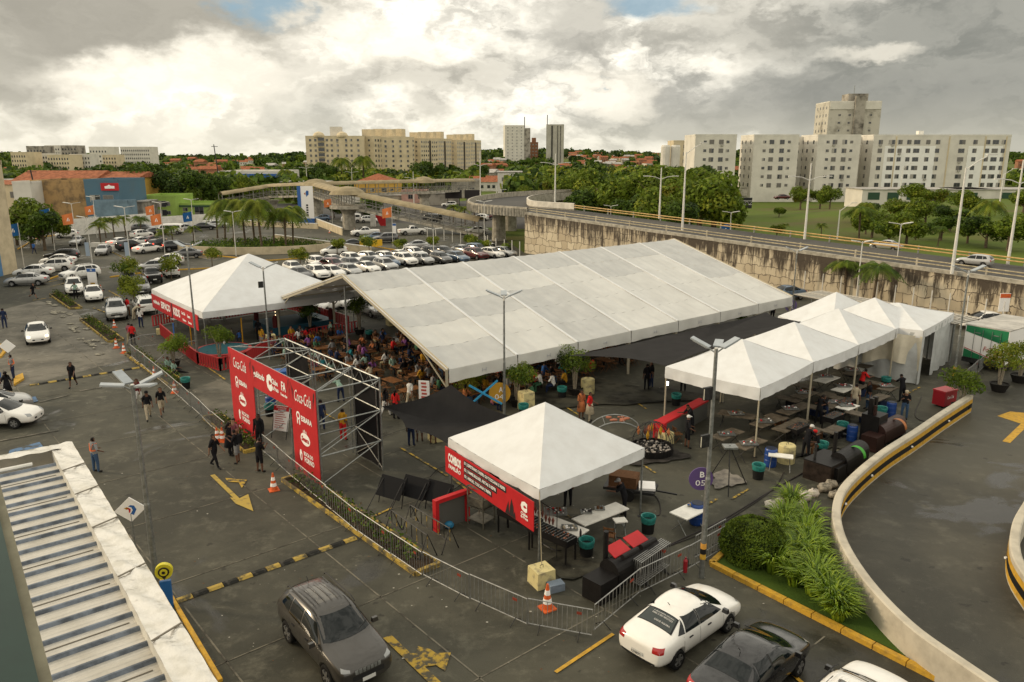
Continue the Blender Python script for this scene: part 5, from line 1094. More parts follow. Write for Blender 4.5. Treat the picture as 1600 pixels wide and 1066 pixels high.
for k, x, y, h, c, l in (('hatch', 522, 399, 200, 'white', 'white hatchback driving left of the yellow height board'), ('sedan', 549, 388, 200, 'black', 'black sedan just left of the yellow height board'), ('suv', 602, 379, 200, 'grey', 'brownish grey car waiting by the tall post sign'), ('sedan', 586, 376, 205, 'blue', 'pale blue car half hidden behind the brownish grey one'), ('pickup', 571, 369, 205, 'white', 'small white pickup at the striped barrier'),
 ('pickup', 644, 367, 25, 'white', 'white double cab pickup driving to the right'), ('sedan', 651, 390, 195, 'silver', 'silver sedan driving left behind the packed white cars'), ('sedan', 745, 366, 190, 'white', 'white sedan at the foot of the footbridge ramp'), ('hatch', 503, 346, 190, 'blue', 'pale blue hatchback by the guard booth'), ('van', 549, 348, 190, 'white', 'white van parked left of the footbridge pier'), ('hatch', 577, 348, 10, 'white', 'white hatchback right of the footbridge pier'),
 ('sedan', 530, 318, 190, 'white', 'white sedan on the highway under the footbridge roof'), ('sedan', 575, 312, 5, 'red', 'red car on the highway behind the footbridge truss'), ('sedan', 760, 343, 170, 'wine', 'dark red car right of the three highway palms'), ('hatch', 750, 345, 170, 'white', 'white hatchback beside the dark red car'), ('suv', 702, 324, 180, 'white', 'white SUV on the highway below the billboards'),
 ('sedan', 470, 312, 190, 'white', 'white sedan left of the blue and white pylon on the highway'), ('hatch', 488, 325, 190, 'silver', 'silver hatchback right of the pylon on the highway'), ('van', 676, 348, 150, 'black', 'dark van behind the footbridge ramp'),
 ('suv', 1382, 520, 0, 'white', 'x')):
 if l != 'x': car(k, x, y, h, c, l)
car('sedan', 1215, 306, 185, 'wine', 'dark red car parked on the road before the white blocks', z=2.2, pos=(X(1215, 215), 215))
tt = 76; p = W0 + WD * 57 + WN * 4;
car('suv', 0, 0, 130.5, 'silver', 'silver SUV driving on the ramp road near the right edge', pos=at(1522, 416, 3.8), z=3.8, scale=.72)
car('sedan', 0, 0, 130, 'silver', 'low silver car half hidden behind the yellow guard rail', pos=at(1384, 391, 2.6), z=2.6, scale=.9)
side_car('sedan', (1590, 516), (1500, 516), 'white', 'white sedan parked against the stone wall at the right', True, False)
q = [(497, 412), (523, 410), (552, 409), (576, 405), (602, 404), (627, 402), (650, 399), (675, 396), (696, 395), (722, 394), (745, 392), (767, 391),
 (460, 421), (494, 422), (522, 419), (551, 416), (581, 414), (606, 411), (635, 410), (660, 408), (690, 406), (716, 403), (742, 401), (768, 398), (788, 397),
 (470, 432), (497, 431), (520, 428), (548, 425), (575, 422), (602, 419)]
rr = RN_(4); kinds = ['hatch', 'sedan', 'suv', 'hatch']; names = {'hatch': 'hatchback', 'sedan': 'sedan', 'suv': 'SUV'}
cols_ = ['white'] * 7 + ['grey', 'silver', 'silver', 'wine', 'blue']
row3 = ((26, 'back'), (12, 'x'), (0, 'y'))
for i, (x, y) in enumerate(q):
 k = kinds[i % 4]; c = 'black' if i in (8, 16) else 'grey' if i in (15, 7, 20) else rr.choice(cols_)
 rn = 'far' if i < 12 else 'middle' if i < 25 else 'near'; j = i if i < 12 else i - 12 if i < 25 else i - 25
 car(k, x + rr.uniform(-2, 2), y + 5 + rr.uniform(-1, 1), 312 + rr.uniform(-6, 6), c, f'{c} {names[k]}, {ORD[j]} from the left in the {rn} packed row behind the big tent', 'cars packed in rows behind the big tent', False)
for x, y, h, c, l in ((512, 486, 250, 'white', 'white sedan seen under the big tent gable, facing the camera'), (552, 478, 245, 'white', 'white car seen under the gable behind the potted tree'), (580, 492, 310, 'silver', 'silver car seen under the gable right of the potted tree'), (1226, 468, 200, 'blue', 'blue car at the far right corner of the big tent')): car('sedan', x, y, h, c, l, None, True)

# ---------- people ----------
SKIN = [mt(f'skin_{i}', c, .55) for i, c in enumerate(((.22, .11, .065), (.12, .055, .032), (.32, .18, .11), (.06, .028, .018)))]
CL = {k: mt('cloth_' + k, c, .9, var=.15, vs=9) for k, c in dict(black=(.012, .012, .014), white=(.62, .61, .58), red=(.50, .02, .02), navy=(.02, .03, .07), blue=(.04, .12, .35), jeans=(.05, .09, .16), yellow=(.42, .22, .02), orange=(.42, .15, .06), pink=(.26, .09, .11), green=(.05, .13, .07), mint=(.26, .38, .31), grey=(.22, .22, .22), beige=(.42, .36, .26), purple=(.22, .08, .25), brown=(.12, .06, .03), khaki=(.28, .24, .15), teal=(.03, .22, .25)).items()}
HAIRM = mt('hair_black', (.012, .009, .008), .6); SHOE = mt('shoe_dark', (.02, .02, .02), .6); EYE = mt('eye_dark', (.01, .008, .008), .4); LIP = mt('lip', (.14, .045, .035), .5)
def fk(p):
 """Joint positions for a pose; the figure faces +X."""
 J = {}; ln = rad(p.get('lean', 0)); hz = p.get('hip', .93)
 pel = Q_((0, 0, hz)); J['pel'] = pel
 def up(x, y, z): return pel + Q_((x * cos(ln) + z * sin(ln), y, -x * sin(ln) + z * cos(ln)))
 J['waist'] = up(0, 0, .17); J['chest'] = up(.01, 0, .36); J['nb'] = up(0, 0, .51)
 hl = rad(p.get('head', 0)); n0 = J['nb']; f = ln * .5 + hl
 def hd(x, z): return n0 + Q_((x * cos(f) + z * sin(f), 0, -x * sin(f) + z * cos(f)))
 J['jaw'] = hd(.02, .11); J['head'] = hd(.015, .19); J['crown'] = hd(0, .265); J['nose'] = hd(.118, .165); J['_hf'] = hd(1, .19) - hd(0, .19); J['_hu'] = hd(0, 1) - hd(0, 0)
 for s, t in ((-1, 'r'), (1, 'l')):
  sh = up(0, s * .175, .455); J['sh' + t] = sh; a, b, e = p.get('arm' + t, (5, 10, 12)); a, b, e = rad(a), rad(b), rad(e)
  d = Q_((sin(a), s * sin(b) * cos(a), -cos(a) * cos(b))); el = sh + d * .28; J['el' + t] = el
  a2 = a + e; inn = p.get('inn', 0); d2 = Q_((sin(a2), s * (sin(b) * .4 - inn) , -cos(a2))).normalized(); J['wr' + t] = el + d2 * .25; J['ha' + t] = el + d2 * .31; J['_hd' + t] = d2
  hp_ = pel + Q_((0, s * .095, -.03)); J['hi' + t] = hp_; h, k, o = p.get('leg' + t, (0, 2, 2)); h, k, o = rad(h), rad(k), rad(o)
  kn = hp_ + Q_((sin(h), s * sin(o), -cos(h))).normalized() * .43; J['kn' + t] = kn
  an = kn + Q_((sin(h - k), s * sin(o) * .4, -cos(h - k))).normalized() * .41; J['an' + t] = an; J['to' + t] = an + Q_((.17, s * .02, -.04 + (.05 if k > 25 and h < 30 else 0)))
 mz = min(J['anl'].z, J['anr'].z) - .075
 if p.get('ground', True):
  for k in J:
   if k[0] != '_': J[k] = J[k] - Q_((0, 0, mz))
 return J
BONES = [('pel', 'waist', .125, .12, 'pelvis'), ('waist', 'chest', .12, .135, 'torso'), ('chest', 'nb', .135, .07, 'torso'), ('nb', 'jaw', .058, .068, 'neck'), ('jaw', 'head', .068, .092, 'head'), ('head', 'crown', .092, .066, 'head')]
for t in 'lr': BONES += [('nb', 'sh' + t, .07, .062, 'torso'), ('sh' + t, 'el' + t, .058, .042, 'uarm'), ('el' + t, 'wr' + t, .040, .028, 'farm'), ('wr' + t, 'ha' + t, .028, .03, 'hand'), ('pel', 'hi' + t, .11, .10, 'pelvis'), ('hi' + t, 'kn' + t, .092, .06, 'thigh'), ('kn' + t, 'an' + t, .058, .038, 'shin'), ('an' + t, 'to' + t, .042, .034, 'foot')]
RADII = {}
for a, b, ra, rb, _ in BONES: RADII.setdefault(a, ra); RADII.setdefault(b, rb)
def make_body(pose):
 J = fk(pose); bm = bmesh.new(); lay = bm.verts.layers.skin.verify(); V_ = {}
 for k, p in J.items():
  if k[0] == '_' or k == 'nose': continue
  v = bm.verts.new(p); r = RADII[k]; v[lay].radius = (r, r); v[lay].use_root = k == 'pel'; V_[k] = v
 for a, b, *_ in BONES: bm.edges.new((V_[a], V_[b]))
 me = bpy.data.meshes.new('p'); bm.to_mesh(me); bm.free(); o = bpy.data.objects.new('p', me); C.objects.link(o)
 o.modifiers.new('s', 'SKIN').use_smooth_shade = True; u = o.modifiers.new('u', 'SUBSURF'); u.levels = 1; u.render_levels = 1
 out = bpy.data.meshes.new_from_object(o.evaluated_get(bpy.context.evaluated_depsgraph_get())); bpy.data.objects.remove(o)
 segs = [(J[a], J[b], lab) for a, b, _, _, lab in BONES]
 def lab(c):
  best = None
  for a, b, l in segs:
   d = b - a; t = max(0, min(1, (c - a).dot(d) / d.length_squared)); q = (c - a - d * t).length
   if best is None or q < best[0]: best = (q, l)
  return best[1]
 regs = [lab(p.center) for p in out.polygons]
 cov = [(v.co.copy(), v.normal.copy()) for v in out.vertices]; polys = [tuple(p.vertices) for p in out.polygons]; cen = [p.center.copy() for p in out.polygons]
 mb = MB(); mb.raw([c for c, _ in cov], polys)
 hf, hu = J['_hf'], J['_hu']; side = Q_((0, 1, 0)); hc = J['head']
 mb.sphere(J['nose'] - hf * .012, .019, 6, 0, (1, .8, 1.3))
 for s in (-1, 1):
  mb.sphere(hc + hf * .083 + side * s * .034 + hu * .0, .011, 6, 1); mb.sphere(hc + side * s * .098 - hu * .02, .026, 6, 0, (.8, .4, 1.2))
 mb.sphere(hc + hf * .078 - hu * .078, .02, 6, 2, (.7, 1.2, .35))
 for t, s in (('l', 1), ('r', -1)):          # palm and five fingers, curled a little
  w, d = J['ha' + t], J['_hd' + t]; sd = d.cross(Q_((1, 0, 0)) if abs(d.x) < .8 else Q_((0, 0, 1))).normalized(); pn = d.cross(sd).normalized()
  mb.sphere(w + d * .02, .04, 8, 0, (.8, .8, .9))
  for f in range(4):
   b0 = w + d * .045 + sd * (.024 - .016 * f); l = (.062, .072, .068, .052)[f]
   mb.tube([b0, b0 + d * l * .55 + pn * .004, b0 + d * l * .9 + pn * .02], [.009, .008, .006], 5)
  b0 = w + sd * .03; mb.tube([b0, b0 + sd * .022 + d * .028, b0 + sd * .028 + d * .055], [.011, .009, .007], 5)
 return dict(mesh=mb, cov=cov, polys=polys, regs=regs, J=J, cen=cen)
POSES = {'stand': dict(armr=(3, 9, 10), arml=(-2, 9, 12), legr=(1, 3, 3), legl=(-1, 2, 3)),
 'walk': dict(legr=(22, 8, 1), legl=(-16, 22, 1), arml=(24, 8, 22), armr=(-20, 8, 14), lean=3), 'stride': dict(legr=(34, 14, 1), legl=(-26, 40, 1), arml=(35, 10, 45), armr=(-32, 10, 35), lean=8),
 'phone': dict(armr=(25, 8, 95), arml=(25, 8, 92), inn=.35, head=25, legr=(2, 4, 4), legl=(-2, 2, 3)), 'hip': dict(armr=(-10, 38, 70), arml=(15, 12, 60), inn=.3, legr=(4, 6, 5), legl=(-2, 2, 3)),
 'sit': dict(hip=.50, legr=(84, 84, 6), legl=(80, 82, 7), armr=(40, 12, 62), arml=(36, 12, 68), lean=12, head=10, ground=True), 'sitback': dict(hip=.5, legr=(82, 76, 8), legl=(78, 70, 5), armr=(12, 16, 70), arml=(16, 16, 60), lean=-6, ground=True),
 'bend': dict(lean=55, armr=(75, 10, 18), arml=(72, 8, 25), head=-12, legr=(-4, 8, 5), legl=(6, 14, 6)), 'work': dict(lean=18, armr=(45, 10, 50), arml=(48, 10, 44), inn=.1, head=22, legr=(2, 5, 5), legl=(-2, 4, 5)),
 'ground': dict(hip=.14, legr=(76, 30, 6), legl=(88, 8, 10), armr=(20, 14, 60), arml=(25, 12, 60), lean=-4, head=15, ground=False), 'ride': dict(hip=.9, legr=(70, 60, 14), legl=(68, 62, 14), armr=(55, 10, 20), arml=(55, 10, 20), lean=10, ground=False)}
BODY = {}; PARTM = {}
def submesh(B, key, test, off, m):
 if key in PARTM: return PARTM[key]
 mp = {}; vs = []; fs = []
 for i, f in enumerate(B['polys']):
  if not test(B['regs'][i], B['cen'][i], B): continue
  g = []
  for v in f:
   if v not in mp: mp[v] = len(vs); c, n = B['cov'][v]; vs.append(c + n * off)
   g.append(mp[v])
  fs.append(tuple(g))
 mb = MB(); mb.raw(vs, fs); PARTM[key] = mb; return mb
def person(px, py, hd, pose, top, bot, label, sk=0, long_sleeve=False, bottoms='long', hair='short', hairm=None, group=None, z=0., pos=None, vest=False, skirt=False, cap=None, bag=None, h=1.0, shoes=None):
 if pose not in BODY: BODY[pose] = make_body(POSES[pose])
 B = BODY[pose]; J = B['J']; bk = pose
 def mesh(key, mk):
  if key not in MESHC: MESHC[key] = mk()
  return MESHC[key]
 bme = mesh(('body', pose), lambda: B['mesh'].data('person', [SKIN[0], EYE, LIP], True))
 p = pos if pos is not None else at(px, py, z); root = link('person', bme, None, (p[0], p[1], z), rad(hd)); root.scale = (h, h, h)
 sl = root.material_slots[0]; sl.link = 'OBJECT'; sl.material = SKIN[sk]; tag(root, label, 'person', group)
 def child(name, key, mk, m):
  o = link(name, mesh(key, mk), root); s_ = o.material_slots[0]; s_.link = 'OBJECT'; s_.material = m; return o
 arms = ('uarm', 'farm') if long_sleeve else ('uarm',)
 child('jacket' if long_sleeve == 'suit' else 'shirt', ('top', pose, bool(long_sleeve)), lambda: submesh(B, ('top', pose, bool(long_sleeve)), lambda r, c, b: r == 'torso' or (r in arms) or (r == 'pelvis' and c.z > J['pel'].z + (.03 if 'sit' not in pose else -.02)), .017, None).data('shirt', CL['black'], True), CL[top])
 legs = ('thigh', 'shin') if bottoms == 'long' else ('thigh',)
 child('trousers' if bottoms == 'long' else 'shorts', ('bot', pose, bottoms), lambda: submesh(B, ('bot', pose, bottoms), lambda r, c, b: r == 'pelvis' or r in legs, .013, None).data('trousers', CL['black'], True), CL[bot])
 for q in (1, -1): child('shoe', ('shoe', pose, q), lambda: submesh(B, ('shoe', pose, q), lambda r, c, b: r == 'foot' and c.y * q > 0, .010, None).data('shoe', SHOE, True), shoes or SHOE)
 def hairf():
  hf, hu, hc = J['_hf'], J['_hu'], J['head']
  m = submesh(B, ('hair', pose), lambda r, c, b: r in ('head', 'neck') and ((c - hc).normalized().dot(hu) > .42 - .0 or ((c - hc).dot(hf) < .012 and (c - hc).dot(hu) > -.075)), .016, None)
  if hair == 'long':
   m2 = MB(); m2.v = list(m.v); m2.f = list(m.f); m2.m = list(m.m)
   m2.tube([hc - hf * .03 + hu * .06, hc - hf * .085, hc - hf * .10 - hu * .14, hc - hf * .10 - hu * .28], [.06, .10, .085, .04], 8); m = m2
  return m.data('hair', HAIRM, True)
 if cap is None: child('hair', ('hair', pose, hair), hairf, hairm or HAIRM)
 else:
  def capf():
   hf, hu, hc = J['_hf'], J['_hu'], J['head']; m = MB(); m.sphere(hc + hu * .035, .108, 10, 0, (1, 1, .85)); m.box(hc + hf * .12 + hu * .03, (.11, .13, .015)); return m.data('cap', HAIRM, True)
  child('cap', ('cap', pose), capf, CL[cap])
 if vest:
  def vf():
   m = MB(); w = J['waist']; c = J['chest']; n = J['nb']
   m.lathe([(.160, -.02), (.160, .04)], (w.x, w.y, w.z), 14)
   for s in (-1, 1):
    for f in (-1, 1): m.seg((w.x + f * .155, s * .03, w.z + .0), (n.x + f * .09, s * .12, n.z - .02), .05, .012)
    m.seg((n.x - .09, s * .12, n.z - .02), (n.x + .09, s * .12, n.z - .02), .05, .03)
   return m.data('safety_vest', CL['orange'])
  child('safety_vest', ('vest', pose), vf, mt('hivis', (.85, .22, .08), .5))
 if skirt: child('skirt', ('skirt', pose), lambda: MB().lathe([(.15, .12), (.19, -.05), (.26, -.45), (.25, -.46)], J['pel'], 14).data('skirt', CL['black'], True), CL[bot])
 if bag: child('backpack', ('bag', pose), lambda: MB().box(J['chest'] + Q_((-.2, 0, -.02)), (.16, .28, .42), 0, 0, .85).data('backpack', CL['black']), CL[bag])
 return root
MESHC = {}
PP_ = [ # px, py, heading, pose, top, bottom, label, extras
 (115, 605, -80, 'walk', 'black', 'black', 'man in black t-shirt and shorts walking down the lane towards the camera', dict(sk=1, bottoms='short')),
 (8, 513, 120, 'stand', 'navy', 'navy', 'person in dark clothes with a bag at the left edge near the white moving car', dict(sk=1)),
 (53, 467, 0, 'stride', 'black', 'black', 'woman in black shorts striding across the lane', dict(sk=0, bottoms='short', hair='long')),
 (54, 397, 90, 'walk', 'blue', 'navy', 'person in blue walking by the crossing stripes', dict(sk=1)),
 (60, 383, 90, 'walk', 'pink', 'white', 'person in a reddish top by the crossing beside one in white', dict(sk=1)),
 (66, 382, 90, 'walk', 'white', 'beige', 'person in white by the crossing', dict(sk=1)),
 (22, 594, 200, 'stand', 'grey', 'navy', 'guard in grey with an orange reflective vest beside the diamond sign at the left edge', dict(sk=1, vest=True)),
 (14, 622, 160, 'walk', 'black', 'black', 'woman in a black dress walking at the left edge', dict(sk=1, hair='long', skirt=True, bottoms='short')),
 (0, 616, 90, 'walk', 'blue', 'white', 'person in bright blue cut by the left edge', dict(sk=1)),
 (209, 540, 95, 'stand', 'red', 'black', 'person in a red shirt walking away beside the planted island', dict(sk=1)),
 (204, 538, 95, 'walk', 'pink', 'khaki', 'person in pale pink beside the one in the red shirt', dict(sk=0)),
 (119, 467, -60, 'hip', 'mint', 'black', 'man in a light blue shirt leaning by the white car', dict(sk=1)),
 (201, 494, 60, 'hip', 'red', 'brown', 'person in red behind the silver SUV', dict(sk=1)),
 (210, 500, 10, 'bend', 'beige', 'beige', 'person in beige bending between the silver SUV and the white car', dict(sk=1)),
 (221, 512, 90, 'stand', 'white', 'navy', 'person with a striped top behind the white car near the kids tent', dict(sk=1, hair='long')),
 (218, 634, -85, 'walk', 'wine', 'white', 'person in a maroon top and white shorts half hidden by the lamp post', dict(sk=1, bottoms='short')),
 (233, 656, -60, 'walk', 'black', 'beige', 'man in black t-shirt and beige trousers walking left of his friend', dict(sk=1, cap='black')),
 (254, 649, -55, 'walk', 'black', 'beige', 'man in black t-shirt and light shorts walking right of his friend', dict(sk=0, bottoms='short')),
 (151, 738, 60, 'hip', 'grey', 'jeans', 'security guard in grey with orange reflective straps standing alone on the asphalt', dict(sk=1, vest=True, long_sleeve=False)),
 (337, 731, -20, 'walk', 'black', 'black', 'woman in a black top and cropped black trousers walking near the yellow arrow', dict(sk=0, hair='long')),
 (360, 712, 20, 'phone', 'black', 'black', 'woman in a dark skirt facing a man by the fence', dict(sk=0, hair='long', skirt=True)),
 (372, 724, 170, 'phone', 'black', 'grey', 'man with a black backpack facing a woman by the fence', dict(sk=1, bottoms='short', bag='black')),
 (368, 706, -90, 'stand', 'pink', 'black', 'woman with a flowered headband behind the couple by the fence', dict(sk=2, hair='long')),
 (407, 738, 60, 'phone', 'black', 'black', 'person in a black vest and patterned trousers filming at the end of the fence', dict(sk=1, bottoms='short')),
 (407, 701, -100, 'stand', 'black', 'black', 'man in a black suit and white shirt standing in the entrance gate', dict(sk=3, long_sleeve='suit', h=1.08)),
 (533, 628, 130, 'bend', 'mint', 'navy', 'man in a pale green shirt bending behind the scaffold gate', dict(sk=1)),
 (537, 688, 70, 'stand', 'yellow', 'red', 'person in a yellow and red costume behind the right banner', dict(sk=1)),
 (643, 697, 80, 'stand', 'black', 'navy', 'person in dark clothes under the left corner of the black sail', dict(sk=1)),
 (656, 690, 100, 'stand', 'grey', 'grey', 'person in grey shorts under the black sail, middle of three', dict(sk=1, bottoms='short')),
 (677, 694, 90, 'stand', 'black', 'black', 'person in black shorts under the black sail, right of three', dict(sk=1, bottoms='short')),
 (603, 651, 60, 'walk', 'black', 'white', 'woman in black top and pale jeans walking under the big tent', dict(sk=1, hair='long')),
 (619, 655, 70, 'stand', 'red', 'black', 'woman in a red top under the big tent', dict(sk=1, hair='long')),
 (641, 637, 60, 'walk', 'white', 'beige', 'man in white t-shirt and light trousers walking between the wooden tables', dict(sk=0)),
 (908, 655, -60, 'stand', 'orange', 'orange', 'woman in an orange crop top and skirt on the bare asphalt', dict(sk=1, hair='long', skirt=True, bottoms='short')),
 (921, 659, -20, 'hip', 'red', 'beige', 'person in red shirt and beige apron next to the woman in orange', dict(sk=1, skirt=True)),
 (1010, 610, 100, 'stand', 'black', 'black', 'person in black under the long shade sail, left of two', dict(sk=1)),
 (1017, 606, 200, 'stand', 'black', 'navy', 'person in black under the long shade sail, right of two', dict(sk=1)),
 (1067, 612, 90, 'stand', 'black', 'black', 'person in black at the left corner of the front pyramid tent', dict(sk=1)),
 (1073, 700, 10, 'hip', 'black', 'black', 'cook in black with white cap beside the round fire pit', dict(sk=1, cap='white', bottoms='short')),
 (1079, 678, 200, 'work', 'black', 'black', 'cook in black behind the red counter', dict(sk=1)),
 (975, 808, 170, 'work', 'black', 'black', 'cook in black with grey hair net standing at the right post of the menu tent', dict(sk=1, cap='grey')),
 (887, 792, 100, 'stand', 'black', 'black', 'person in black mostly hidden under the menu tent', dict(sk=1)),
 (775, 775, 210, 'work', 'black', 'black', 'cook in black working behind the grill tower', dict(sk=1, cap='red')),
 (1258, 716, 30, 'work', 'black', 'black', 'cook with white cap bending by the smoker, left of two', dict(sk=1, cap='white')),
 (1275, 712, 200, 'sit', 'black', 'brown', 'cook with red cap seated by the smoker, right of two', dict(sk=1, cap='red')),
 (1278, 664, 40, 'work', 'black', 'black', 'cook in black reaching over a grill in the second pyramid tent', dict(sk=1)),
 (1287, 660, 220, 'work', 'black', 'navy', 'cook in black at the back of the grill in the second pyramid tent', dict(sk=1)),
 (1355, 640, 180, 'stand', 'black', 'jeans', 'tall man in black t-shirt and jeans under the third pyramid tent', dict(sk=1)),
 (1334, 645, 60, 'stand', 'beige', 'beige', 'person in beige behind the third tent pole', dict(sk=0)),
 (1344, 618, 20, 'work', 'red', 'black', 'person in red at the table under the third pyramid tent', dict(sk=1)),
 (1412, 655, -120, 'phone', 'black', 'jeans', 'man in black t-shirt and jeans holding a bag by the smoker end', dict(sk=0, cap='beige')),
 (1408, 628, 100, 'work', 'black', 'black', 'person in black at the back corner of the fourth pyramid tent', dict(sk=1)),
 (1206, 502, 90, 'stand', 'black', 'black', 'person in black seen from behind at the far end of the shade sail', dict(sk=1)),
 (827, 396, -60, 'stand', 'grey', 'black', 'person in grey at the start of the stone wall', dict(sk=1)), (836, 396, -60, 'stand', 'red', 'brown', 'person in red at the start of the stone wall', dict(sk=1)),
 (263, 577, -20, 'ground', 'mint', 'black', 'person in pale green sitting on the ground under the potted tree, left', dict(sk=1)), (272, 583, -10, 'ground', 'mint', 'black', 'person in pale green sitting with legs stretched under the potted tree, right', dict(sk=1)),
 (345, 530, -60, 'sit', 'navy', 'black', 'child in navy at the edge of the blue pool in the kids tent', dict(sk=1, h=.7)), (375, 535, 120, 'sit', 'blue', 'navy', 'child in blue at the back of the kids tent', dict(sk=1, h=.7)), (363, 533, 200, 'stand', 'beige', 'brown', 'small child in beige in the kids tent', dict(sk=1, h=.6)),
 (352, 549, 30, 'stand', 'white', 'grey', 'child in white behind the potted tree by the blue pool', dict(sk=1, h=.62)),
 (410, 545, 60, 'stand', 'yellow', 'grey', 'woman in a yellow top near the cream block by the lamp post', dict(sk=0, hair='long')), (405, 532, 90, 'stand', 'black', 'black', 'person in black at the back of the kids tent', dict(sk=1)),
 (503, 672, 100, 'stand', 'navy', 'navy', 'person in dark blue partly hidden by the right banner', dict(sk=1)),
 (835, 610, 40, 'sit', 'red', 'black', 'person in red seated under the tent edge', dict(sk=1)), (845, 612, 200, 'sit', 'white', 'green', 'woman in white top and green skirt seated under the tent edge', dict(sk=0, hair='long')),
 (865, 615, 160, 'sit', 'white', 'navy', 'person in white seated left of the potted tree', dict(sk=1)), (873, 590, -90, 'stand', 'white', 'black', 'man in a patterned white shirt standing behind the potted tree', dict(sk=1)),
 (884, 610, 170, 'sit', 'yellow', 'black', 'person in yellow seated behind the potted tree', dict(sk=1)), (833, 632, 190, 'sit', 'green', 'green', 'person in green seated beside the cream slab', dict(sk=1)),
 (770, 645, 30, 'sit', 'pink', 'navy', 'person in pink seated behind the blue wooden cross', dict(sk=1))]
CL['wine'] = mt('cloth_wine', (.12, .015, .02), .9)
for r in PP_:
 kw = dict(r[7]); person(*r[:7], **kw)
# ---------- tents ----------
def tube_post(mb, a, b, r=.035, m=0): mb.tube([a, b], r, 8, m)
def pyramid(name, label, F_, Rr, Lf, za, z0=3.0, val=.42, group=None, posts=(0, 1, 2, 3), apex=None, m=None, base=(0, 0, 0, 0), postm=None):
 """F_ front corner, Rr right corner, Lf left corner (ground plan at the eaves)."""
 F_, Rr, Lf = (Q_((p[0], p[1], 0)) for p in (F_, Rr, Lf)); B_ = Rr + Lf - F_; cs = [F_, Rr, B_, Lf]; ctr = (F_ + B_) / 2 if apex is None else Q_((apex[0], apex[1], 0))
 root = thing(name, label, 'tent', (ctr.x, ctr.y, 0), 0, group); cs = [c - ctr for c in cs]; mb = MB(); N_ = 14
 cap = .30
 for k in range(4):
  a, b = cs[k], cs[(k + 1) % 4]
  def f(u, v, a=a, b=b):
   e = a.lerp(b, u); p = e * (1 - v); h = z0 + (za - z0) * (v ** .93)
   sag = .09 * sin(PI * min(1, v * 1.05)) * (1 - .0) + .06 * sin(PI * u) * (1 - v)
   wr = .012 * sin(u * 37 + k) * (1 - v) * v * 4
   return (p.x, p.y, h - sag + wr)
  mb.grid(f, N_, N_)
  n_ = (b - a).normalized(); o_ = Q_((n_.y, -n_.x, 0))
  def g(u, v, a=a, b=b, o_=o_):
   p = a.lerp(b, u) + o_ * (.02 + .03 * v * sin(u * 26 + v * 3) + .02 * sin(u * 61)); dr = .04 * sin(PI * u) + .05 * abs(sin(u * 3 * PI)) * v
   return (p.x, p.y, z0 - val * v - .06 * sin(PI * u) + dr * .3)
  mb.grid(g, 24, 3)
 mb.build('canopy', m or pvc, root, smooth=True)
 rb = MB()
 for k in range(4):
  pass
  a, b = cs[k] * .985, cs[(k + 1) % 4] * .985
  rb.tube([a + Q_((0, 0, z0 - .10)), b + Q_((0, 0, z0 - .10))], .03, 6)
  rb.tube([a + Q_((0, 0, z0 - .06)), Q_((0, 0, za - .12))], .03, 6)
  md = (a + b) / 2; rb.tube([md + Q_((0, 0, z0 - .1)), Q_((0, 0, za - .15))], .02, 6)
 rb.build('frame', postm or steel, root)
 for k in posts:
  p = cs[k] * .985; MB().tube([(p.x, p.y, base[k]), (p.x, p.y, z0 - .05)], .04, 8).build('leg', postm or steel, root)
  MB().box((p.x, p.y, base[k] + .01), (.2, .2, .02)).build('foot_plate', steel_d, root)
 return root, ctr, cs
mtent, mc, mcs = pyramid('menu_tent', 'small white pyramid tent with a red menu banner in the middle foreground', at(843, 765, 3.0), at(1007, 700, 3.0), at(701, 684, 3.0), 4.75)
def banner_frame(a, b, ztop, zbot, m, name='banner', parent=None, th=.03):
 mb = MB(); mb.seg((a[0], a[1], (ztop + zbot) / 2), (b[0], b[1], (ztop + zbot) / 2), th, ztop - zbot); return mb.build(name, m, parent)
a = at(701, 684, 3.0); b = at(838, 768, 3.0); d = (b - a); d.z = 0; L_ = d.length; d.normalize(); n = Q_((d.y, -d.x, 0)); a = Q_((a.x, a.y, 0)) + n * .10 - d * .12; b = Q_((b.x, b.y, 0)) + n * .10
ban = thing('menu_banner', 'red menu banner with combo offers hanging on the front of the small tent', 'banner', a); inv = -a
zt_, zb_ = 2.62, 1.48; L_ = (b - a).length
banner_frame(Q_(), b - a, zt_, zb_, redv, 'banner_sheet', ban)
def put(s, x, z, w, h, m, sh=0., par=ban, dd=d, nn=n, o=Q_(), off=.02, dp=.022): return txt(s, o + dd * x + nn * dp + Q_((0, 0, z)), dd, (0, 0, 1), w, h, m, par, sh, off)
put('COMBOS', .28, 2.03, 1.05, .40, whv, 0, off=.05); put('FAMILIÃO', .30, 1.76, 1.0, .22, whv, .15, off=.03)
for i, (s, w) in enumerate((('01 | ESPETINHO E REFRI OU TOSCANA E REFRI', 3.0), ('02 | HAMBURGUER, FRITAS E REFRI', 2.35), ('03 | ARROIL, TOSCANA E REFRI', 2.0))):
 z = 2.30 - i * .28; k = MB(); p0 = d * 1.55 + n * .018 + Q_((0, 0, z + .10)); k.seg(p0, p0 + d * (w + .12), .008, .25); k.build('text_box', blkv, ban)
 put(s, 1.61, z + .02, w, .17, whv, off=.02, dp=.026)
put('C', 5.45 * L_ / 6.2, 2.02, .40, .40, whv, off=.12); put('Clube', 5.45 * L_ / 6.2, 1.86, .42, .13, whv, off=.03); put('da Praça', 5.45 * L_ / 6.2, 1.72, .46, .13, whv, off=.03)
fm = MB(); x0 = 4.45 * L_ / 6.2
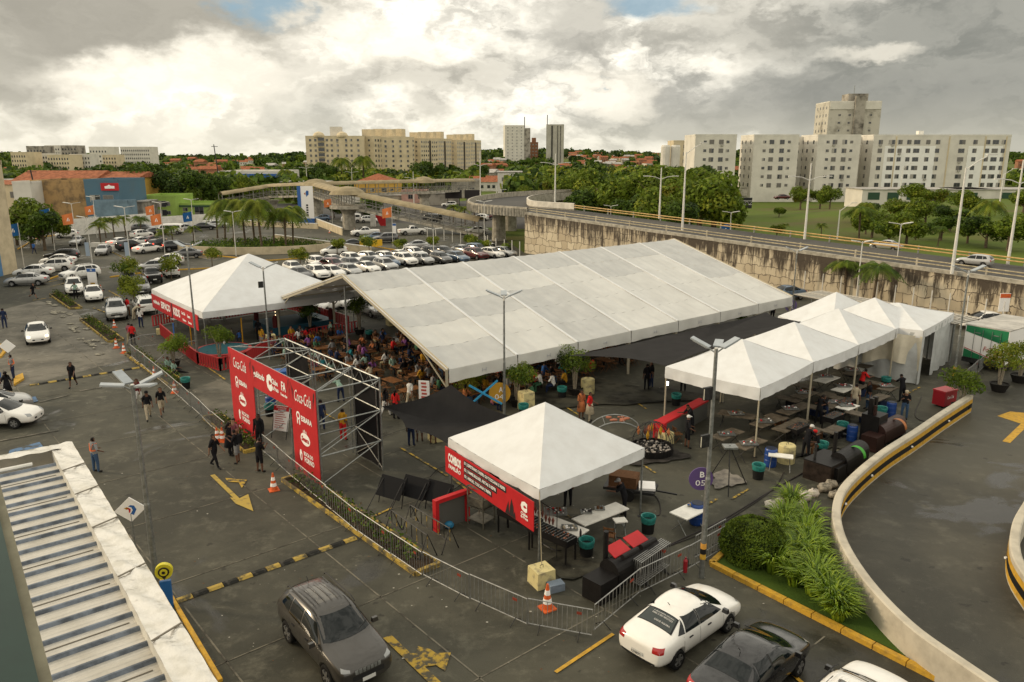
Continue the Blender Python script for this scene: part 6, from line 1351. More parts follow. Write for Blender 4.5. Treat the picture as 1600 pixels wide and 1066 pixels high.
for pts in ([(0, 0), (.1, .28), (.22, .55), (.25, .2), (.3, 0)], [(.28, 0), (.3, .32), (.42, .72), (.55, .42), (.58, .15), (.64, .3), (.70, 0)]):
 fm.face([d * (x0 + x) + n * .021 + Q_((0, 0, zb_ + .01 + y)) for x, y in pts])
fm.build('flame_emblem', blkv, ban)
def cblock(px, py, w, h, label, rz=.5, m=None, cyl=False):
 p = at(px, py); r = MB()
 if cyl: r.lathe([(w / 2, 0), (w / 2, h * .96), (w / 2 - .04, h)], n=20)
 else: r.box((0, 0, h / 2), (w, w, h), 0, 0, .96)
 root = thing('concrete_block' if not cyl else 'concrete_drum', label, 'weight', (p.x, p.y, 0), rz); r.build('block', m or blockm, root, smooth=False)
 e = MB(); e.tube([(-.06, 0, h), (-.06, 0, h + .1), (.06, 0, h + .1), (.06, 0, h)], .012, 6); e.build('lifting_eye', steel_d, root); return root
cblock(846, 912, .72, .62, 'pale yellow concrete block roped to the front leg of the menu tent')
cblock(1228, 722, .8, .9, 'round pale yellow concrete drum tied to the front pyramid tent', cyl=True)
cblock(918, 616, .85, 1.0, 'round pale yellow concrete drum by the big potted tree', cyl=True)
cblock(822, 640, .75, 1.1, 'cream concrete slab standing beside the potted tree under the tent edge')
cblock(1040, 692, .6, .6, 'pale yellow block behind the round fire pit'); cblock(682, 688, .7, .6, 'yellow block under the right edge of the black sail'); cblock(424, 545, .7, 1.1, 'tall cream block at the left end of the big tent')
cblock(325, 562, .6, .5, 'cream block beside the plant pot by the kids tent'); cblock(612, 508, .8, 1.0, 'cream block at the back of the big tent'); cblock(250, 522, .5, .45, 'cream block at the left leg of the kids tent')
def rope(a, b, label, r=.012, m=None, sag=0.):
 a, b = Q_(a), Q_(b); pts = [a.lerp(b, t / 6) - Q_((0, 0, sag * sin(PI * t / 6))) for t in range(7)]
 return tag(MB().tube(pts, r, 5).build('guy_rope', m or mt('rope', (.35, .30, .2), .8)), label, 'rope')
q = at(846, 912); c0 = mc + mcs[0]; rope((c0.x, c0.y, 2.9), (q.x, q.y, .7), 'guy rope from the menu tent corner down to its yellow block', .014)
ZT = 3.55
Fp = [at(1188, 607, ZT), at(1271, 566, ZT), at(1342, 539, ZT), at(1400, 514, ZT), at(1448, 497, ZT)]
lf0 = at(1040, 573, ZT); side = (lf0 - Fp[0]); side.z = 0
labs = ('front pyramid tent of the row on the right, nearest the camera', 'second white pyramid tent of the row on the right', 'third white pyramid tent of the row on the right', 'fourth white pyramid tent of the row, its side wall hanging open')
for i in range(4):
 r_, c_, s_ = pyramid('pyramid_tent', labs[i], Fp[i], Fp[i + 1], Fp[i] + side * (1 - .02 * i), 4.95, ZT, .62, 'white pyramid tents in a row', postm=mt('cream_post', (.38, .34, .25), .5))
T4c = c_
def sheetwall(name, a, b, zt, zb, parent=None, amp=.10, fr=5, m=None, lift=0., label=None):
 a, b = Q_(a), Q_(b); d = b - a; n = Q_((d.y, -d.x, 0)).normalized(); mb = MB()
 mb.grid(lambda u, v: tuple(a + d * u + n * (amp * sin(u * fr * 6.28) * v + .03 * sin(u * 40)) + Q_((0, 0, zt - (zt - zb - lift * sin(PI * u)) * v))), 40, 8)
 o = mb.build(name, m or pvc_in, parent, smooth=True)
 if label: tag(o, label, 'tent wall')
 return o
A6 = at(1443, 517, 3.6); B6 = at(1491, 489, 3.6); A6.z = 0; B6.z = 0
ct, cc_, cs_ = pyramid('closed_tent', 'closed white tent with side walls and a dark doorway ending the row', A6, B6, A6 + side * 1.0, 4.5, 3.6, .5, posts=(0, 1, 2, 3))
o6 = Q_((-cc_.x, -cc_.y, 0)); dW = (B6 - A6)
sheetwall('side_wall', A6 + o6 + dW * .38, B6 + o6, 3.4, .05, ct, .09, 3); sheetwall('side_wall', A6 + o6, A6 + o6 + dW * .06, 3.4, .05, ct, .04, 1)
sheetwall('side_wall', A6 + o6, A6 + o6 + side, 3.4, .05, ct, .1, 4); sheetwall('side_wall', B6 + o6, B6 + o6 + side, 3.4, .05, ct, .1, 4)
a = Q_((Fp[3].x, Fp[3].y, 0)) + side * .35; b = Q_((A6.x, A6.y, 0)); sheetwall('tent_wall', a, b, 3.2, .9, None, .25, 2, mt('cream_sheet', (.62, .57, .45), .7, var=.1, vs=1, bump=.5, bs=2), .5, 'cream tarpaulin wall hanging loose behind the fourth pyramid tent')
pyramid('pyramid_tent', 'white pyramid tent peeking out behind the third tent of the row', at(1300, 515, 3.3), at(1390, 492, 3.3), at(1216, 494, 3.3), 5.0, 3.3, .45, 'white pyramid tents in a row')
cp0, cp1, cp2 = at(1240, 462, 2.9), at(1490, 508, 2.9), at(1240, 455, 2.9)
cr = thing('carport', 'long low carport with ribbed roof against the stone wall', 'carport', cp0 * 1.0); e = cp1 - cp0; s2 = Q_((e.y, -e.x, 0)).normalized() * -3.4
mb = MB(); mb.raw([Q_(), e, e + s2, s2, Q_((0, 0, .06)), e + Q_((0, 0, .06)), e + s2 + Q_((0, 0, .06)), s2 + Q_((0, 0, .06))], [(0, 3, 2, 1), (4, 5, 6, 7), (0, 1, 5, 4), (1, 2, 6, 5), (2, 3, 7, 6), (3, 0, 4, 7)]); mb.build('roof', mt('carport_dark', (.09, .085, .08), .5), cr)
mb = MB(); nn_ = 44
for i in range(nn_ + 1): mb.seg(e * (i / nn_) + Q_((0, 0, .09)), e * (i / nn_) + s2 + Q_((0, 0, .09)), .16 if i % 2 else .10, .05)
for k in (0, .5, 1): mb.seg(s2 * k + Q_((0, 0, .12)), e + s2 * k + Q_((0, 0, .12)), .09, .06)
mb.build('rib', mt('rib_pale', (.45, .42, .36), .5), cr)
for i in range(0, 9):
 for k in (.05, .95): p = e * (i / 8) + s2 * k; MB().tube([(p.x, p.y, -2.9), (p.x, p.y, 0)], .05, 6).build('leg', steel, cr)
E = 3.0; RZ_ = 6.6
c1 = at(700, 578, E); cl = at(432, 468, E); cf = at(1238, 464, E); uu = cf - c1; vv = cl - c1; uu.z = vv.z = 0; c1.z = 0
big = thing('marquee', 'huge white gabled marquee roof over the crowd in the middle', 'tent', (c1.x, c1.y, 0))
NB = 7
rf = mt('marquee_roof', (.62, .615, .58), .55, col2=(.52, .515, .485), vs=.5, fac=(.35, .7), bump=.35, bs=1.6, trans=.05)
rf2 = mt('marquee_roof_dull', (.52, .52, .50), .6, col2=(.43, .43, .415), vs=.7, fac=(.35, .7), bump=.3, bs=2, trans=.03)
mb = MB(); rr = RN_(8)
for i in range(NB):
 for s in (0, 1):
  for j in range(5):
   u0, u1 = i / NB, (i + 1) / NB; v0, v1 = (j / 5) * .5, ((j + 1) / 5) * .5
   if s: v0, v1 = 1 - v0, 1 - v1
   def f(a, b, u0=u0, u1=u1, v0=v0, v1=v1):
    u = u0 + (u1 - u0) * a; v = v0 + (v1 - v0) * b; t = 1 - abs(v - .5) * 2
    z = E + (RZ_ - E) * t + .02 * sin(a * 44 + j * 2 + i) * sin(b * PI) + .17 * sin(PI * a) * -1 * sin(PI * min(1, t + .1)) + .015 * sin(a * 30 + j)
    p = uu * u + vv * v; return (p.x, p.y, z)
   mb.grid(f, 24, 4, 1 if rr.random() < .42 else 0)
mb.build('roof', [rf, rf2], big, smooth=True)
sb_ = MB()
for i in range(NB + 1):
 for s in (0, 1):
  p = uu * (i / NB) + vv * s; q = uu * (i / NB) + vv * .5; sb_.seg(p + Q_((0, 0, E + .03)), q + Q_((0, 0, RZ_ + .03)), .16, .05)
sb_.build('roof_seam', pvc, big)
for s in (0, 1):
 vl = MB()
 for i in range(NB):
  def f(a, b, i=i, s=s):
   p = uu * ((i + a * .985 + .007) / NB) + vv * (s + (.002 if s else -.002) * 1) ; w = .03 * sin(a * 20) * b
   return (p.x + w, p.y - w, E + .02 - (.78 + .05 * sin(PI * a) * -1) * b)
  vl.grid(f, 16, 3)
 vl.build('valance', rf, big, smooth=True)

em = MB()
for i in range(NB):
 p = uu * ((i + .5) / NB) - vv.normalized() * .06; q = uu.normalized() * .14
 for w in (-1, 1): em.seg(p + q * w + Q_((0, 0, E - .5)), p + q * w + Q_((0, 0, E - .3)), .02, .03)
 em.seg(p - q + Q_((0, 0, E - .4)), p + q + Q_((0, 0, E - .4)), .02, .03)
em.build('logo_mark', mt('faint_print', (.42, .43, .46), .6), big)
gt = MB()
for i in (0, NB):      # small gable flap
 p0, p1, q = uu * (i / NB), uu * (i / NB) + vv, uu * (i / NB) + vv * .5
 gt.seg(p0 + Q_((0, 0, E)), q + Q_((0, 0, RZ_)), .06, .22); gt.seg(p1 + Q_((0, 0, E)), q + Q_((0, 0, RZ_)), .06, .22)
gt.build('gable_edge', mt('cream_edge', (.46, .40, .28), .6), big)
tr = MB(); am = mt('cream_post')
for i in range(NB + 1):
 b0 = uu * (i / NB)
 for s in (0, 1):
  p = b0 + vv * (s * .992 + .004); tr.seg(p + Q_((0, 0, E - .1)), b0 + vv * .5 + Q_((0, 0, RZ_ - .1)), .10, .18)
  k = b0 + vv * (.12 if s == 0 else .88); tr.seg(p + Q_((0, 0, E - 1.1)), k + Q_((0, 0, E + .75)), .06, .06)
tr.seg(vv * .5 + Q_((0, 0, RZ_ - .15)), uu + vv * .5 + Q_((0, 0, RZ_ - .15)), .08, .1)
for t in (.16, .33, .67, .84): tr.seg(vv * t + Q_((0, 0, E + (RZ_ - E) * (1 - abs(t - .5) * 2) - .30)), uu + vv * t + Q_((0, 0, E + (RZ_ - E) * (1 - abs(t - .5) * 2) - .30)), .06, .08)
tr.build('truss', am, big)
for i in range(NB + 1):
 for s in (0, 1):
  p = uu * (i / NB) + vv * (s * .99 + .005); MB().seg(p, p + Q_((0, 0, E - .02)), .16, .20).build('leg', am, big)
p = uu * .02 + vv * .55; MB().tube([(p.x, p.y, 0), (p.x, p.y, 5.6)], .07, 8).build('prop_mast', steel, big)
sl = MB()
bulbs = thing('string_lights', 'string of warm bulbs wound down the left leg of the marquee', 'string lights', at(436, 530)); pz = c1 + vv
bulbs.location = (pz.x, pz.y, 0)
cb = MB(); cb.tube([(-.12, -.12, .6), (-.12, -.14, 2.6)], .01, 4); cb.build('cable', blkv, bulbs)
for k in range(8): MB().sphere((-.13, -.16, .7 + k * .26), .035, 6).build('bulb', mt('bulb_warm', (1., .72, .38), .3, emit=6), bulbs)
k0, k1, k2 = at(237, 452, 3.1), at(607, 462, 3.1), at(316, 488, 3.1)
k1 = k2 + (U * 12.6); kt, kc, kcs = pyramid('kids_tent', 'large white pyramid tent of the kids area on the left', k2, k1, k0, 6.3, 3.1, .5, apex=None)
a = Q_((k0.x, k0.y, 0)); b = Q_((k2.x, k2.y, 0)); d2 = (b - a).normalized(); n2 = Q_((d2.y, -d2.x, 0)); kb_ = thing('kids_banner', 'red banner with kids area lettering on the left side of the kids tent', 'banner', a + n2 * .12); LL = (b - a).length
banner_frame(d2 * .2, d2 * (LL - .8), 2.75, 1.55, redv, 'banner_sheet', kb_)
def putk(s, x, z, w, h, sh=0.): return txt(s, d2 * x + n2 * .02 + Q_((0, 0, z)), d2, (0, 0, 1), w, h, whv, kb_, sh, .04)
putk('guibitudo', .6, 1.95, 1.9, .42, .2); putk('ESPAÇO', 2.9, 1.78, 2.5, .72); putk('KIDS', 6.2, 1.85, 1.7, .66); putk('Coca-Cola', 8.3, 2.25, .9, .25, .3); putk('Seara', 9.7, 2.2, .7, .25, .1); putk('Esbara', 8.5, 1.75, .8, .2); putk('Seara', 9.8, 1.75, .8, .2)
m = MB(); m.seg(d2 * 5.7 + n2 * .02 + Q_((0, 0, 2.15)), d2 * 5.95 + n2 * .02 + Q_((0, 0, 2.15)), .012, 1.18); m.build('black_stripe', blkv, kb_)
def redfence(pts, label, h=1.0, zig=False):
 r = thing('play_fence', label, 'play fence', at(*pts[0])); o = r.location.copy(); pan_ = MB(); ra = MB(); q = [at(*p) - o for p in pts]; rm_ = mt('play_red', (.38, .03, .03), .5)
 for a_, b_ in zip(q, q[1:]):
  ra.seg(a_ + Q_((0, 0, h)), b_ + Q_((0, 0, h)), .07, .07); ra.seg(a_ + Q_((0, 0, .15)), b_ + Q_((0, 0, .15)), .06, .06)
  L2 = (b_ - a_).length; k = max(2, int(L2 / .28))
  for i in range(k + 1): p_ = a_.lerp(b_, i / k); pan_.seg(p_ + Q_((0, 0, .1)), p_ + Q_((0, 0, h)), .12, .06)
 ra.build('rail', rm_, r); pan_.build('slat', rm_, r); return r
redfence([(252, 525), (275, 545), (310, 572), (345, 582), (385, 572), (430, 545)], 'red slatted play fence along the front of the kids area')
redfence([(345, 500), (395, 492), (450, 485), (500, 498), (545, 512)], 'red slatted play fence behind the bouncy castle')
redfence([(240, 512), (290, 500), (345, 500)], 'red slatted play fence at the back left of the kids area')
redfence([(445, 545), (500, 530), (560, 520)], 'red slatted play fence between the kids area and the diners')
pp_ = at(350, 556); pool = thing('toy_pool', 'round blue pool with red sides in the kids area', 'pool', pp_); MB().lathe([(2.0, 0), (2.0, .55), (1.9, .56)], n=24).build('pool_side', mt('play_red'), pool); MB().lathe([(1.8, .5), (1.78, .575)], n=24).build('water', mt('pool_teal', (.02, .08, .10), .6), pool)
inf = thing('bouncy_castle', 'dark red and green bouncy castle between the kids tent and the marquee', 'bouncy castle', at(460, 512)); g_ = MB(); g_.box((0, 0, .35), (5.5, 4.2, .7), AU); g_.build('base', mt('inflat_blue', (.02, .08, .12), .5), inf)
for sx in (-1, 1):
 for sy in (-1, 1):
  o_ = U * 2.5 * sx + V * 1.9 * sy; MB().tube([(o_.x, o_.y, .5), (o_.x, o_.y, 1.5), (o_.x, o_.y, 1.7)], [.2, .2, .1], 10).build('pillar', mt('inflat_red', (.10, .012, .012), .45), inf)
sl_ = MB(); sl_.raw([U * 1.9 - V * 1.6 + Q_((0, 0, .7)), U * 1.9 + V * 1.6 + Q_((0, 0, .7)), -U * 1.9 + V * 1.6 + Q_((0, 0, 2.2)), -U * 1.9 - V * 1.6 + Q_((0, 0, 2.2))], [(0, 1, 2, 3)]); sl_.build('slide', mt('inflat_green', (.02, .12, .03), .5), inf)
for (x, y, lb) in ((302, 508, 'long white table at the back of the kids area'), (375, 498, 'white bench table near the bouncy castle')):
 t = thing('long_table', lb, 'table', at(x, y), AU); MB().box((0, 0, .74), (3.4, .8, .05)).build('table_top', wpaint, t)
 for sx in (-1.4, 1.4): MB().box((sx, 0, .36), (.05, .6, .72)).build('leg', steel, t)
for (x0, y0, x1, y1, c, lb) in ((275, 550, 270, 498, 'blue', 'blue play pole left of the kids tent fence'), (380, 540, 378, 500, 'yellow', 'yellow play pole beside the round pool'), (300, 540, 300, 500, 'yellow', 'second yellow play pole behind the round pool')):
 a_ = at(x0, y0); tag(MB().tube([a_, a_ + Q_((0, 0, 2.2))], .05, 8).build('play_pole', CL[c]), lb, 'pole')

# ---------- shade sails ----------
def sail(name, label, cs, sag, concave=.12, posts=()):
 cs = [Q_(c) for c in cs]; n = len(cs); ctr = sum(cs, Q_()) / n; ctr.z -= sag; mb = MB(); K = 10
 for k in range(n):
  a, b = cs[k], cs[(k + 1) % n]
  def f(u, v, a=a, b=b):
   e = a.lerp(b, u); e = e.lerp(ctr, concave * 4 * u * (1 - u)); t = v
   p = e.lerp(ctr, t); p.z = e.z + (ctr.z - e.z) * (1 - (1 - t) ** 1.5); return tuple(p)
  mb.grid(f, 14, K)
 o = mb.build(name, sailm, smooth=True); tag(o, label, 'shade sail'); return o
sail('shade_sail', 'black shade sail with a pointed peak between the gate and the menu tent', [at(596, 635, 2.6), at(634, 668, 2.3), at(700, 694, 2.3), at(812, 655, 2.7), at(705, 601, 3.9)], .35, .13)
sail('shade_sail', 'long black shade sail strung from the marquee edge to the pyramid tents', [at(888, 556, 2.9), at(1040, 572, 3.3), at(1130, 540, 3.3), at(1260, 500, 3.3), at(1198, 488, 3.2), at(1112, 508, 3.3), at(1042, 524, 3.0)], .15, .10)
# ---------- entrance gate ----------
gA, gB = Q_((-15, 39.5, 0)), Q_((-8.44, 31.7, 0)); gd = (gB - gA).normalized(); gl = (gB - gA).length; gn = Q_((gd.y, -gd.x, 0)); gD = Q_((-12.9, 41.6, 0)) - gA; gdep = -gn * 3.1; GH = 4.55
gate = thing('entrance_gate', 'scaffold entrance gate with red sponsor banners on its front', 'gate', gA)
sc_ = MB()
def tb_(a, b, r=.035): sc_.tube([a, b], r, 6)
xs = [0, .31 * gl, .75 * gl, gl]
for x in xs:
 for dp in (Q_(), gdep):
  p = gd * x + dp; tb_(p, p + Q_((0, 0, GH)), .045)
  p2 = p + (gd * .35 if x < gl / 2 else -gd * .35); tb_(p2, p2 + Q_((0, 0, GH)))
 for z in (1.5, 3., GH - .05): tb_(gd * x + Q_((0, 0, z)), gd * x + gdep + Q_((0, 0, z)))
 for z in (.2, 1.6, 3.1): tb_(gd * x + Q_((0, 0, z)), gd * x + gdep + Q_((0, 0, z + 1.35)), .025)
for dp in (Q_(), gdep):
 for a_, b_ in ((0, 1), (2, 3)):
  for z in (1.5, 3.0): tb_(gd * xs[a_] + dp + Q_((0, 0, z)), gd * xs[b_] + dp + Q_((0, 0, z)))
  for z in (.1, 1.5, 3.0): tb_(gd * xs[a_] + dp + Q_((0, 0, z)), gd * xs[b_] + dp + Q_((0, 0, z + 1.45)), .025);
  tb_(gd * xs[b_] + dp + Q_((0, 0, .1)), gd * xs[a_] + dp + Q_((0, 0, 1.5)), .025)
 for z in (GH - .05, GH - .6): tb_(dp + Q_((0, 0, z)), dp + gd * gl + Q_((0, 0, z)), .04)
 k = 22
 for i in range(k): z0_, z1_ = (GH - .6, GH - .05) if i % 2 else (GH - .05, GH - .6); tb_(dp + gd * gl * i / k + Q_((0, 0, z0_)), dp + gd * gl * (i + 1) / k + Q_((0, 0, z1_)), .02)
tb_(Q_((0, 0, GH)), gd * xs[1] + gdep + Q_((0, 0, GH)), .03); tb_(gd * xs[3] + Q_((0, 0, GH)), gd * xs[2] + gdep + Q_((0, 0, GH)), .03)
sc_.build('scaffold', steel, gate)
for x0, x1 in ((0, xs[1] - .5), (xs[2], xs[3])):
 m = MB(); p = gdep - gn * .06; m.grid(lambda u, v: tuple(p + gd * (x0 + (x1 - x0) * u) + gn * .03 * sin(u * 9) + Q_((0, 0, .05 + (GH - .15) * v))), 12, 8); m.build('black_cloth', blkcloth, gate, smooth=True)
fr = gn * .07
for x0, x1, z0_, z1_ in ((0, xs[1], .12, GH), (xs[1] + .01, xs[2] - .01, GH - 1.45, GH), (xs[2], xs[3], .12, GH)):
 m = MB(); m.seg(fr + gd * x0 + Q_((0, 0, (z0_ + z1_) / 2)), fr + gd * x1 + Q_((0, 0, (z0_ + z1_) / 2)), .03, z1_ - z0_); m.build('banner', redv, gate)
 m = MB(); rr = RN_(int(x0 * 10) + 2)
 for sx in (x0, x1):           # black torn stripes at the corners of each banner
  for _ in range(4):
   zc_ = z1_ - rr.uniform(0, .5); w_ = rr.uniform(.04, .12); l_ = rr.uniform(.4, .9); s_ = 1 if sx == x0 else -1; q_ = fr + gn * .018 + gd * (sx + s_ * rr.uniform(.02, .25))
   m.face([q_ + Q_((0, 0, zc_)), q_ + gd * w_ * s_ + Q_((0, 0, zc_ - .1)), q_ + gd * w_ * s_ * 2.2 + Q_((0, 0, max(zc_ - l_, z0_)))])
 m.build('black_streaks', blkv, gate)
def gput(s, x, z, w, h, sh=0., m=whv, off=.03, dp=.022): return txt(s, fr + gd * x + gn * dp + Q_((0, 0, z)), gd, (0, 0, 1), w, h, m, gate, sh, off)
def disc(x, z, rx, rz, m, dp=.020, name='round_emblem', sx=20):
 b_ = MB(); b_.face([fr + gd * (x + cos(6.283 * k / sx) * rx) + gn * dp + Q_((0, 0, z + sin(6.283 * k / sx) * rz)) for k in range(sx)]); return b_.build(name, m, gate)
for x0, w in ((.35, xs[1] - .8), (xs[2] + .35, gl - xs[2] - .7)):
 cx = x0 + w / 2; s = min(w, 1.9)
 gput('Coca-Cola', cx - s * .45, 3.62, s * .9, .55, .35, off=.0)
 gput('ESBARA', cx - s * .15, 2.78, s * .58, .26); disc(cx - s * .32, 2.95, .2, .2, whv); disc(cx - s * .32, 2.95, .11, .11, redv, .024); disc(cx - s * .38, 2.66, .05, .14, whv); disc(cx - s * .26, 2.66, .05, .14, whv)
 disc(cx, 1.95, s * .26, .30, whv); gput('Seara', cx - s * .2, 1.83, s * .4, .25, .1, redv, .03, .026)
 disc(cx - .02, 2.33, .035, .09, whv); disc(cx + .12, 2.30, .03, .08, whv); disc(cx - .16, 2.30, .03, .08, whv)
 disc(cx - s * .30, 1.05, .13, .28, whv); disc(cx - s * .28, 1.0, .04, .13, redv, .024); gput('BOCA DO', cx - s * .12, 1.14, s * .5, .2); gput('FORNO', cx - s * .1, .82, s * .52, .26)
 gput('APOIO', cx - s * .45, .30, .4, .09); m = MB(); m.seg(fr + gd * cx + gn * .02 + Q_((0, 0, .35)), fr + gd * (cx + s * .42) + gn * .02 + Q_((0, 0, .35)), .008, .14); m.build('black_tab', blkv, gate)
hx = xs[1]; gput('guibitudo', hx + .2, 3.62, 1.35, .42, .15); gput('C', hx + 1.8, 3.38, .62, .85, 0, off=.12); gput('Clube', hx + 2.42, 3.82, .7, .28); gput('da Praça', hx + 2.42, 3.48, .75, .26)
gput('FA', hx + 3.5, 3.75, .5, .45, .1); gput('Festas Bar', hx + 3.4, 3.48, .75, .14)
# ---------- barriers ----------
def barrier_proto():
 r = thing('crowd_barrier', 'x', 'barrier'); f = MB(); w, h = 2.1, 1.05
 f.tube([(0, 0, .18), (0, 0, h), (w, 0, h), (w, 0, .18), (0, 0, .18)], .019, 6); bs_ = mt('barrier_steel', (.30, .30, .29), .5, .5, var=.2, vs=6); f.build('frame', bs_, r)
 b_ = MB()
 for i in range(1, 13): b_.tube([(w * i / 13, 0, .18), (w * i / 13, 0, h)], .010, 4, caps=False)
 b_.build('bars', bs_, r)
 for x in (.4, w - .4): MB().tube([(x, -.28, .01), (x, 0, .2), (x, .28, .01)], .014, 5).build('foot', steel_d, r)
 MB().box((w * .8, -.012, .86), (.16, .012, .09)).build('tag_plate', mt('tag_red', (.25, .05, .03), .6), r); return r
BP = barrier_proto(); BN = 0; where = None
def barriers(pts, desc):
 global BN
 q = [at(*p) for p in pts]; k = 0
 for a_, b_ in zip(q, q[1:]):
  d_ = b_ - a_; n_ = max(1, round(d_.length / 2.12))
  for i in range(n_):
   k += 1; p_ = a_.lerp(b_, i / n_); o = place(BP, (p_.x, p_.y, 0), math.atan2(d_.y, d_.x) + R.uniform(-.03, .03), f'{ORD[min(k, 24) - 1]} steel barrier {desc}', 'steel crowd control barriers'); o.scale = (d_.length / n_ / 2.12, 1, 1)
barriers([(206, 560), (250, 597), (300, 640), (352, 690)], 'from the far end of the fence left of the gate')
barriers([(412, 710), (460, 752), (510, 795), (560, 836), (612, 872), (660, 905)], 'from the gate along the fence beside the long island')
barriers([(662, 905), (735, 942), (825, 982), (925, 1002)], 'from the left in the fence before the menu tent')
barriers([(928, 992), (1000, 932), (1075, 895), (1133, 862)], 'from the corner in the fence rising to the round bush')
for i in range(6): p_ = at(1003, 925) + V * (.08 * i + .1) ; place(BP, (p_.x, p_.y, 0), AU + .12, f'spare crowd barrier leaning in the stack beside the smoker, {["first","second","third","fourth","fifth","last"][i]} from the front', 'steel crowd control barriers')
barriers([(1085, 878), (1130, 850)], 'short doubled stretch behind the lamp post')
barriers([(203, 553), (222, 545), (245, 542)], 'behind the cones at the far end of the kids area')
barriers([(245, 590), (262, 575), (285, 560), (310, 552)], 'around the two seated people')
barriers([(560, 505), (600, 500), (640, 492)], 'behind the diners at the back of the big tent')
barriers([(1500, 610), (1540, 575), (1600, 545)], 'beside the potted trees at the right')
for x, y, rz, lb in ((640, 852, -.9, 'black and yellow trestle barrier behind the island, left'), (672, 842, -.85, 'black and yellow trestle barrier behind the island, right')):
 r = thing('trestle_barrier', lb, 'barrier', at(x, y), rz); f = MB(); w = 2.6
 for z in (.4, .95): f.tube([(-w / 2, 0, z), (w / 2, 0, z)], .025, 6)
 for k in range(8): f.tube([(-w / 2 + k * w / 7, 0, .4), (-w / 2 + k * w / 7, 0, .95)], .018, 5, k % 2)
 f.build('frame', [steel_d, yel_worn], r)
 for sx in (-1, 1): MB().tube([(sx * w / 2, -.4, 0), (sx * w / 2, 0, 1.0), (sx * w / 2, .4, 0)], .025, 6).build('leg', steel_d, r)
# ---------- cones ----------
def cone_proto():
 r = thing('traffic_cone', 'x', 'cone'); om = mt('cone_orange', (.62, .12, .03), .5, var=.15, vs=5);
 MB().box((0, 0, .02), (.42, .42, .04)).build('base', om, r); b_ = MB(); b_.lathe([(.16, .04), (.03, .78)], n=14); b_.build('body', om, r, smooth=False)
 for z0_, z1_ in ((.20, .34), (.46, .60)):
  f = lambda z: .162 - (z - .04) * .1757; MB().lathe([(f(z0_) + .003, z0_), (f(z1_) + .003, z1_)], n=14).build('white_band', whv, r)
 return r
CP = cone_proto()
for x, y, sc, lb in ((182, 544, 1, 'traffic cone at the end of the shrub island, far left of two'), (194, 552, 1, 'traffic cone at the end of the shrub island, nearer of two'), (179, 512, .9, 'traffic cone in front of the silver SUV'), (158, 455, .9, 'traffic cone beside the blue post sign'), (242, 590, 1, 'traffic cone outside the fence behind the lamp post head'), (273, 614, 1, 'traffic cone outside the fence by the walking friends'),
   (340, 690, 1, 'left cone of the pair behind the walking woman'), (348, 690, 1, 'right cone of the pair behind the walking woman'), (428, 766, 1.05, 'traffic cone standing alone near the yellow arrow'), (855, 951, 1.15, 'traffic cone in front of the yellow concrete block'), (262, 498, .9, 'traffic cone behind the kids banner'),
   (515, 364, .9, 'small far cone, left of three'), (530, 364, .9, 'small far cone, middle of three'), (554, 363, .9, 'small far cone, right of three'), (611, 400, 1.1, 'far cone before the packed white cars'), (677, 396, 1.1, 'far cone behind the white lamp post'), (693, 393, 1.1, 'far cone between the lamp post and the flag pole'), (715, 392, 1.1, 'far cone right of the silver sedan')):
 place(CP, at(x, y), R.uniform(0, 1.5), lb, 'orange and white traffic cones', scale=sc)
# ---------- lamp posts ----------
LMAT = mt('lamp_pale', (.62, .60, .55), .45, var=.1, vs=3); LHEAD = mt('lamp_head_grey', (.36, .39, .41), .4, .3, var=.1, vs=3); lens = mt('lamp_lens', (.5, .5, .48), .2)
def lamp(base, topy, heads, label, r=.085, m=steel, flood=0, band=False, wid=.34, ln=.78, rz=0., h=None, pos=None, group=None):
 p = at(*base) if pos is None else Q_(pos); H_ = h or hgt(base[0], base[1], topy); root = thing('lamp_post', label, 'lamp post', (p.x, p.y, p.z if pos is not None else 0), rz, group)
 MB().tube([(0, 0, 0), (0, 0, H_ * .45), (0, 0, H_ * .46), (0, 0, H_)], [r, r * .9, r * .72, r * .6], 10).build('pole', m, root)
 for i, a_ in enumerate(heads):
  d_ = Q_((cos(a_), sin(a_), 0)); MB().tube([(0, 0, H_ - .15), d_ * .28 + Q_((0, 0, H_ + .0))], .025, 6).build('arm', m, root)
  hb = MB(); up_ = Q_((0, 0, .42 if m is steel and i < 2 else .14)); s_ = Q_((-d_.y, d_.x, 0)); c0_ = d_ * .22 + Q_((0, 0, H_ + .02)); c1_ = c0_ + d_ * ln + up_ * ln
  for k in (0,): hb.seg(c0_, c1_, wid, .055)
  lh = hb.build('lamp_head', LHEAD if m is steel else LMAT, root); lb_ = MB(); lb_.seg(c0_.lerp(c1_, .1) - Q_((0, 0, .055)), c0_.lerp(c1_, .9) - Q_((0, 0, .055)), wid * .8, .01); lb_.build('lens', lens, lh)
 MB().tube([(0, 0, H_ - .25), (0, 0, H_ + .03)], .06, 8).build('cap', LMAT, root)
 for k in range(flood):
  z = H_ * (.82 if k == 0 else .62); fb = MB(); fb.box((-.22, -.1, z), (.34, .10, .44), .5); fb_ = fb.build('floodlight', steel_d, root); MB().box((-.25, -.158, z), (.27, .02, .36), .5).build('flood_glass', mt('flood_glass', (.55, .52, .42), .15), fb_)
 if band:
  for z, mm in ((.75, yel), (.95, blackp), (1.15, mt('kerb_orange', (.6, .3, .06), .6))): MB().lathe([(r + .005, z), (r + .005, z + .2)], n=12).build('warning_band', mm, root)
 return root
G7 = 'parking lot lamp posts'
lamp((247, 930), 602, (.5, 2.5, 3.5, 5.9), 'tall four headed lamp post beside the metal roof in the left foreground', .11, ln=.68, wid=.30, group=G7)
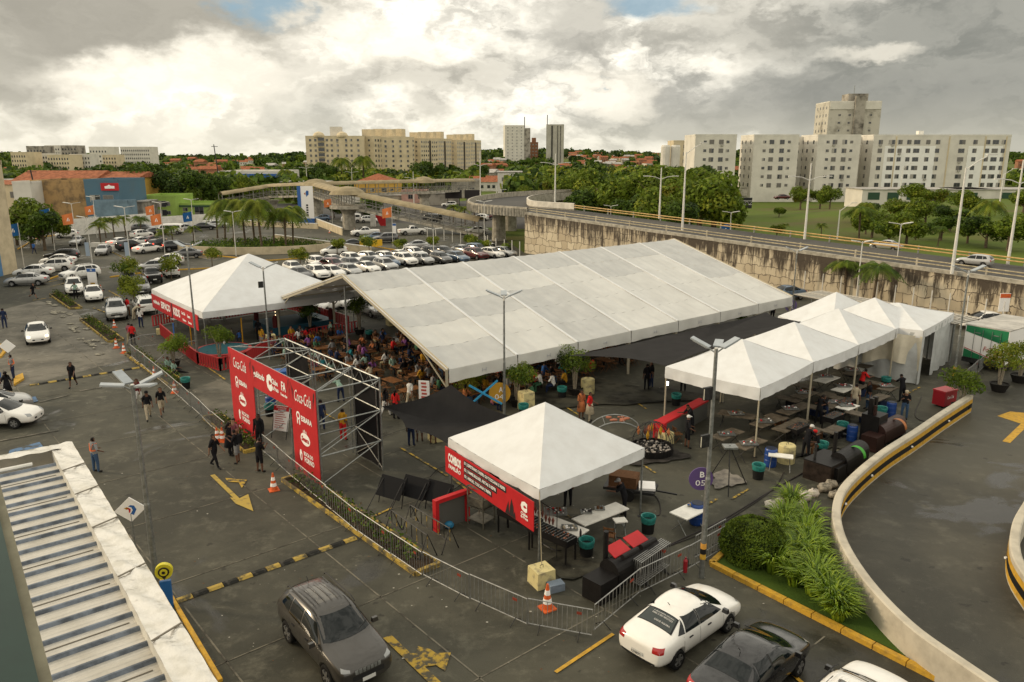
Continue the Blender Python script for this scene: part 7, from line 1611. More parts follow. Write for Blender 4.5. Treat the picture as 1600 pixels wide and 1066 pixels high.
lamp((1096, 903), 545, (.4, 2.6, 1.2), 'lamp post with floodlights and a striped band by the white sedan', .10, ln=.62, wid=.28, flood=2, band=True, group=G7)
lamp((788, 648), 463, (0., 3.1, 1.6), 'three headed lamp post beside the round yellow A 04 sign', .085, group=G7)
lamp((422, 562), 418, (.2, 2.9), 'lamp post with a floodlight between the kids tent and the gate', flood=1, group=G7)
lamp((310, 567), 386, (.3, 2.8), 'lamp post in front of the kids tent beside the plant pot', group=G7)
lamp((1237, 488), 392, (.1, 3.0), 'lamp post at the far right corner of the marquee', group=G7)
lamp((1337, 478), 378, (.1, 3.0), 'lamp post in front of the two wall palms', m=LMAT, group=G7)
lamp((1488, 605), 424, (.1, 3.1), 'lamp post beside the red cooler cart at the right', .085, group=G7, band=True)
for bx, by, ty, lb in ((122, 398, 318, 'lamp post at the mall crossing'), (152, 365, 308, 'lamp post in front of the warehouse wall'), (146, 425, 340, 'lamp post with a dark box above the parked SUVs'), (206, 427, 324, 'lamp post standing beside the blue post sign at the road bend'), (258, 392, 317, 'lamp post among the queueing cars'), (305, 380, 312, 'thin lamp post left of the garden palms'), (369, 400, 331, 'lamp post in front of the palm garden'),
 (678, 410, 358, 'lamp post rising from the packed white cars'), (863, 395, 347, 'pale lamp post against the far end of the stone wall'), (984, 382, 341, 'lamp post against the stone wall behind the marquee ridge'), (953, 376, 322, 'lamp post beside the orange flag on the stone wall'), (1138, 400, 332, 'lamp post beside the blue flag'), (1395, 462, 350, 'lamp post right of the wall palms'), (757, 395, 315, 'lamp post above the foot of the footbridge ramp')):
 lamp((bx, by), ty, (.1, 3.1), lb, .07, LMAT, group=G7, ln=1.0)
def mast(base, z, topy, label, arms=2, Y=None, bent=False):
 p = at(base[0], base[1], z); v = -(topy - 533) / FPX; dy = cos(PIT) + v * sin(PIT); dz = -sin(PIT) + v * cos(PIT); H_ = CAMH + p.y / dy * dz - z
 root = thing('street_light', label, 'street light', (p.x, p.y, z), 0, 'tall white street lights along the roads'); MB().tube([(0, 0, 0), (0, 0, H_)], [.16, .07], 8).build('pole', LMAT, root)
 for s in ((-1, 1) if arms == 2 else (1,)):
  zz = H_ * (.80 if arms == 2 else 1); MB().tube([(0, 0, zz - .2), (s * .9, 0, zz + (.15 if arms == 2 else .5)), (s * 1.8, 0, zz + (.25 if arms == 2 else 1.0))], .05, 6).build('arm', LMAT, root)
  MB().box((s * 2.1, 0, zz + (.27 if arms == 2 else 1.1)), (.9, .28, .1)).build('lamp_head', LMAT, root)
mast((867, 322), 5.8, 240, 'white double arm street light at the start of the ramp road'); mast((1030, 342), 5.2, 262, 'white double arm street light left of the taller single pole'); mast((1066, 360), 5.2, 238, 'tall white single arm street light behind the marquee ridge', 1)
mast((1257, 374), 4.6, 255, 'white double arm street light between the white blocks and the ramp'); mast((1487, 428), 3.9, 262, 'white street light pole left of the silver SUV on the ramp', 1); mast((1574, 416), 3.6, 250, 'white double arm street light at the right edge of the ramp'); mast((1405, 312), 2.8, 262, 'slanted white street light in front of the widest white block', 1)
mast((1308, 374), 1.2, 328, 'short bent lamp post on the green field', 1); mast((1560, 330), 2.6, 272, 'thin white pole at the right end of the widest white block', 1)
for x, yb, yt, z, l in ((481, 305, 252, 0, 'street light left of the footbridge landing'), (647, 322, 268, 0, 'street light behind the long footbridge ramp'), (551, 300, 262, 0, 'street light before the ochre left wing'), (751, 345, 236, 0, 'tall street light pole beside the viaduct bend'), (776, 330, 290, 0, 'low street light left of the viaduct')): mast((x, yb), z, yt, l)
up = at(345, 298); r = thing('utility_pole', 'leaning dark wooden utility pole left of centre', 'utility pole', up); MB().tube([(0, 0, 0), (-1.2, 0, 18)], [.28, .18], 8).build('pole', steel_d, r); MB().seg((-2.2, 0, 17.2), (.3, 0, 17.2), .2, .2).build('crossarm', steel_d, r)
up = at(66, 345); r = thing('utility_pole', 'dark utility pole before the stained orange warehouse', 'utility pole', up); MB().tube([(0, 0, 0), (-1.0, 0, 11)], [.22, .14], 8).build('pole', steel_d, r); MB().seg((-1.9, 0, 10.6), (.2, 0, 10.6), .15, .15).build('crossarm', steel_d, r)
g0 = at(1118, 352, 1.2); r = thing('sign_gantry', 'white lattice sign gantry behind the ramp road', 'gantry', g0, -.1); m = MB(); m.tube([(0, 0, 0), (0, 0, 4.6)], .13, 8)
for z in (3.9, 4.6): m.tube([(-.4, 0, z), (6.5, 0, z)], .05, 5)
for i in range(12): m.tube([(i * .55, 0, 3.9 if i % 2 else 4.6), (i * .55 + .55, 0, 4.6 if i % 2 else 3.9)], .03, 4)
m.build('lattice', LMAT, r); MB().box((5.6, .1, 4.2), (1.8, .15, 2.0)).build('sign_back', steel_d, r)
# ---------- flags ----------
def flag(base, topy, col, label, side=-1):
 p = at(*base); H_ = hgt(base[0], base[1], topy); r = thing('flag', label, 'flag', p); MB().tube([(0, 0, 0), (0, 0, H_)], [.05, .03], 8).build('pole', LMAT, r)
 m = MB(); w, h = 1.5, 1.6
 m.grid(lambda u, v: (side * u * w, .18 * sin(u * 5 + v), H_ - .05 - v * h - .35 * u * (1 - v * .4)), 10, 8); m.build('cloth', col, r, smooth=True)
 e_ = MB(); zc = H_ - h * .5 - .22
 for q_ in ([(-.22, -.3), (-.08, -.3), (.12, .3), (-.02, .3)], [(.05, -.3), (.2, -.3), (.2, .05), (.12, .1)]): e_.face([(side * .75 + a_ * .8, .18 * sin((.75 + side * a_ * .8) / w * 5 + .5) - .05, zc + b_ * .8) for a_, b_ in q_])
 e_.build('letter_mark', whv, r)
of = mt('flag_orange', (.62, .20, .07), .7, trans=.3); bf = mt('flag_blue', (.02, .10, .28), .7, trans=.3)
for bx, by, ty, c, l in ((122, 400, 332, of, 'orange flag on the leftmost orange flag pole'), (152, 372, 320, of, 'orange flag before the warehouse wall'), (246, 372, 320, of, 'upper orange flag beside the lime green house'), (258, 398, 333, of, 'lower orange flag above the queueing cars'), (520, 355, 310, of, 'orange flag beside the footbridge pier'), (614, 385, 323, of, 'orange flag in front of the footbridge ramp'), (952, 376, 338, of, 'orange flag against the stone wall')): flag((bx, by), ty, c, l)
for bx, by, ty, c, l in ((86, 392, 325, bf, 'blue flag left of the white boundary wall'), (38, 418, 348, bf, 'blue flag beside the mall facade'), (304, 378, 330, bf, 'blue flag left of the garden palms'), (1139, 400, 348, bf, 'blue flag in front of the stone wall')): flag((bx, by), ty, c, l)
# ---------- signs ----------
def post_sign(px, py, label, w, h, m, z, name='post_sign', rz=0., text=None, tm=None, head=None):
 r = thing(name, label, 'sign', at(px, py), rz); MB().tube([(0, .05, 0), (0, .05, z)], .04, 8).build('pole', steel, r); MB().box((0, 0, z - h / 2), (w, .05, h)).build('board', m, r)
 if head: MB().box((0, -.03, z - .22), (w - .02, .02, .36)).build('header', head, r)
 return r
s = post_sign(146, 450, 'white and blue standing totem sign by the road bend', 1.0, 1.9, whv, 2.2, head=mt('fascia_blue')); txt('e', (-.12, -.045, 1.88), (1, 0, 0), (0, 0, 1), .24, .2, whv, s); MB().box((0, -.03, .5), (.5, .02, .18)).build('yellow_tab', yel, s)
for px, py, l in ((142, 400, 'narrow blue white sign halfway up the lamp post at the parked SUVs'), (203, 400, 'narrow pale sign on the lamp post at the road bend')):
 p = at(px, 427); MB_ = MB().box((0, -.1, 3.0), (.5, .04, 1.7)); o = MB_.build('pole_sign', mt('sign_paleblue', (.35, .42, .5), .5), None, p); tag(o, l, 'sign')
s = post_sign(20, 594, 'white diamond warning sign on a thin pole at the left edge', .01, .01, whv, 2.2); MB().raw([(-.55, -.03, 2.3), (0, -.03, 1.85), (.55, -.03, 2.3), (0, -.03, 2.75), (-.55, .0, 2.3), (0, .0, 1.85), (.55, .0, 2.3), (0, .0, 2.75)], [(0, 1, 2, 3), (7, 6, 5, 4), (0, 4, 5, 1), (1, 5, 6, 2), (2, 6, 7, 3), (3, 7, 4, 0)]).build('diamond_board', whv, s)
s = thing('logo_sign', 'white diamond sign with a small three colour wave emblem above the metal roof edge', 'sign', at(218, 910), .15); MB().tube([(0, .03, 0), (0, .03, 2.6)], .035, 8).build('pole', steel, s)
dm = MB(); dm.raw([(-.52, 0, 2.7), (0, 0, 2.3), (.52, 0, 2.8), (0, 0, 3.2), (-.52, .04, 2.7), (0, .04, 2.3), (.52, .04, 2.8), (0, .04, 3.2)], [(0, 1, 2, 3), (7, 6, 5, 4), (0, 4, 5, 1), (1, 5, 6, 2), (2, 6, 7, 3), (3, 7, 4, 0)]); dm.build('board', whv, s)
for c_, pts in ((CL['blue'], [(0, -.15), (.1, -.2), (.2, 0), (.14, .14), (.02, .17), (-.05, .12), (.05, .08), (.08, -.02)]), (CL['red'], [(-.05, -.12), (.0, -.08), (.02, .02), (-.04, .07), (-.12, .06), (-.05, 0)]), (CL['yellow'], [(-.1, 0), (-.04, .07), (-.1, .1), (-.2, .06)])):
 m = MB(); m.face([(x, -.006, 2.75 + z) for x, z in pts]); m.build('emblem', c_, s)
s = thing('parking_totem', 'round yellow sign on a blue post beside the tall lamp post', 'sign', at(263, 950), .3); MB().box((0, 0, .5), (.34, .12, 1.0)).build('post', mt('totem_blue', (.02, .12, .35), .4), s)
for rr_, y0, y1, c_ in ((.27, -.08, .08, mt('totem_yellow', (.62, .55, .03), .4)), (.17, -.10, -.085, blkv), (.12, -.12, -.105, mt('totem_yellow')), (.05, -.14, -.125, blkv)):
 m = MB(); m.raw([(rr_ * cos(k * .2618), y, 1.35 + rr_ * sin(k * .2618)) for y in (y0, y1) for k in range(24)], [tuple(range(24)), tuple(range(24, 48))[::-1]] + [(k, 24 + k, 24 + (k + 1) % 24, (k + 1) % 24) for k in range(24)]); m.build('round_board' if rr_ > .4 else 'target_ring', c_, s)
m = MB(); m.face([(-.14, -.1, 1.31), (0, -.1, 1.08), (.14, -.1, 1.31)]); m.build('pin_point', blkv, s)
def letter_disc(px, py, z, r_, col, l1, l2, label, rz=0., bold=True):
 p = at(px, py); s = thing('bay_sign', label, 'sign', p, rz); m = MB(); n = 28
 m.raw([(r_ * cos(6.2832 * k / n), y, z + r_ * sin(6.2832 * k / n)) for y in (-.02, .02) for k in range(n)], [tuple(range(n)), tuple(range(n, 2 * n))[::-1]] + [(k, n + k, n + (k + 1) % n, (k + 1) % n) for k in range(n)]); m.build('disc', col, s)
 txt(l1, (-.05, -.024, z + .06), (1, 0, 0), (0, 0, 1), r_ * .38, r_ * .5, whv, s, off=.02); txt(l2, (-r_ * .45, -.024, z - r_ * .58), (1, 0, 0), (0, 0, 1), r_ * .8, r_ * .48, whv, s); return s
letter_disc(781, 647, 1.25, .62, mt('disc_ochre', (.52, .28, .03), .5), 'A', '04', 'round ochre sign reading A 04 on the lamp post'); letter_disc(1086, 896, 3.62, .42, mt('disc_purple', (.10, .06, .18), .5), 'B', '05', 'round purple sign reading B 05 on the lamp post')
letter_disc(1234, 500, 1.3, .55, mt('disc_violet', (.16, .12, .26), .5), 'B', '06', 'round violet sign beside the far tent peak')
s = post_sign(480, 352, 'tall blue and white pylon sign left of the footbridge', 3.2, 7.4, whv, 8.0, 'pylon_sign'); MB().box((-1.3, -.06, 4.3), (.7, .1, 7.4)).build('blue_band', mt('fascia_blue'), s); MB().box((.0, -.06, .9), (3.2, .1, 1.0)).build('blue_band', mt('fascia_blue'), s)
for c_, pts in ((CL['blue'], [(.2, 0), (.7, .5), (.7, 1.2), (.3, 1.3), (.1, .9)]), (CL['orange'], [(-.3, .7), (.05, .3), (.05, .9)])):
 m = MB(); m.face([(x, -.05, 5.8 + z) for x, z in pts]); m.build('emblem', c_, s)
m = MB();
for k in range(5): m.box((.25, -.04, 2.1 + k * .5), (.42, .03, .34))
m.build('lettering_blocks', steel_d, s)
s = post_sign(617, 384, 'small white and blue sign on a post beside the height board', .6, 1.6, whv, 3.6, head=mt('fascia_blue')); s = post_sign(1404, 476, 'blue and white accessible parking sign against the stone wall', .8, 1.9, mt('sign_paleblue'), 3.0, head=mt('fascia_blue'))
s = post_sign(1564, 508, 'orange and white regulation sign against the stone wall', .9, 1.6, whv, 2.8, head=mt('cone_orange')); m = MB().lathe([(.16, 0), (.16, .02)], n=16)
r = thing('kiosk_panel', 'leaning red and white panel by the guard booth', 'sign', at(596, 354)); MB().raw([(-1.2, 0, 2.3), (.9, 0, 2.3), (.9, 0, .1), (-.2, 0, .1), (-1.2, .1, 2.3), (.9, .1, 2.3), (.9, .1, .1), (-.2, .1, .1)], [(0, 3, 2, 1), (4, 5, 6, 7), (0, 1, 5, 4), (1, 2, 6, 5), (2, 3, 7, 6), (3, 0, 4, 7)]).build('panel', redv, r); MB().box((-1.7, .3, 1.2), (1.0, .8, 2.4)).build('booth', wpaint, r)
def easel(px, py, label, m, w=.95, h=1.3, tilt=.25, rz=0., hdr=False, legs=steel_d):
 r = thing('menu_easel' if hdr else 'black_easel', label, 'easel', at(px, py), rz); t = tilt; z0_ = .42
 a_ = Q_((0, 0, z0_)); up_ = Q_((0, sin(t), cos(t))); b_ = MB(); b_.raw([(-w / 2, 0, z0_), (w / 2, 0, z0_), Q_((w / 2, 0, z0_)) + up_ * h, Q_((-w / 2, 0, z0_)) + up_ * h] + [Q_(q) + Q_((0, .03, 0)) for q in ((-w / 2, 0, z0_), (w / 2, 0, z0_), Q_((w / 2, 0, z0_)) + up_ * h, Q_((-w / 2, 0, z0_)) + up_ * h)], [(0, 1, 2, 3), (7, 6, 5, 4), (0, 4, 5, 1), (1, 5, 6, 2), (2, 6, 7, 3), (3, 7, 4, 0)]); b_.build('board', m, r)
 for s_ in (-1, 1): MB().tube([(s_ * w * .48, -.14, 0), Q_((s_ * w * .48, .04, z0_)) + up_ * h * .9], .02, 6).build('leg', legs, r); MB().tube([(s_ * w * .4, .75, 0), Q_((s_ * w * .4, .04, z0_)) + up_ * h * .85], .02, 6).build('leg', legs, r)
 if hdr:
  q = lambda x, z: Q_((x, -.006, z0_)) + up_ * z
  hb = MB(); hb.face([q(-w / 2, h * .8), q(w / 2, h * .8), q(w / 2, h), q(-w / 2, h)]); hb.build('red_header', redv, r)
  txt('REGRAS DO', q(-.3, h * .905), (1, 0, 0), up_, .6, .07, whv, r); txt('EVENTO', q(-.2, h * .825), (1, 0, 0), up_, .4, .06, whv, r)
  l_ = MB()
  for k in range(8):
   zz = h * (.73 - k * .088); l_.face([q(-w * .36, zz), q(w * (.15 + .2 * ((k * 7) % 3) / 2), zz), q(w * (.15 + .2 * ((k * 7) % 3) / 2), zz + .035), q(-w * .36, zz + .035)])
  l_.build('printed_lines', mt('print_red', (.45, .10, .08), .6), r)
easel(438, 685, 'white rules board with a red header on an easel inside the gate', whv, rz=-.35, hdr=True)
for x, y, l in ((606, 792, 'black board on a low easel, left of three'), (643, 792, 'black board on a low easel, middle of three'), (680, 800, 'black board on a low easel, right of three')): easel(x, y, l, blkcloth, 1.3, .9, -.6, 2.6)
# ---------- potted trees, bins, drums ----------
def potted(px, py, r_, h, sc, label, seed, cols=(0, 2, 2, 1), squares=True):
 root = thing('potted_tree', label, 'potted tree', at(px, py)); MB().lathe([(.30 * sc, 0), (.46 * sc, .42 * sc), (.48 * sc, .46 * sc), (.42 * sc, .46 * sc), (.40 * sc, .40 * sc)], n=18).build('pot', mt('black_pot', (.02, .018, .016), .6), root)
 t = MB(); rr = RN_(seed); hc = h - r_ * .6
 for k in range(6):
  a_ = k * 1.05; b0 = Q_((cos(a_) * .06, sin(a_) * .06, .4)); t.tube([b0, b0 * .6 + Q_((cos(a_ + .5) * .12, sin(a_ + .5) * .12, hc * .55)), Q_((cos(a_) * r_ * .5, sin(a_) * r_ * .5, hc + rr.uniform(-.1, .2)))], [.05, .035, .015], 5)
 t.build('stem', mt('pale_bark', (.28, .24, .18), .9, var=.3, vs=8), root); c = MB(); crown(c, (0, 0, hc), r_, int(1500 * min(1.6, r_)), .075 if r_ < 1.4 else .10, seed, cols, .6, 9); c.build('crown', leafm, root)
potted(808, 635, 1.05, 2.6, 1., 'potted tree with pale stems beside the A 04 sign', 1); potted(898, 618, 1.25, 3.0, 1.1, 'potted tree behind the round yellow drum', 2, (1, 0, 0, 3)); potted(736, 628, 1.1, 2.0, .9, 'bushy potted plant behind the black sail peak', 3, (2, 0, 2, 4))
potted(272, 573, 1.1, 2.3, 1., 'potted tree above the two seated people', 4, (0, 1, 0)); potted(344, 568, 1.0, 2.7, 1., 'thin leaved potted tree in front of the round pool', 5, (0, 1)); potted(485, 518, 1.1, 2.6, 1., 'dark potted tree by the bouncy castle', 6, (1, 3)); potted(562, 522, 1.3, 3.2, 1., 'dark potted tree under the marquee gable', 7, (1, 3, 0))
potted(1500, 645, 1.25, 2.6, 1.1, 'potted tree with dark pot nearest the ramp wall end', 8, (1, 0, 0)); potted(1560, 612, 1.15, 2.9, 1.2, 'potted tree with yellowing leaves right of the first', 9, (4, 2, 0)); potted(1592, 598, 1.3, 3.0, 1.2, 'potted tree at the right edge of the photo', 10, (0, 2, 1)); potted(1158, 510, .9, 1.6, .8, 'small potted shrub at the far marquee edge', 11, (1, 0))
for px, py, r_, h, lb in ((202, 448, 1.6, 2.9, 'small tree planted beside the black SUV'), (210, 478, 1.5, 2.6, 'small tree planted between the silver SUV and the dark ones'), (268, 438, 1.6, 2.6, 'small tree behind the kids tent, left'), (332, 422, 1.3, 2.6, 'small tree behind the kids tent, right'), (470, 422, 1.4, 2.7, 'small bright tree at the left of the packed cars'), (577, 402, 1.5, 2.9, 'small tree in front of the yellow height board'), (527, 400, 1.2, 2.3, 'small tree below the white hatchback'),
 (625, 400, 1.1, 2.4, 'small bright tree by the silver sedan'), (675, 396, 1.1, 2.4, 'small bright tree at the right end of the silver sedan'), (735, 393, 1.3, 2.4, 'small tree above the right end of the packed cars'), (755, 396, 1.2, 1.6, 'green shrub above the right end of the packed cars'), (787, 400, 1.1, 1.5, 'round shrub at the right end of the packed cars')):
 root = thing('young_tree', lb, 'tree', at(px, py), 0, 'young trees in the car rows'); MB().tube([(0, 0, 0), (.05, 0, h * .7)], [.07, .04], 6).build('trunk', bark, root); c = MB(); crown(c, (0, 0, h * .75), r_, 1300, .12, px, (2, 0, 2, 1), .6); c.build('crown', leafm, root)
def binn(px, py, label, r_=.27, h=.72, body=blackp, liner=teal):
 root = thing('bin', label, 'bin', at(px, py)); MB().lathe([(r_ * .85, 0), (r_, h * .72), (r_ * .9, h * .74)], n=18).build('body', body, root); m = MB(); m.lathe([(r_ * 1.03, h * .62), (r_ * 1.15, h * .9), (r_ * 1.1, h), (r_ * .95, h * .98), (r_ * .8, h * .6)], n=14); m.build('bag_liner', liner, root)
for x, y, l in ((1012, 832, 'black bin with a teal liner at the right leg of the menu tent'), (916, 870, 'bin with a teal bag under the white table of the menu tent'), (1184, 748, 'dark bin with a full green bag at the front pyramid tent leg'), (1056, 633, 'small dark bin alone on the asphalt'), (878, 622, 'teal lined bin beside the potted tree'), (818, 650, 'teal bin behind the menu tent peak'), (1383, 606, 'black and yellow bin at the fourth tent'), (1283, 712, 'green tub beside the seated cook'), (291, 607, 'teal bin behind the fence near the seated people'), (422, 650, 'green lined bin beside the blue drum in the gate'), (577, 530, 'teal bin among the diners at the back'), (1315, 680, 'bin with a teal bag under the white table, middle tents'), (1376, 655, 'bin with a teal bag behind the barrel smoker')): binn(x, y, l)
def drum(px, py, label, m=bluep, r_=.29, h=.9):
 root = thing('drum', label, 'drum', at(px, py)); MB().lathe([(r_ * .9, 0), (r_, .08), (r_, h * .34), (r_ * 1.04, h * .37), (r_, h * .4), (r_, h * .64), (r_ * 1.04, h * .67), (r_, h * .7), (r_, h * .93), (r_ * .88, h)], n=20).build('body', m, root); MB().lathe([(r_ * .86, h), (r_ * .8, h + .02)], n=16).build('lid', mt('drum_lid', (.015, .02, .04), .5), root)
drum(424, 642, 'blue plastic drum standing inside the gate'); drum(1088, 818, 'dark blue drum under the small white table by the lamp post'); drum(1203, 728, 'dark blue drum beside the white table at the front tent'); drum(1330, 690, 'blue drum between the smokers', r_=.26); drum(1391, 652, 'blue drum behind the barrel smoker', r_=.26)
p = at(430, 605); o = MB().box((0, 0, .55), (1.6, .9, 1.1), .3).build('blue_tarpaulin', mt('blue_tarp', (.02, .09, .30), .5, bump=.6, bs=4), None, p); tag(o, 'blue tarpaulin bundle behind the gate scaffold', 'tarpaulin')
# ---------- tables and chairs ----------
def table(px, py, rz, label, w=1.8, d_=.75, m=wpaint, legs=steel, h=.76, group=None):
 r = thing('folding_table', label, 'table', at(px, py), rz, group); MB().box((0, 0, h - .02), (w, d_, .045)).build('table_top', m, r)
 for s_ in (-1, 1):
  MB().tube([(s_ * w * .42, -d_ * .4, 0), (s_ * w * .36, d_ * .4, h - .04)], .018, 6).build('leg', legs, r); MB().tube([(s_ * w * .42, d_ * .4, 0), (s_ * w * .36, -d_ * .4, h - .04)], .018, 6).build('leg', legs, r)
 return r
def clutter(px, py, z, n, label, seed, w=.5, ms=None):
 rr = RN_(seed); ms = ms or [whv, redv, steel, CL['brown']]
 r = thing('food_tray', label, 'tray', at(px, py, z) * 1.0); MB().box((0, 0, .02), (w, w * .7, .05)).build('tray', steel, r); m = MB()
 for k in range(n): m.sphere((rr.uniform(-.4, .4) * w, rr.uniform(-.28, .28) * w, .07), rr.uniform(.025, .06), 6, rr.randrange(len(ms)), (1, 1, .7))
 m.build('food', ms, r)
table(868, 845, AV + .15, 'white folding table with food trays under the menu tent', 2.6); table(938, 830, AU - .05, 'long white table running back from the food table in the menu tent', 2.4)
clutter(868, 800, .8, 30, 'wire tray of foil packs on the menu tent table', 1, .9); clutter(916, 800, .8, 12, 'black box with white packs on the white table', 2, .45, [whv, blkv]); clutter(937, 795, .8, 16, 'foil pan on the white table', 3, .4, [steel, CL['brown']]); clutter(890, 825, .8, 18, 'white tub of bread on the menu tent table', 4, .6, [whv, CL['beige']])
p = at(880, 835, .79); o = MB().box((0, 0, .0), (.9, .4, .02), AV + .15).build('red_cloth', redv, None, p); tag(o, 'red cloth lying on the white food table', 'cloth')
o = MB().lathe([(.04, 0), (.045, .2), (.02, .26), (.02, .3)], n=10).build('bottle', blkv, None, at(907, 838, .79)); tag(o, 'dark bottle on the end of the white food table', 'bottle')
table(1074, 826, AU, 'small white table left of the lamp post with blue items on top', 1.3, .85); clutter(1078, 790, .8, 8, 'blue and yellow packets on the small white table', 5, .2, [CL['blue'], yel])
table(1218, 735, -.35, 'small white table in front of the yellow drum', 1.1, .5); table(968, 838, .2, 'small white stand beside the wooden chair in the menu tent', .5, .4, h=.7)
wt = mt('worn_table', (.12, .10, .075), .6, var=.35, vs=3)
TS = [(1135, 700, AU, 'wooden table with meat and a red box behind the tripod'), (1170, 715, AU, 'second table with a red tray behind the tripod'), (1150, 668, -.5, 'long pale table crossing the front pyramid tent'), (1195, 680, AU, 'table with red bowls under the front tent'), (1235, 660, AU, 'low table with trays between the front two tents'), (1255, 635, AU, 'bright table at the back of the second tent'), (1300, 650, AU, 'dark grill table under the second tent'), (1318, 625, AU, 'wooden table stacked with cutlery under the third tent'), (1290, 610, AU, 'long white table at the back of the third tent'), (1330, 600, AU, 'brown table at the back of the third tent'), (1322, 655, AU, 'square white table above the blue drum, middle tents'), (1385, 625, AU, 'small white table near the fourth tent corner'), (1350, 588, AU, 'table at the back wall of the fourth tent'), (1225, 690, AU, 'round topped low table beside the yellow drum rope')]
for i, (x, y, rz, l) in enumerate(TS):
 table(x, y, rz, l, 1.9 if i < 9 else 1.3, .8, wpaint if i in (7, 8, 10) else wt, steel_d, group='tables under the pyramid tents');
 if i != 13: clutter(x, y - 22, .8, 14, f'food tray on the {l.split(" under")[0].split(" behind")[0].split(" crossing")[0].split(" at the")[0]}, {ORD[i]} cooking table', 20 + i, .8)
for i, (x, y) in enumerate(((1212, 668), (1243, 678), (1268, 655), (1290, 632), (1312, 640), (1338, 622), (1362, 612), (1300, 690), (1345, 668), (1270, 690), (1230, 640), (1370, 640), (1255, 618), (1322, 592))):
 table(x, y, AU if i % 2 else AV, f'dark low work table, {ORD[i]} of those packed between the cooks', 1.1 + .3 * (i % 3), .7, wt, steel_d, .62 + .06 * (i % 3), 'dark work tables in the cooking area')
 q = at(x + 6, y - 4); m = MB(); m.box((0, 0, .2), (.55, .4, .4), i); m.lathe([(.12, 0), (.14, .25), (.05, .3)], (.45, .1, 0), 10, 1); tag(m.build('supply_crate', [CL[('brown', 'black', 'navy')[i % 3]], steel_d], None, q), f'dark supply crate under the {ORD[i]} packed work table', 'crate', 'crates in the cooking area')
def fchair_proto():
 r = thing('folding_chair', 'x', 'chair'); MB().box((0, 0, .44), (.40, .40, .03)).build('seat', wood, r); b_ = MB()
 for z in (.66, .78): b_.box((-.22, 0, z), (.02, .38, .08))
 b_.build('backrest', wood, r)
 for s_ in (-1, 1): MB().tube([(.22, s_ * .2, 0), (-.22, s_ * .2, .85)], .014, 5).build('leg', wood, r); MB().tube([(-.22, s_ * .17, 0), (.2, s_ * .17, .44)], .014, 5).build('leg', wood, r)
 return r
FC = fchair_proto()
def chair(p, rz, label, group='wooden folding chairs around the tables'): place(FC, (p.x, p.y, 0), rz, label, group)
chair(at(952, 852), 1.2, 'wooden folding chair left of the small white stand in the menu tent'); chair(at(985, 868), 2.6, 'wooden folding chair right of the small white stand in the menu tent'); chair(at(1058, 690), .3, 'wooden folding chair beside the cook by the fire pit')
rr = RN_(12); tops = ['navy', 'black', 'grey', 'white', 'pink', 'mint', 'orange', 'purple', 'blue', 'beige', 'red', 'yellow', 'green', 'brown', 'teal', 'black', 'navy', 'black', 'brown', 'grey']
un, vn = uu.normalized(), vv.normalized(); LU, LV = uu.length, vv.length; wt2 = mt('table_wood', (.20, .085, .03), .5, var=.35, vs=4)
tp_ = thing('wooden_table', 'x', 'table'); MB().box((0, 0, .73), (1.3, .75, .035)).build('table_top', wt2, tp_)
for s_ in (-1, 1): MB().tube([(s_ * .5, -.3, 0), (s_ * .45, .3, .71)], .02, 5).build('leg', wood, tp_); MB().tube([(s_ * .5, .3, 0), (s_ * .45, -.3, .71)], .02, 5).build('leg', wood, tp_)
cnt = 0; ordn = ['front', 'second', 'third', 'fourth', 'fifth', 'sixth', 'seventh', 'eighth', 'ninth', 'tenth']
for ir in range(9):          # across the gable
 for ic in range(9):      # into the tent
  vpos = 1.9 + ir * 2.55; upos = -2.2 + ic * 2.35
  if ic >= 5 and ir >= 2 and ir <= 6 and rr.random() < .25: continue
  if ic == 0 and ir < 5 and rr.random() < .5: continue
  if ir > 6 and ic > 2: continue
  c = c1 + un * (upos + rr.uniform(-.2, .2)) + vn * (vpos + rr.uniform(-.2, .2)); rz = AU + rr.choice((0, PI / 2)) + rr.uniform(-.08, .08)
  if any((c - c1 - un * (LU * i / NB)).length < 1 for i in range(NB + 1)): continue
  place(tp_, (c.x, c.y, 0), rz, f'wooden table, {ordn[ic]} from the gable in the {ordn[ir]} row of the marquee', 'wooden tables under the marquee')
  ex = Q_((cos(rz), sin(rz), 0)); ey = Q_((-ex.y, ex.x, 0)); empty = (ic < 2 and ir < 3)
  for sx in (-1, 1):
   for sy in (-1, 1):
    p = c + ex * .33 * sx + ey * .62 * sy; f = rz - PI / 2 * sy; sd_ = ('near', 'far')[sy > 0] + (' left', ' right')[sx > 0]
    chair(p, f, f'folding chair, {sd_} seat, {ordn[ic]} table from the gable, {ordn[ir]} row of the marquee')
    if not empty and rr.random() < (.85 if ic < 6 else .5) and cnt < 230:
     cnt += 1; t_ = rr.choice(tops); person(0, 0, math.degrees(f), rr.choice(('sit', 'sit', 'sitback')), t_, rr.choice(('black', 'jeans', 'navy', 'khaki')), f'diner in {t_} top, {sd_} seat, {ordn[ic]} table from the gable, {ordn[ir]} row', sk=rr.choice((0, 1, 1, 2)), hair=rr.choice(('short', 'long')), group='diners seated under the marquee', pos=(p.x, p.y))
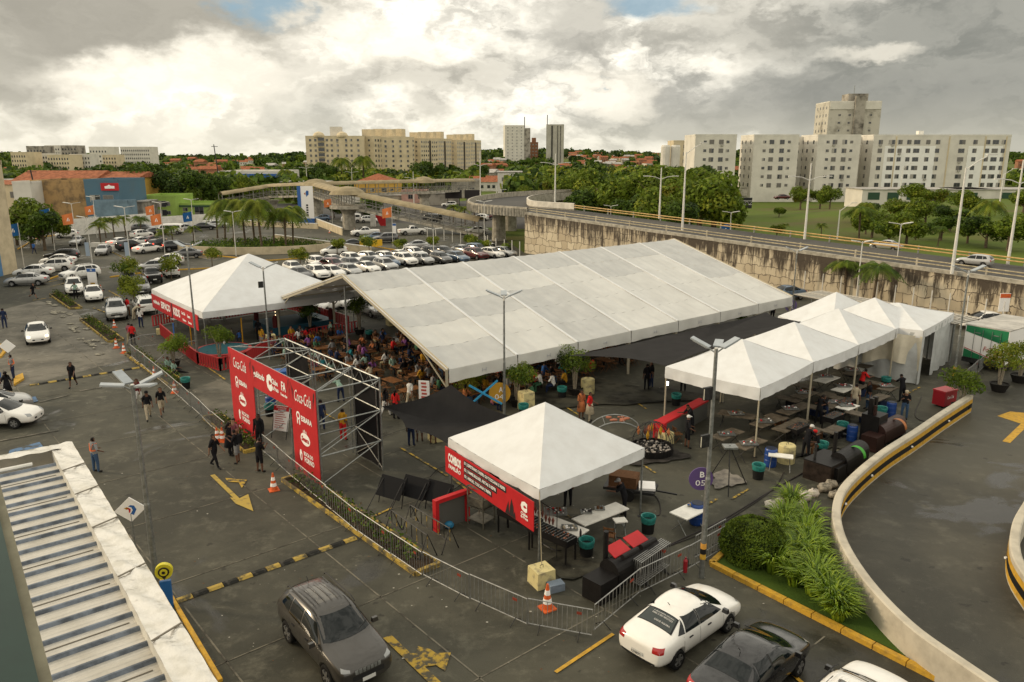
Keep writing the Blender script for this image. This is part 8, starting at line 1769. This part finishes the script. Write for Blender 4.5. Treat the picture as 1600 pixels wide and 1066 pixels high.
# ---------- cooking gear ----------
def smoker(px, py, rz, label, lids=True, body=None, chim=True):
 r = thing('barrel_smoker', label, 'smoker', at(px, py), rz); bm_ = body or mt('smoker_black', (.009, .008, .008), .5, .2, var=.3, vs=4)
 n = 10; m = MB()
 m.raw([(x, .42 * cos(PI * k / n), .78 + .42 * sin(PI * k / n)) for x in (-1.2, 1.2) for k in range(n + 1)], [(k, k + 1, n + 2 + k, n + 1 + k) for k in range(n)] + [tuple(range(n + 1))[::-1], tuple(range(n + 1, 2 * n + 2))]); m.box((0, 0, .55), (2.4, .84, .5)); m.build('barrel', bm_, r)
 MB().box((-1.65, 0, .42), (.9, .8, .75)).build('firebox', bm_, r); MB().tube([(-1.05, .3, 1.0), (-1.05, .3, 2.1)], .09, 10).build('chimney', bm_, r)
 if lids:
  for x in (-.55, .45):
   l_ = MB(); l_.raw([(x - .42, -.06, 1.23), (x + .42, -.06, 1.23), (x + .42, .42, 1.42), (x - .42, .42, 1.42), (x - .42, -.06, 1.2), (x + .42, -.06, 1.2), (x + .42, .42, 1.39), (x - .42, .42, 1.39)], [(0, 1, 2, 3), (7, 6, 5, 4), (0, 4, 5, 1), (1, 5, 6, 2), (2, 6, 7, 3), (3, 7, 4, 0)]); l_.build('red_lid', redv, r); MB().tube([(x - .3, -.28, 1.28), (x + .5, -.28, 1.28)], .10, 10).build('roller', bm_, r)
 for x in (-1, 1): MB().box((x, 0, .16), (.1, .7, .32)).build('leg', steel_d, r)
 return r
smoker(985, 905, AU + .05, 'large black barrel smoker with two open red lids behind the fence'); smoker(1325, 735, AU + .05, 'dark smoker with a lime green strap beside the ramp wall', False); smoker(1385, 690, AU, 'black smoker with a copper barrel and an orange strap', False, mt('smoker_copper', (.035, .016, .013), .45, .3))
for px, py, c_, l in ((1337, 712, (.04, .28, .02), 'lime green strap around the smoker near the ramp wall'), (1402, 668, (.35, .12, .03), 'orange strap around the copper smoker')):
 p = at(px, py, .8); m = MB(); n = 12; m.raw([Q_((p.x, p.y, .8)) + U * x + V * .44 * cos(PI * k / n) + Q_((0, 0, .46 * sin(PI * k / n))) for x in (-.12, .12) for k in range(n + 1)], [(k, k + 1, n + 2 + k, n + 1 + k) for k in range(n)]); tag(m.build('strap', mt('strap_' + str(px), c_, .5)), l, 'strap')
r = thing('square_oven', 'tall black box oven with twin chimneys beside the copper smoker', 'oven', at(1362, 692), AU); MB().box((0, 0, .8), (1.0, .9, 1.6)).build('body', mt('smoker_black'), r); MB().box((0, -.46, 1.0), (.6, .04, .5)).build('door', steel_d, r)
for x in (-.3, .1): MB().box((x, .1, 2.0), (.2, .2, .9)).build('chimney', mt('smoker_black'), r)
r = thing('fire_box', 'dark rectangular steel fire box at the end of the ramp wall curve', 'fire box', at(1290, 745), AU); MB().box((0, 0, .45), (1.8, 1.3, .9)).build('body', mt('rusty_black', (.03, .022, .018), .6, .3, var=.5, vs=2), r); MB().box((0, 0, .92), (1.84, 1.34, .05)).build('lid', mt('smoker_black'), r); MB().lathe([(.06, .95), (.06, 1.7)], (-.6, .3, 0), 10).build('chimney', steel_d, r)
def grill(px, py, rz, label, w=1.6, h=.85, m=None):
 r = thing('charcoal_grill', label, 'grill', at(px, py), rz); gm_ = m or mt('smoker_black'); MB().box((0, 0, h - .12), (w, .6, .26), 0, 0, 1.0).build('fire_tray', gm_, r); cl_ = MB(); rr = RN_(px)
 for k in range(50): cl_.sphere((rr.uniform(-w * .45, w * .45), rr.uniform(-.26, .26), h + .01), rr.uniform(.02, .045), 5, rr.choice((0, 0, 1, 2)))
 cl_.build('coals_and_meat', [CL['brown'], blackp, mt('meat', (.32, .12, .07), .6)], r); g2 = MB()
 for k in range(14): g2.tube([(-w / 2 + k * w / 13, -.3, h + .02), (-w / 2 + k * w / 13, .3, h + .02)], .006, 4)
 g2.build('grate', steel, r)
 for sx in (-1, 1):
  for sy in (-1, 1): MB().box((sx * w * .47, sy * .27, (h - .2) / 2), (.05, .05, h - .2)).build('leg', gm_, r)
 return r
grill(812, 840, AV + PI + .1, 'long black charcoal grill at the left of the menu tent', 1.9, 1.0); grill(862, 868, AV + PI + .1, 'long black charcoal grill at the front leg of the menu tent', 1.9, 1.0)
grill(1300, 672, AU, 'black grill under the second pyramid tent, right of the cooks', 1.3); grill(1245, 690, AU, 'black grill behind the rope of the front tent', 1.3); grill(1320, 648, AU, 'small black grill behind the white table', 1.2)
hm = thing('hanging_meat_rack', 'rack with meat hanging over the grills of the menu tent', 'meat rack', at(835, 850)); d_ = -d;
fr_ = MB(); fr_.tube([d * -1.9 + Q_((0, 0, 0)), d * -1.9 + Q_((0, 0, 1.9)), d * 1.4 + Q_((0, 0, 1.9)), d * 1.4], .02, 6); fr_.build('frame', steel_d, hm); rr = RN_(6)
for k in range(14): p = d * (-1.7 + k * .22); z = 1.9 - rr.uniform(.25, .4); MB().tube([p + Q_((0, 0, 1.88)), p + Q_((0, 0, z)), p + Q_((0, 0, z - .12)), p + Q_((0, 0, z - .3))], [.006, .01, .06, .02], 7).build('meat_piece', mt('meat_dark', (.14, .045, .03), .5), hm)
r = thing('grill_tower', 'tall steel grill tower with trays at the left end of the menu tent', 'grill tower', at(752, 818), AV + .2); f = MB()
for sx in (-.4, .4):
 for sy in (-.35, .35): f.box((sx, sy, .85), (.04, .04, 1.7))
for z in (.25, .8, 1.2, 1.65): f.box((0, 0, z), (.86, .76, .03))
f.build('frame', mt('worn_steel', (.20, .18, .14), .5, .5, var=.3, vs=4), r); MB().box((0, 0, 1.02), (.84, .74, .30)).build('fire_drawer', mt('worn_steel'), r)
r = thing('red_counter', 'red framed counter front at the left leg of the menu tent', 'counter', at(706, 822), AU);
for x in (-.75, .75): MB().box((x, 0, .68), (.16, .22, 1.36)).build('frame', redv, r)
MB().box((0, 0, 1.29), (1.34, .22, .16)).build('frame', redv, r); MB().box((0, .05, .6), (1.34, .08, 1.2)).build('panel', mt('dull_grey', (.10, .10, .09), .7), r)
o = MB().sphere((0, 0, .16), .2, 10, 0, (1, .8, .8)).build('bag', mt('bright_blue_bag', (.02, .16, .30), .5, bump=.6, bs=8), None, at(702, 826)); tag(o, 'bright blue bag at the foot of the red counter', 'bag')
a_, b_ = at(1030, 690), at(1098, 652); r = thing('serving_counter', 'long red topped serving counter behind the fire pit', 'counter', a_); e_ = b_ - a_; m = MB(); m.seg(Q_((0, 0, .5)), e_ + Q_((0, 0, .5)), .5, 1.0); m.build('body', mt('dull_grey'), r); m = MB(); m.seg(Q_((0, 0, 1.04)), e_ + Q_((0, 0, 1.04)), .6, .10); m.build('red_top', redv, r); MB().box((0, 0, .55), (.2, .7, 1.1), AU).build('red_end', redv, r)
def firepit(px, py, R_, label, items=True, m_=steel_d, ring=True):
 r = thing('fire_pit', label, 'fire pit', at(px, py));
 if ring:
  MB().lathe([(R_, 0), (R_, .42), (R_ - .04, .42), (R_ - .04, .1)], n=28).build('ring', mt('smoker_black'), r); a2 = MB(); rr = RN_(px)
  for k in range(220): t_ = rr.uniform(0, 6.28); q_ = (R_ - .1) * math.sqrt(rr.random()); a2.box((cos(t_) * q_, sin(t_) * q_, .24 + rr.uniform(0, .06)), (rr.uniform(.04, .12),) * 3, rr.random() * 3, rr.randrange(2))
  a2.build('ash_and_coals', [mt('ash_light', (.35, .32, .29), .9), mt('coal', (.03, .03, .03), .8)], r)
 f = MB()
 for k in range(5): t_ = PI * k / 5; f.tube([(cos(t_) * R_ * cos(s_), sin(t_) * R_ * cos(s_), .3 + 1.35 * sin(s_)) for s_ in [PI * i / 14 for i in range(15)]], .018, 6)
 f.tube([(cos(6.2832 * i / 24) * R_, sin(6.2832 * i / 24) * R_, .95) for i in range(25)], .014, 5); f.build('hoop_cage', m_, r)
 if items:
  rr = RN_(px + 1)
  for k in range(10): t_ = rr.uniform(0, 6.28); q_ = R_ * rr.uniform(.3, .75); MB().tube([(cos(t_) * q_, sin(t_) * q_, 1.35), (cos(t_) * q_, sin(t_) * q_, 1.1), (cos(t_) * q_, sin(t_) * q_, .9)], [.01, .09, .03], 7).build('hanging_food', (CL['yellow'], mt('meat_dark'), CL['orange'])[k % 3], r)
firepit(1018, 708, 1.05, 'round fire pit with a black hoop cage of hanging food');
r = thing('cartwheel_rack', 'pale metal arched rack lying by the fire pit behind the menu tent', 'rack', at(962, 688)); f = MB()
for y in (-.6, .6): f.tube([(-1.5 * cos(PI * i / 14), y, 1.2 * sin(PI * i / 14)) for i in range(15)], .035, 6)
for i in (2, 5, 8, 11, 13): f.tube([(-1.5 * cos(PI * i / 14), -.6, 1.2 * sin(PI * i / 14)), (-1.5 * cos(PI * i / 14), .6, 1.2 * sin(PI * i / 14))], .015, 5)
f.build('arched_frame', steel, r); m = MB()
for k in range(10): m.sphere((R.uniform(-.6, .6), R.uniform(-.4, .4), 1.15), R.uniform(.08, .18), 7, 0, (1.2, 1, .4))
m.build('ribs_on_grate', mt('meat'), r)
r = thing('tripod_grill', 'black tripod with hanging pot over white ash behind the B 05 sign', 'tripod', at(1136, 762)); ap = Q_((0, 0, 2.0))
for t_ in (.3, 2.4, 4.5): MB().tube([(cos(t_) * 1.0, sin(t_) * 1.0, 0), ap * 1.0], .025, 6).build('leg', steel_d, r)
MB().box((0, 0, 1.95), (.6, .5, .08)).build('tray', steel, r); MB().tube([(0, 0, 1.95), (0, 0, 1.0)], .01, 5).build('chain', steel_d, r)
r = thing('cargo_trailer', 'small black trailer with crates behind the menu tent', 'trailer', at(985, 775), -.35); MB().box((0, 0, .45), (2.2, 1.1, .12)).build('bed', steel_d, r); MB().box((-.3, 0, .75), (1.2, .8, .5)).build('crate', CL['brown'], r); MB().box((.7, 0, .58), (.7, .8, .1), .2).build('white_cloth', whv, r); MB().seg((1.1, 0, .42), (2.0, 0, .38), .06, .06).build('drawbar', steel_d, r)
for s_ in (-.6, .6): m = MB(); m.raw([(.28 * cos(k * .5236), y, .28 + .28 * sin(k * .5236)) for y in (s_ - .06, s_ + .06) for k in range(12)], [tuple(range(12)), tuple(range(12, 24))[::-1]] + [(k, (k + 1) % 12, 12 + (k + 1) % 12, 12 + k) for k in range(12)]); m.build('wheel', tyrem, r)
r = thing('cooler_cart', 'red drinks cooler cart beside the lamp post at the right', 'cooler', at(1474, 634), AU - .2); MB().box((0, 0, .55), (1.15, .75, .85)).build('body', mt('cooler_red', (.30, .012, .02), .4), r); MB().box((0, 0, 1.0), (1.2, .8, .08)).build('lid', mt('cooler_red2', (.42, .03, .04), .4), r); txt('Coca-Cola', (-.35, -.385, .55), (1, 0, 0), (0, 0, 1), .6, .2, whv, r, .3)
for s_ in (-.45, .45): MB().sphere((s_, -.2, .1), .1, 8).build('wheel', tyrem, r)
ta = at(1506, 553, .8); tb = at(1572, 566, .8); ta.z = tb.z = 0; tm_ = (ta + tb) / 2; r = thing('box_truck', 'white delivery truck with green painted rear doors at the right edge', 'truck', tm_, math.atan2(tb.y - ta.y, tb.x - ta.x)); r.scale = (.9, .9, .86)
MB().box((0, 3.0, 2.05), (3.1, 6.4, 2.7)).build('cargo_box', whv, r); MB().box((0, -.3, .62), (2.9, .3, .35)).build('bumper', steel_d, r)
MB().box((0, 3.0, 3.43), (3.14, 6.44, .08)).build('roof_panel', mt('truck_roof', (.42, .40, .36), .5, var=.3, vs=.7), r)
m = MB(); m.grid(lambda u, v: (-1.5 + 3.0 * u, -.22, 3.38 - v * (.55 + .55 * (u * 1.2 - .1) * 1)), 12, 2); m.build('green_band', mt('truck_green', (.01, .16, .06), .4), r); m = MB(); m.grid(lambda u, v: (-1.5 + 3.0 * u, -.22, .72 + v * (.75 - .62 * min(1, u * 1.3))), 12, 2); m.build('green_band', mt('truck_green'), r)
m = MB(); m.grid(lambda u, v: (-1.5 + 3.0 * u, -.225, (1.47 - .62 * min(1, u * 1.3)) + .05 + v * .06), 12, 1); m.build('red_line', redv, r)
for x in (-.85, -.25, .4, 1.0): MB().tube([(x, -.27, .8), (x, -.27, 3.2)], .02, 5).build('door_bar', steel, r)
for x in (-.6, .7): MB().box((x, -.26, 2.9), (.4, .04, .06)).build('hinge', steel, r)
txt('Folha', (-.1, -.235, 1.5), (1, 0, 0), (0, 0, 1), .9, .4, mt('print_red'), r, .2)
for s_ in (-1.2, 1.2):
 for y in (1.0, 5.2): m = MB(); m.raw([(x, y + .45 * cos(k * .5236), .45 + .45 * sin(k * .5236)) for x in (s_ - .15, s_ + .15) for k in range(12)], [tuple(range(12)), tuple(range(12, 24))[::-1]] + [(k, (k + 1) % 12, 12 + (k + 1) % 12, 12 + k) for k in range(12)]); m.build('wheel', tyrem, r)
MB().box((0, 7.3, 1.5), (2.6, 2.0, 2.2)).build('cab', whv, r)
r = thing('wooden_cross', 'two crossed bright blue wooden beams beside the A 04 sign', 'wooden beams', at(757, 650, 0)); bb_ = mt('beam_blue', (.04, .30, .55), .5, var=.1, vs=6)
MB().seg((-1.2, 0, .3), (.75, 0, 2.1), .09, .10).build('beam', bb_, r); MB().seg((-.85, -.1, 1.85), (1.0, -.1, .75), .09, .10).build('beam', bb_, r)
r = thing('fire_extinguisher', 'red fire extinguisher on the fence beside the lamp post', 'extinguisher', at(1070, 898)); MB().lathe([(.08, .1), (.08, .55), (.03, .62), (.03, .68)], n=12).build('cylinder', mt('cooler_red'), r); MB().tube([(0, 0, .66), (.1, 0, .6), (.11, 0, .3)], .012, 5).build('hose', blkv, r)
r = thing('work_light', 'small lit lamp on the left leg of the front pyramid tent', 'lamp', at(1040, 640)); MB().box((0, 0, 1.6), (.2, .06, .26)).build('housing', steel_d, r); MB().box((0, -.05, 1.6), (.17, .04, .23)).build('lit_panel', mt('lit_panel', (1., 1., 1.), .3, emit=6), r); MB().tube([(0, 0, 0), (0, 0, 1.5)], .02, 6).build('stand', steel, r)
r = thing('price_board', 'tall white board with red writing at the edge of the wooden tables', 'sign', at(664, 655), -.2); MB().box((0, 0, 1.5), (.62, .04, 1.5)).build('board', whv, r); MB().box((0, .03, .4), (.06, .04, .8)).build('post', wood, r); m = MB()
for k in range(6): m.box((-.02 + .03 * (k % 2), -.025, 2.1 - k * .2), (.3, .01, .11))
m.build('red_writing', mt('print_red'), r)
for i, (x, y, s_) in enumerate(((1205, 795, .3), (1222, 792, .33), (1238, 788, .3), (1255, 782, .34), (1270, 775, .25), (1288, 768, .3), (1298, 762, .28), (1303, 778, .25), (1215, 800, .26), (1246, 795, .28))):
 m = MB(); m.sphere((0, 0, s_ * .55), s_, 12, 0, (1.1, .9, .75)); rr = RN_(i); m.v = [(a + rr.uniform(-.04, .04), b + rr.uniform(-.04, .04), max(.0, c + rr.uniform(-.04, .04))) for a, b, c in m.v]
 dark = 5 <= i <= 7; tag(m.build('rubbish_bag', mt('bag_grey', (.28, .25, .20), .8, var=.5, vs=6) if dark else mt('bag_white', (.55, .50, .44), .7, col2=(.30, .12, .08), vs=5, fac=(.6, .7), bump=.6, bs=10), None, at(x, y), smooth=True), ('grey' if dark else 'white') + f' rubbish bag, {ORD[i]} in the heap behind the strappy plants', 'bag', 'heap of rubbish bags')
def cable(pts, label, r_=.022, m_=blkv):
 q = crom([at(x, y, .035) for x, y in pts], 5); tag(MB().tube(q, r_, 5).build('cable', m_), label, 'cable')
cable([(1010, 870), (1060, 845), (1130, 812), (1200, 770), (1262, 735), (1285, 722)], 'black cable running from the smoker past the lamp post to the fire box', .03); cable([(1020, 862), (1100, 832), (1165, 795), (1210, 762), (1225, 738)], 'second black cable beside the long one')
cable([(840, 845), (870, 860), (905, 850), (940, 838), (985, 842)], 'dark hose looping under the menu tent'); cable([(1000, 800), (1030, 805), (1028, 780), (1010, 765)], 'thin cable looping behind the menu tent leg'); cable([(1440, 620), (1430, 650), (1455, 660), (1480, 655), (1440, 670), (1400, 690)], 'hose coiling on the wet asphalt by the cooler')
tag(MB().box((0, 0, .14), (.55, .35, .28), .4).build('rag_heap', mt('rag_blue', (.18, .22, .27), .9, bump=.8, bs=8), None, at(868, 922)), 'pale blue rag heap beside the yellow concrete block', 'rags')
for i, x in enumerate(range(668, 760, 13)):
 a_ = at(x, 372 + (x - 668) * .17); tag(MB().tube([a_, a_ + Q_((0, 0, 1.9))], .07, 6).build('fence_post', LMAT), f'{ORD[i]} white fence post from the left below the footbridge ramp', 'post', 'white fence posts by the highway')
for i, (x, y) in enumerate(((800, 402), (812, 404), (775, 398), (788, 400), (762, 392))):
 a_ = at(x, y); tag(MB().tube([a_, a_ + Q_((0, 0, 2.4))], .07, 6).build('fence_post', LMAT), f'white fence post beside the end of the stone wall, {["nearest the wall but one","touching the wall","third from the left","fourth from the left","leftmost"][i]}', 'post', 'white fence posts by the highway')
for i in range(12):
 a_ = at(1255 + i * 28, 462 + i * 5.2); tag(MB().tube([a_, a_ + Q_((0, 0, 2.6))], .05, 6).build('fence_post', LMAT), f'{ORD[i]} thin white post from the left along the stone wall', 'post', 'thin white posts along the stone wall')
for i, (x, y) in enumerate(((166, 386), (174, 391), (181, 381), (150, 386))): a_ = at(x, y); tag(MB().box((0, 0, .35), (1.3, .6, .7)).build('planter_block', wpaint, None, a_), f'white planter block {["by the first young palm","in front of the palms","under the rear palm","left of the palms"][i]}', 'planter', 'white planter blocks')
# ---------- metal roof in the left foreground ----------
ZR = 7.0
rc, rd, rl = at(112, 690, ZR), at(340, 1066, ZR), at(-30, 717, ZR)
roof = thing('metal_roof', 'corrugated metal roof with bright crumpled flashing in the lower left corner', 'roof', (rc.x, rc.y, 0)); e1 = (rd - rc).normalized(); e2 = (rl - rc).normalized(); Lr = 16; Wr = 12
sw = .52
flm = mt('flashing', (.74, .71, .65), .3, .7, col2=(.60, .57, .50), vs=2.5, fac=(.45, .65), bump=1.0, bs=4)
def rough_strip(a, d1, l1, d2_, w1, z):
 rr = RN_(2)
 m = MB(); m.grid(lambda u, v: tuple(a + d1 * l1 * u + d2_ * w1 * v + Q_((0, 0, z + .025 * sin(u * 61 + v * 5) * sin(v * 3.1) + .015 * sin(u * 133 + v * 9)))), 120, 8); return m
O = Q_(); m = rough_strip(O, e1, Lr, e2, sw, ZR); m.build('flashing', flm, roof, smooth=True)
m = rough_strip(O + e1 * .0, e2, Wr, e1, .40, ZR - .004); m.build('flashing', flm, roof, smooth=True)
sk_ = MB(); sk_.face([O + Q_((0, 0, ZR)), O + e1 * Lr + Q_((0, 0, ZR)), O + e1 * Lr + Q_((0, 0, ZR - .5)), O + Q_((0, 0, ZR - .5))]); sk_.face([O + Q_((0, 0, ZR)), O + e2 * Wr + Q_((0, 0, ZR)), O + e2 * Wr + Q_((0, 0, ZR - .5)), O + Q_((0, 0, ZR - .5))]); sk_.face([O + e2 * sw + Q_((0, 0, ZR)), O + e2 * sw + e1 * Lr + Q_((0, 0, ZR)), O + e2 * sw + e1 * Lr + Q_((0, 0, ZR - .3)), O + e2 * sw + Q_((0, 0, ZR - .3))])
sk_.build('fascia', mt('fascia_white', (.55, .53, .47), .5, var=.2, vs=1), roof)
for a_, b_ in ((1.9, .02), (3.6, .02), (5.6, .02), (8.0, .02), (10.4, .02)): MB().seg(e1 * a_ + Q_((0, 0, ZR + .02)), e1 * (a_ + .25) + e2 * sw + Q_((0, 0, ZR + .03)), .03, .02).build('seam', mt('seam_dark', (.18, .16, .13), .6), roof)
shm = mt('sheet_metal', (.56, .53, .47), .45, .3, col2=(.43, .40, .34), vs=1.3, fac=(.4, .7), bump=.3, bs=6); zs = ZR - .24
pm_ = MB(); y = .85; k = 0; rdir = (e2 + e1 * .045).normalized()
fold = MB(); pan_m = MB()
while y < Lr:
 w_ = .52
 prof = [(0, 0), (.035, .06), (.075, .06), (.11, 0), (.22, .008), (.25, 0), (.35, .008), (.38, 0), (w_, 0)]
 for n_, ((a0, z0_), (a1, z1_)) in enumerate(zip(prof, prof[1:])):
  q0 = e1 * (y + a0) + e2 * (sw - .05); q1 = e1 * (y + a1) + e2 * (sw - .05)
  pan_m.face([q0 + Q_((0, 0, zs + z0_)), q1 + Q_((0, 0, zs + z1_)), q1 + rdir * Wr + Q_((0, 0, zs + z1_)), q0 + rdir * Wr + Q_((0, 0, zs + z0_))], 1 if n_ < 3 else 0)
 if k % 3 == 1: fold.seg(e1 * (y + .30) + e2 * (sw + .1) + Q_((0, 0, zs + .012)), e1 * (y + .30) + rdir * Wr + Q_((0, 0, zs + .012)), .018, .012)
 y += w_; k += 1
pan_m.build('roof_sheet', [shm, mt('rib_sky_reflection', (.13, .15, .18), .4, .4, var=.5, vs=3)], roof); fold.build('lap_joint', mt('seam_dark'), roof)  # blue-grey on the ribs is the sky's reflection, painted into the colour
gt_ = MB(); gt_.face([e1 * .4 + e2 * sw + Q_((0, 0, zs - .25)), e1 * .9 + e2 * sw + Q_((0, 0, zs - .05)), e1 * .9 + e2 * Wr + Q_((0, 0, zs - .05)), e1 * .4 + e2 * Wr + Q_((0, 0, zs - .25))]); gt_.build('gutter', mt('gutter_dark', (.05, .05, .05), .6), roof)
MB().tube([e1 * .6 + e2 * 1.0 + Q_((0, 0, zs + .03)), e1 * .65 + e2 * 8 + Q_((0, 0, zs + .03))], .06, 8).build('pipe', wpaint, roof)
bw = MB(); bw.raw([e1 * .3 + e2 * .3, e1 * Lr + e2 * .3, e1 * Lr + e2 * Wr, e1 * .3 + e2 * Wr] + [v + Q_((0, 0, ZR - .5)) for v in (e1 * .3 + e2 * .3, e1 * Lr + e2 * .3, e1 * Lr + e2 * Wr, e1 * .3 + e2 * Wr)], [(0, 1, 5, 4), (1, 2, 6, 5), (2, 3, 7, 6), (3, 0, 4, 7), (4, 5, 6, 7)]); bw.build('wall', cream, roof)
ZP = 11.2
pa, pb_ = at(4, 770, ZP), at(88, 1085, ZP); dq = (pb_ - pa).normalized(); nq = Q_((dq.y, -dq.x, 0)); nq = nq if nq.x < 0 else -nq
r = thing('building_parapet', 'dark green building edge with a grey concrete lip at the far lower left', 'wall', (pa.x, pa.y, 0)); m = MB(); l0, l1 = -dq * 3.2, dq * 8
m.raw([l0 + Q_((0, 0, ZP - 3)), l1 + Q_((0, 0, ZP - 3)), l1 + nq * .075 + Q_((0, 0, ZP - 3)), l0 + nq * .075 + Q_((0, 0, ZP - 3)), l0 + Q_((0, 0, ZP)), l1 + Q_((0, 0, ZP)), l1 + nq * .075 + Q_((0, 0, ZP)), l0 + nq * .075 + Q_((0, 0, ZP))], [(4, 5, 6, 7), (0, 1, 5, 4), (2, 3, 7, 6), (3, 0, 4, 7)]); m.build('concrete_lip', mt('lip_concrete', (.20, .185, .13), .8, var=.2, vs=2), r)
m = MB(); m.raw([l0 + nq * .075 + Q_((0, 0, ZP - 3)), l1 + nq * .075 + Q_((0, 0, ZP - 3)), l1 + nq * 3 + Q_((0, 0, ZP - 3)), l0 + nq * 3 + Q_((0, 0, ZP - 3)), l0 + nq * .075 + Q_((0, 0, ZP + .05)), l1 + nq * .075 + Q_((0, 0, ZP + .05)), l1 + nq * 3 + Q_((0, 0, ZP + .5)), l0 + nq * 3 + Q_((0, 0, ZP + .5))], [(4, 5, 6, 7), (0, 1, 5, 4), (3, 0, 4, 7), (1, 2, 6, 5)]); m.build('green_cladding', mt('clad_green', (.012, .035, .026), .5, var=.2, vs=1), r)

rr = RN_(77); m = MB()
for k in range(420):
 a_ = at(rr.uniform(30, 1250), rr.uniform(560, 1050), .09); s_ = rr.uniform(.015, .05); t_ = rr.uniform(0, 6); m.face([a_ + Q_((cos(t_ + q) * s_, sin(t_ + q) * s_ * .7, rr.uniform(0, .01))) for q in (0, 1.5, 3.1, 4.7)], rr.randrange(3))
tag(m.build('litter', [white_worn, CL['brown'], mt('litter_pale', (.4, .38, .33), .8)]), 'scattered leaves and scraps on the asphalt', 'litter', None, 'stuff')
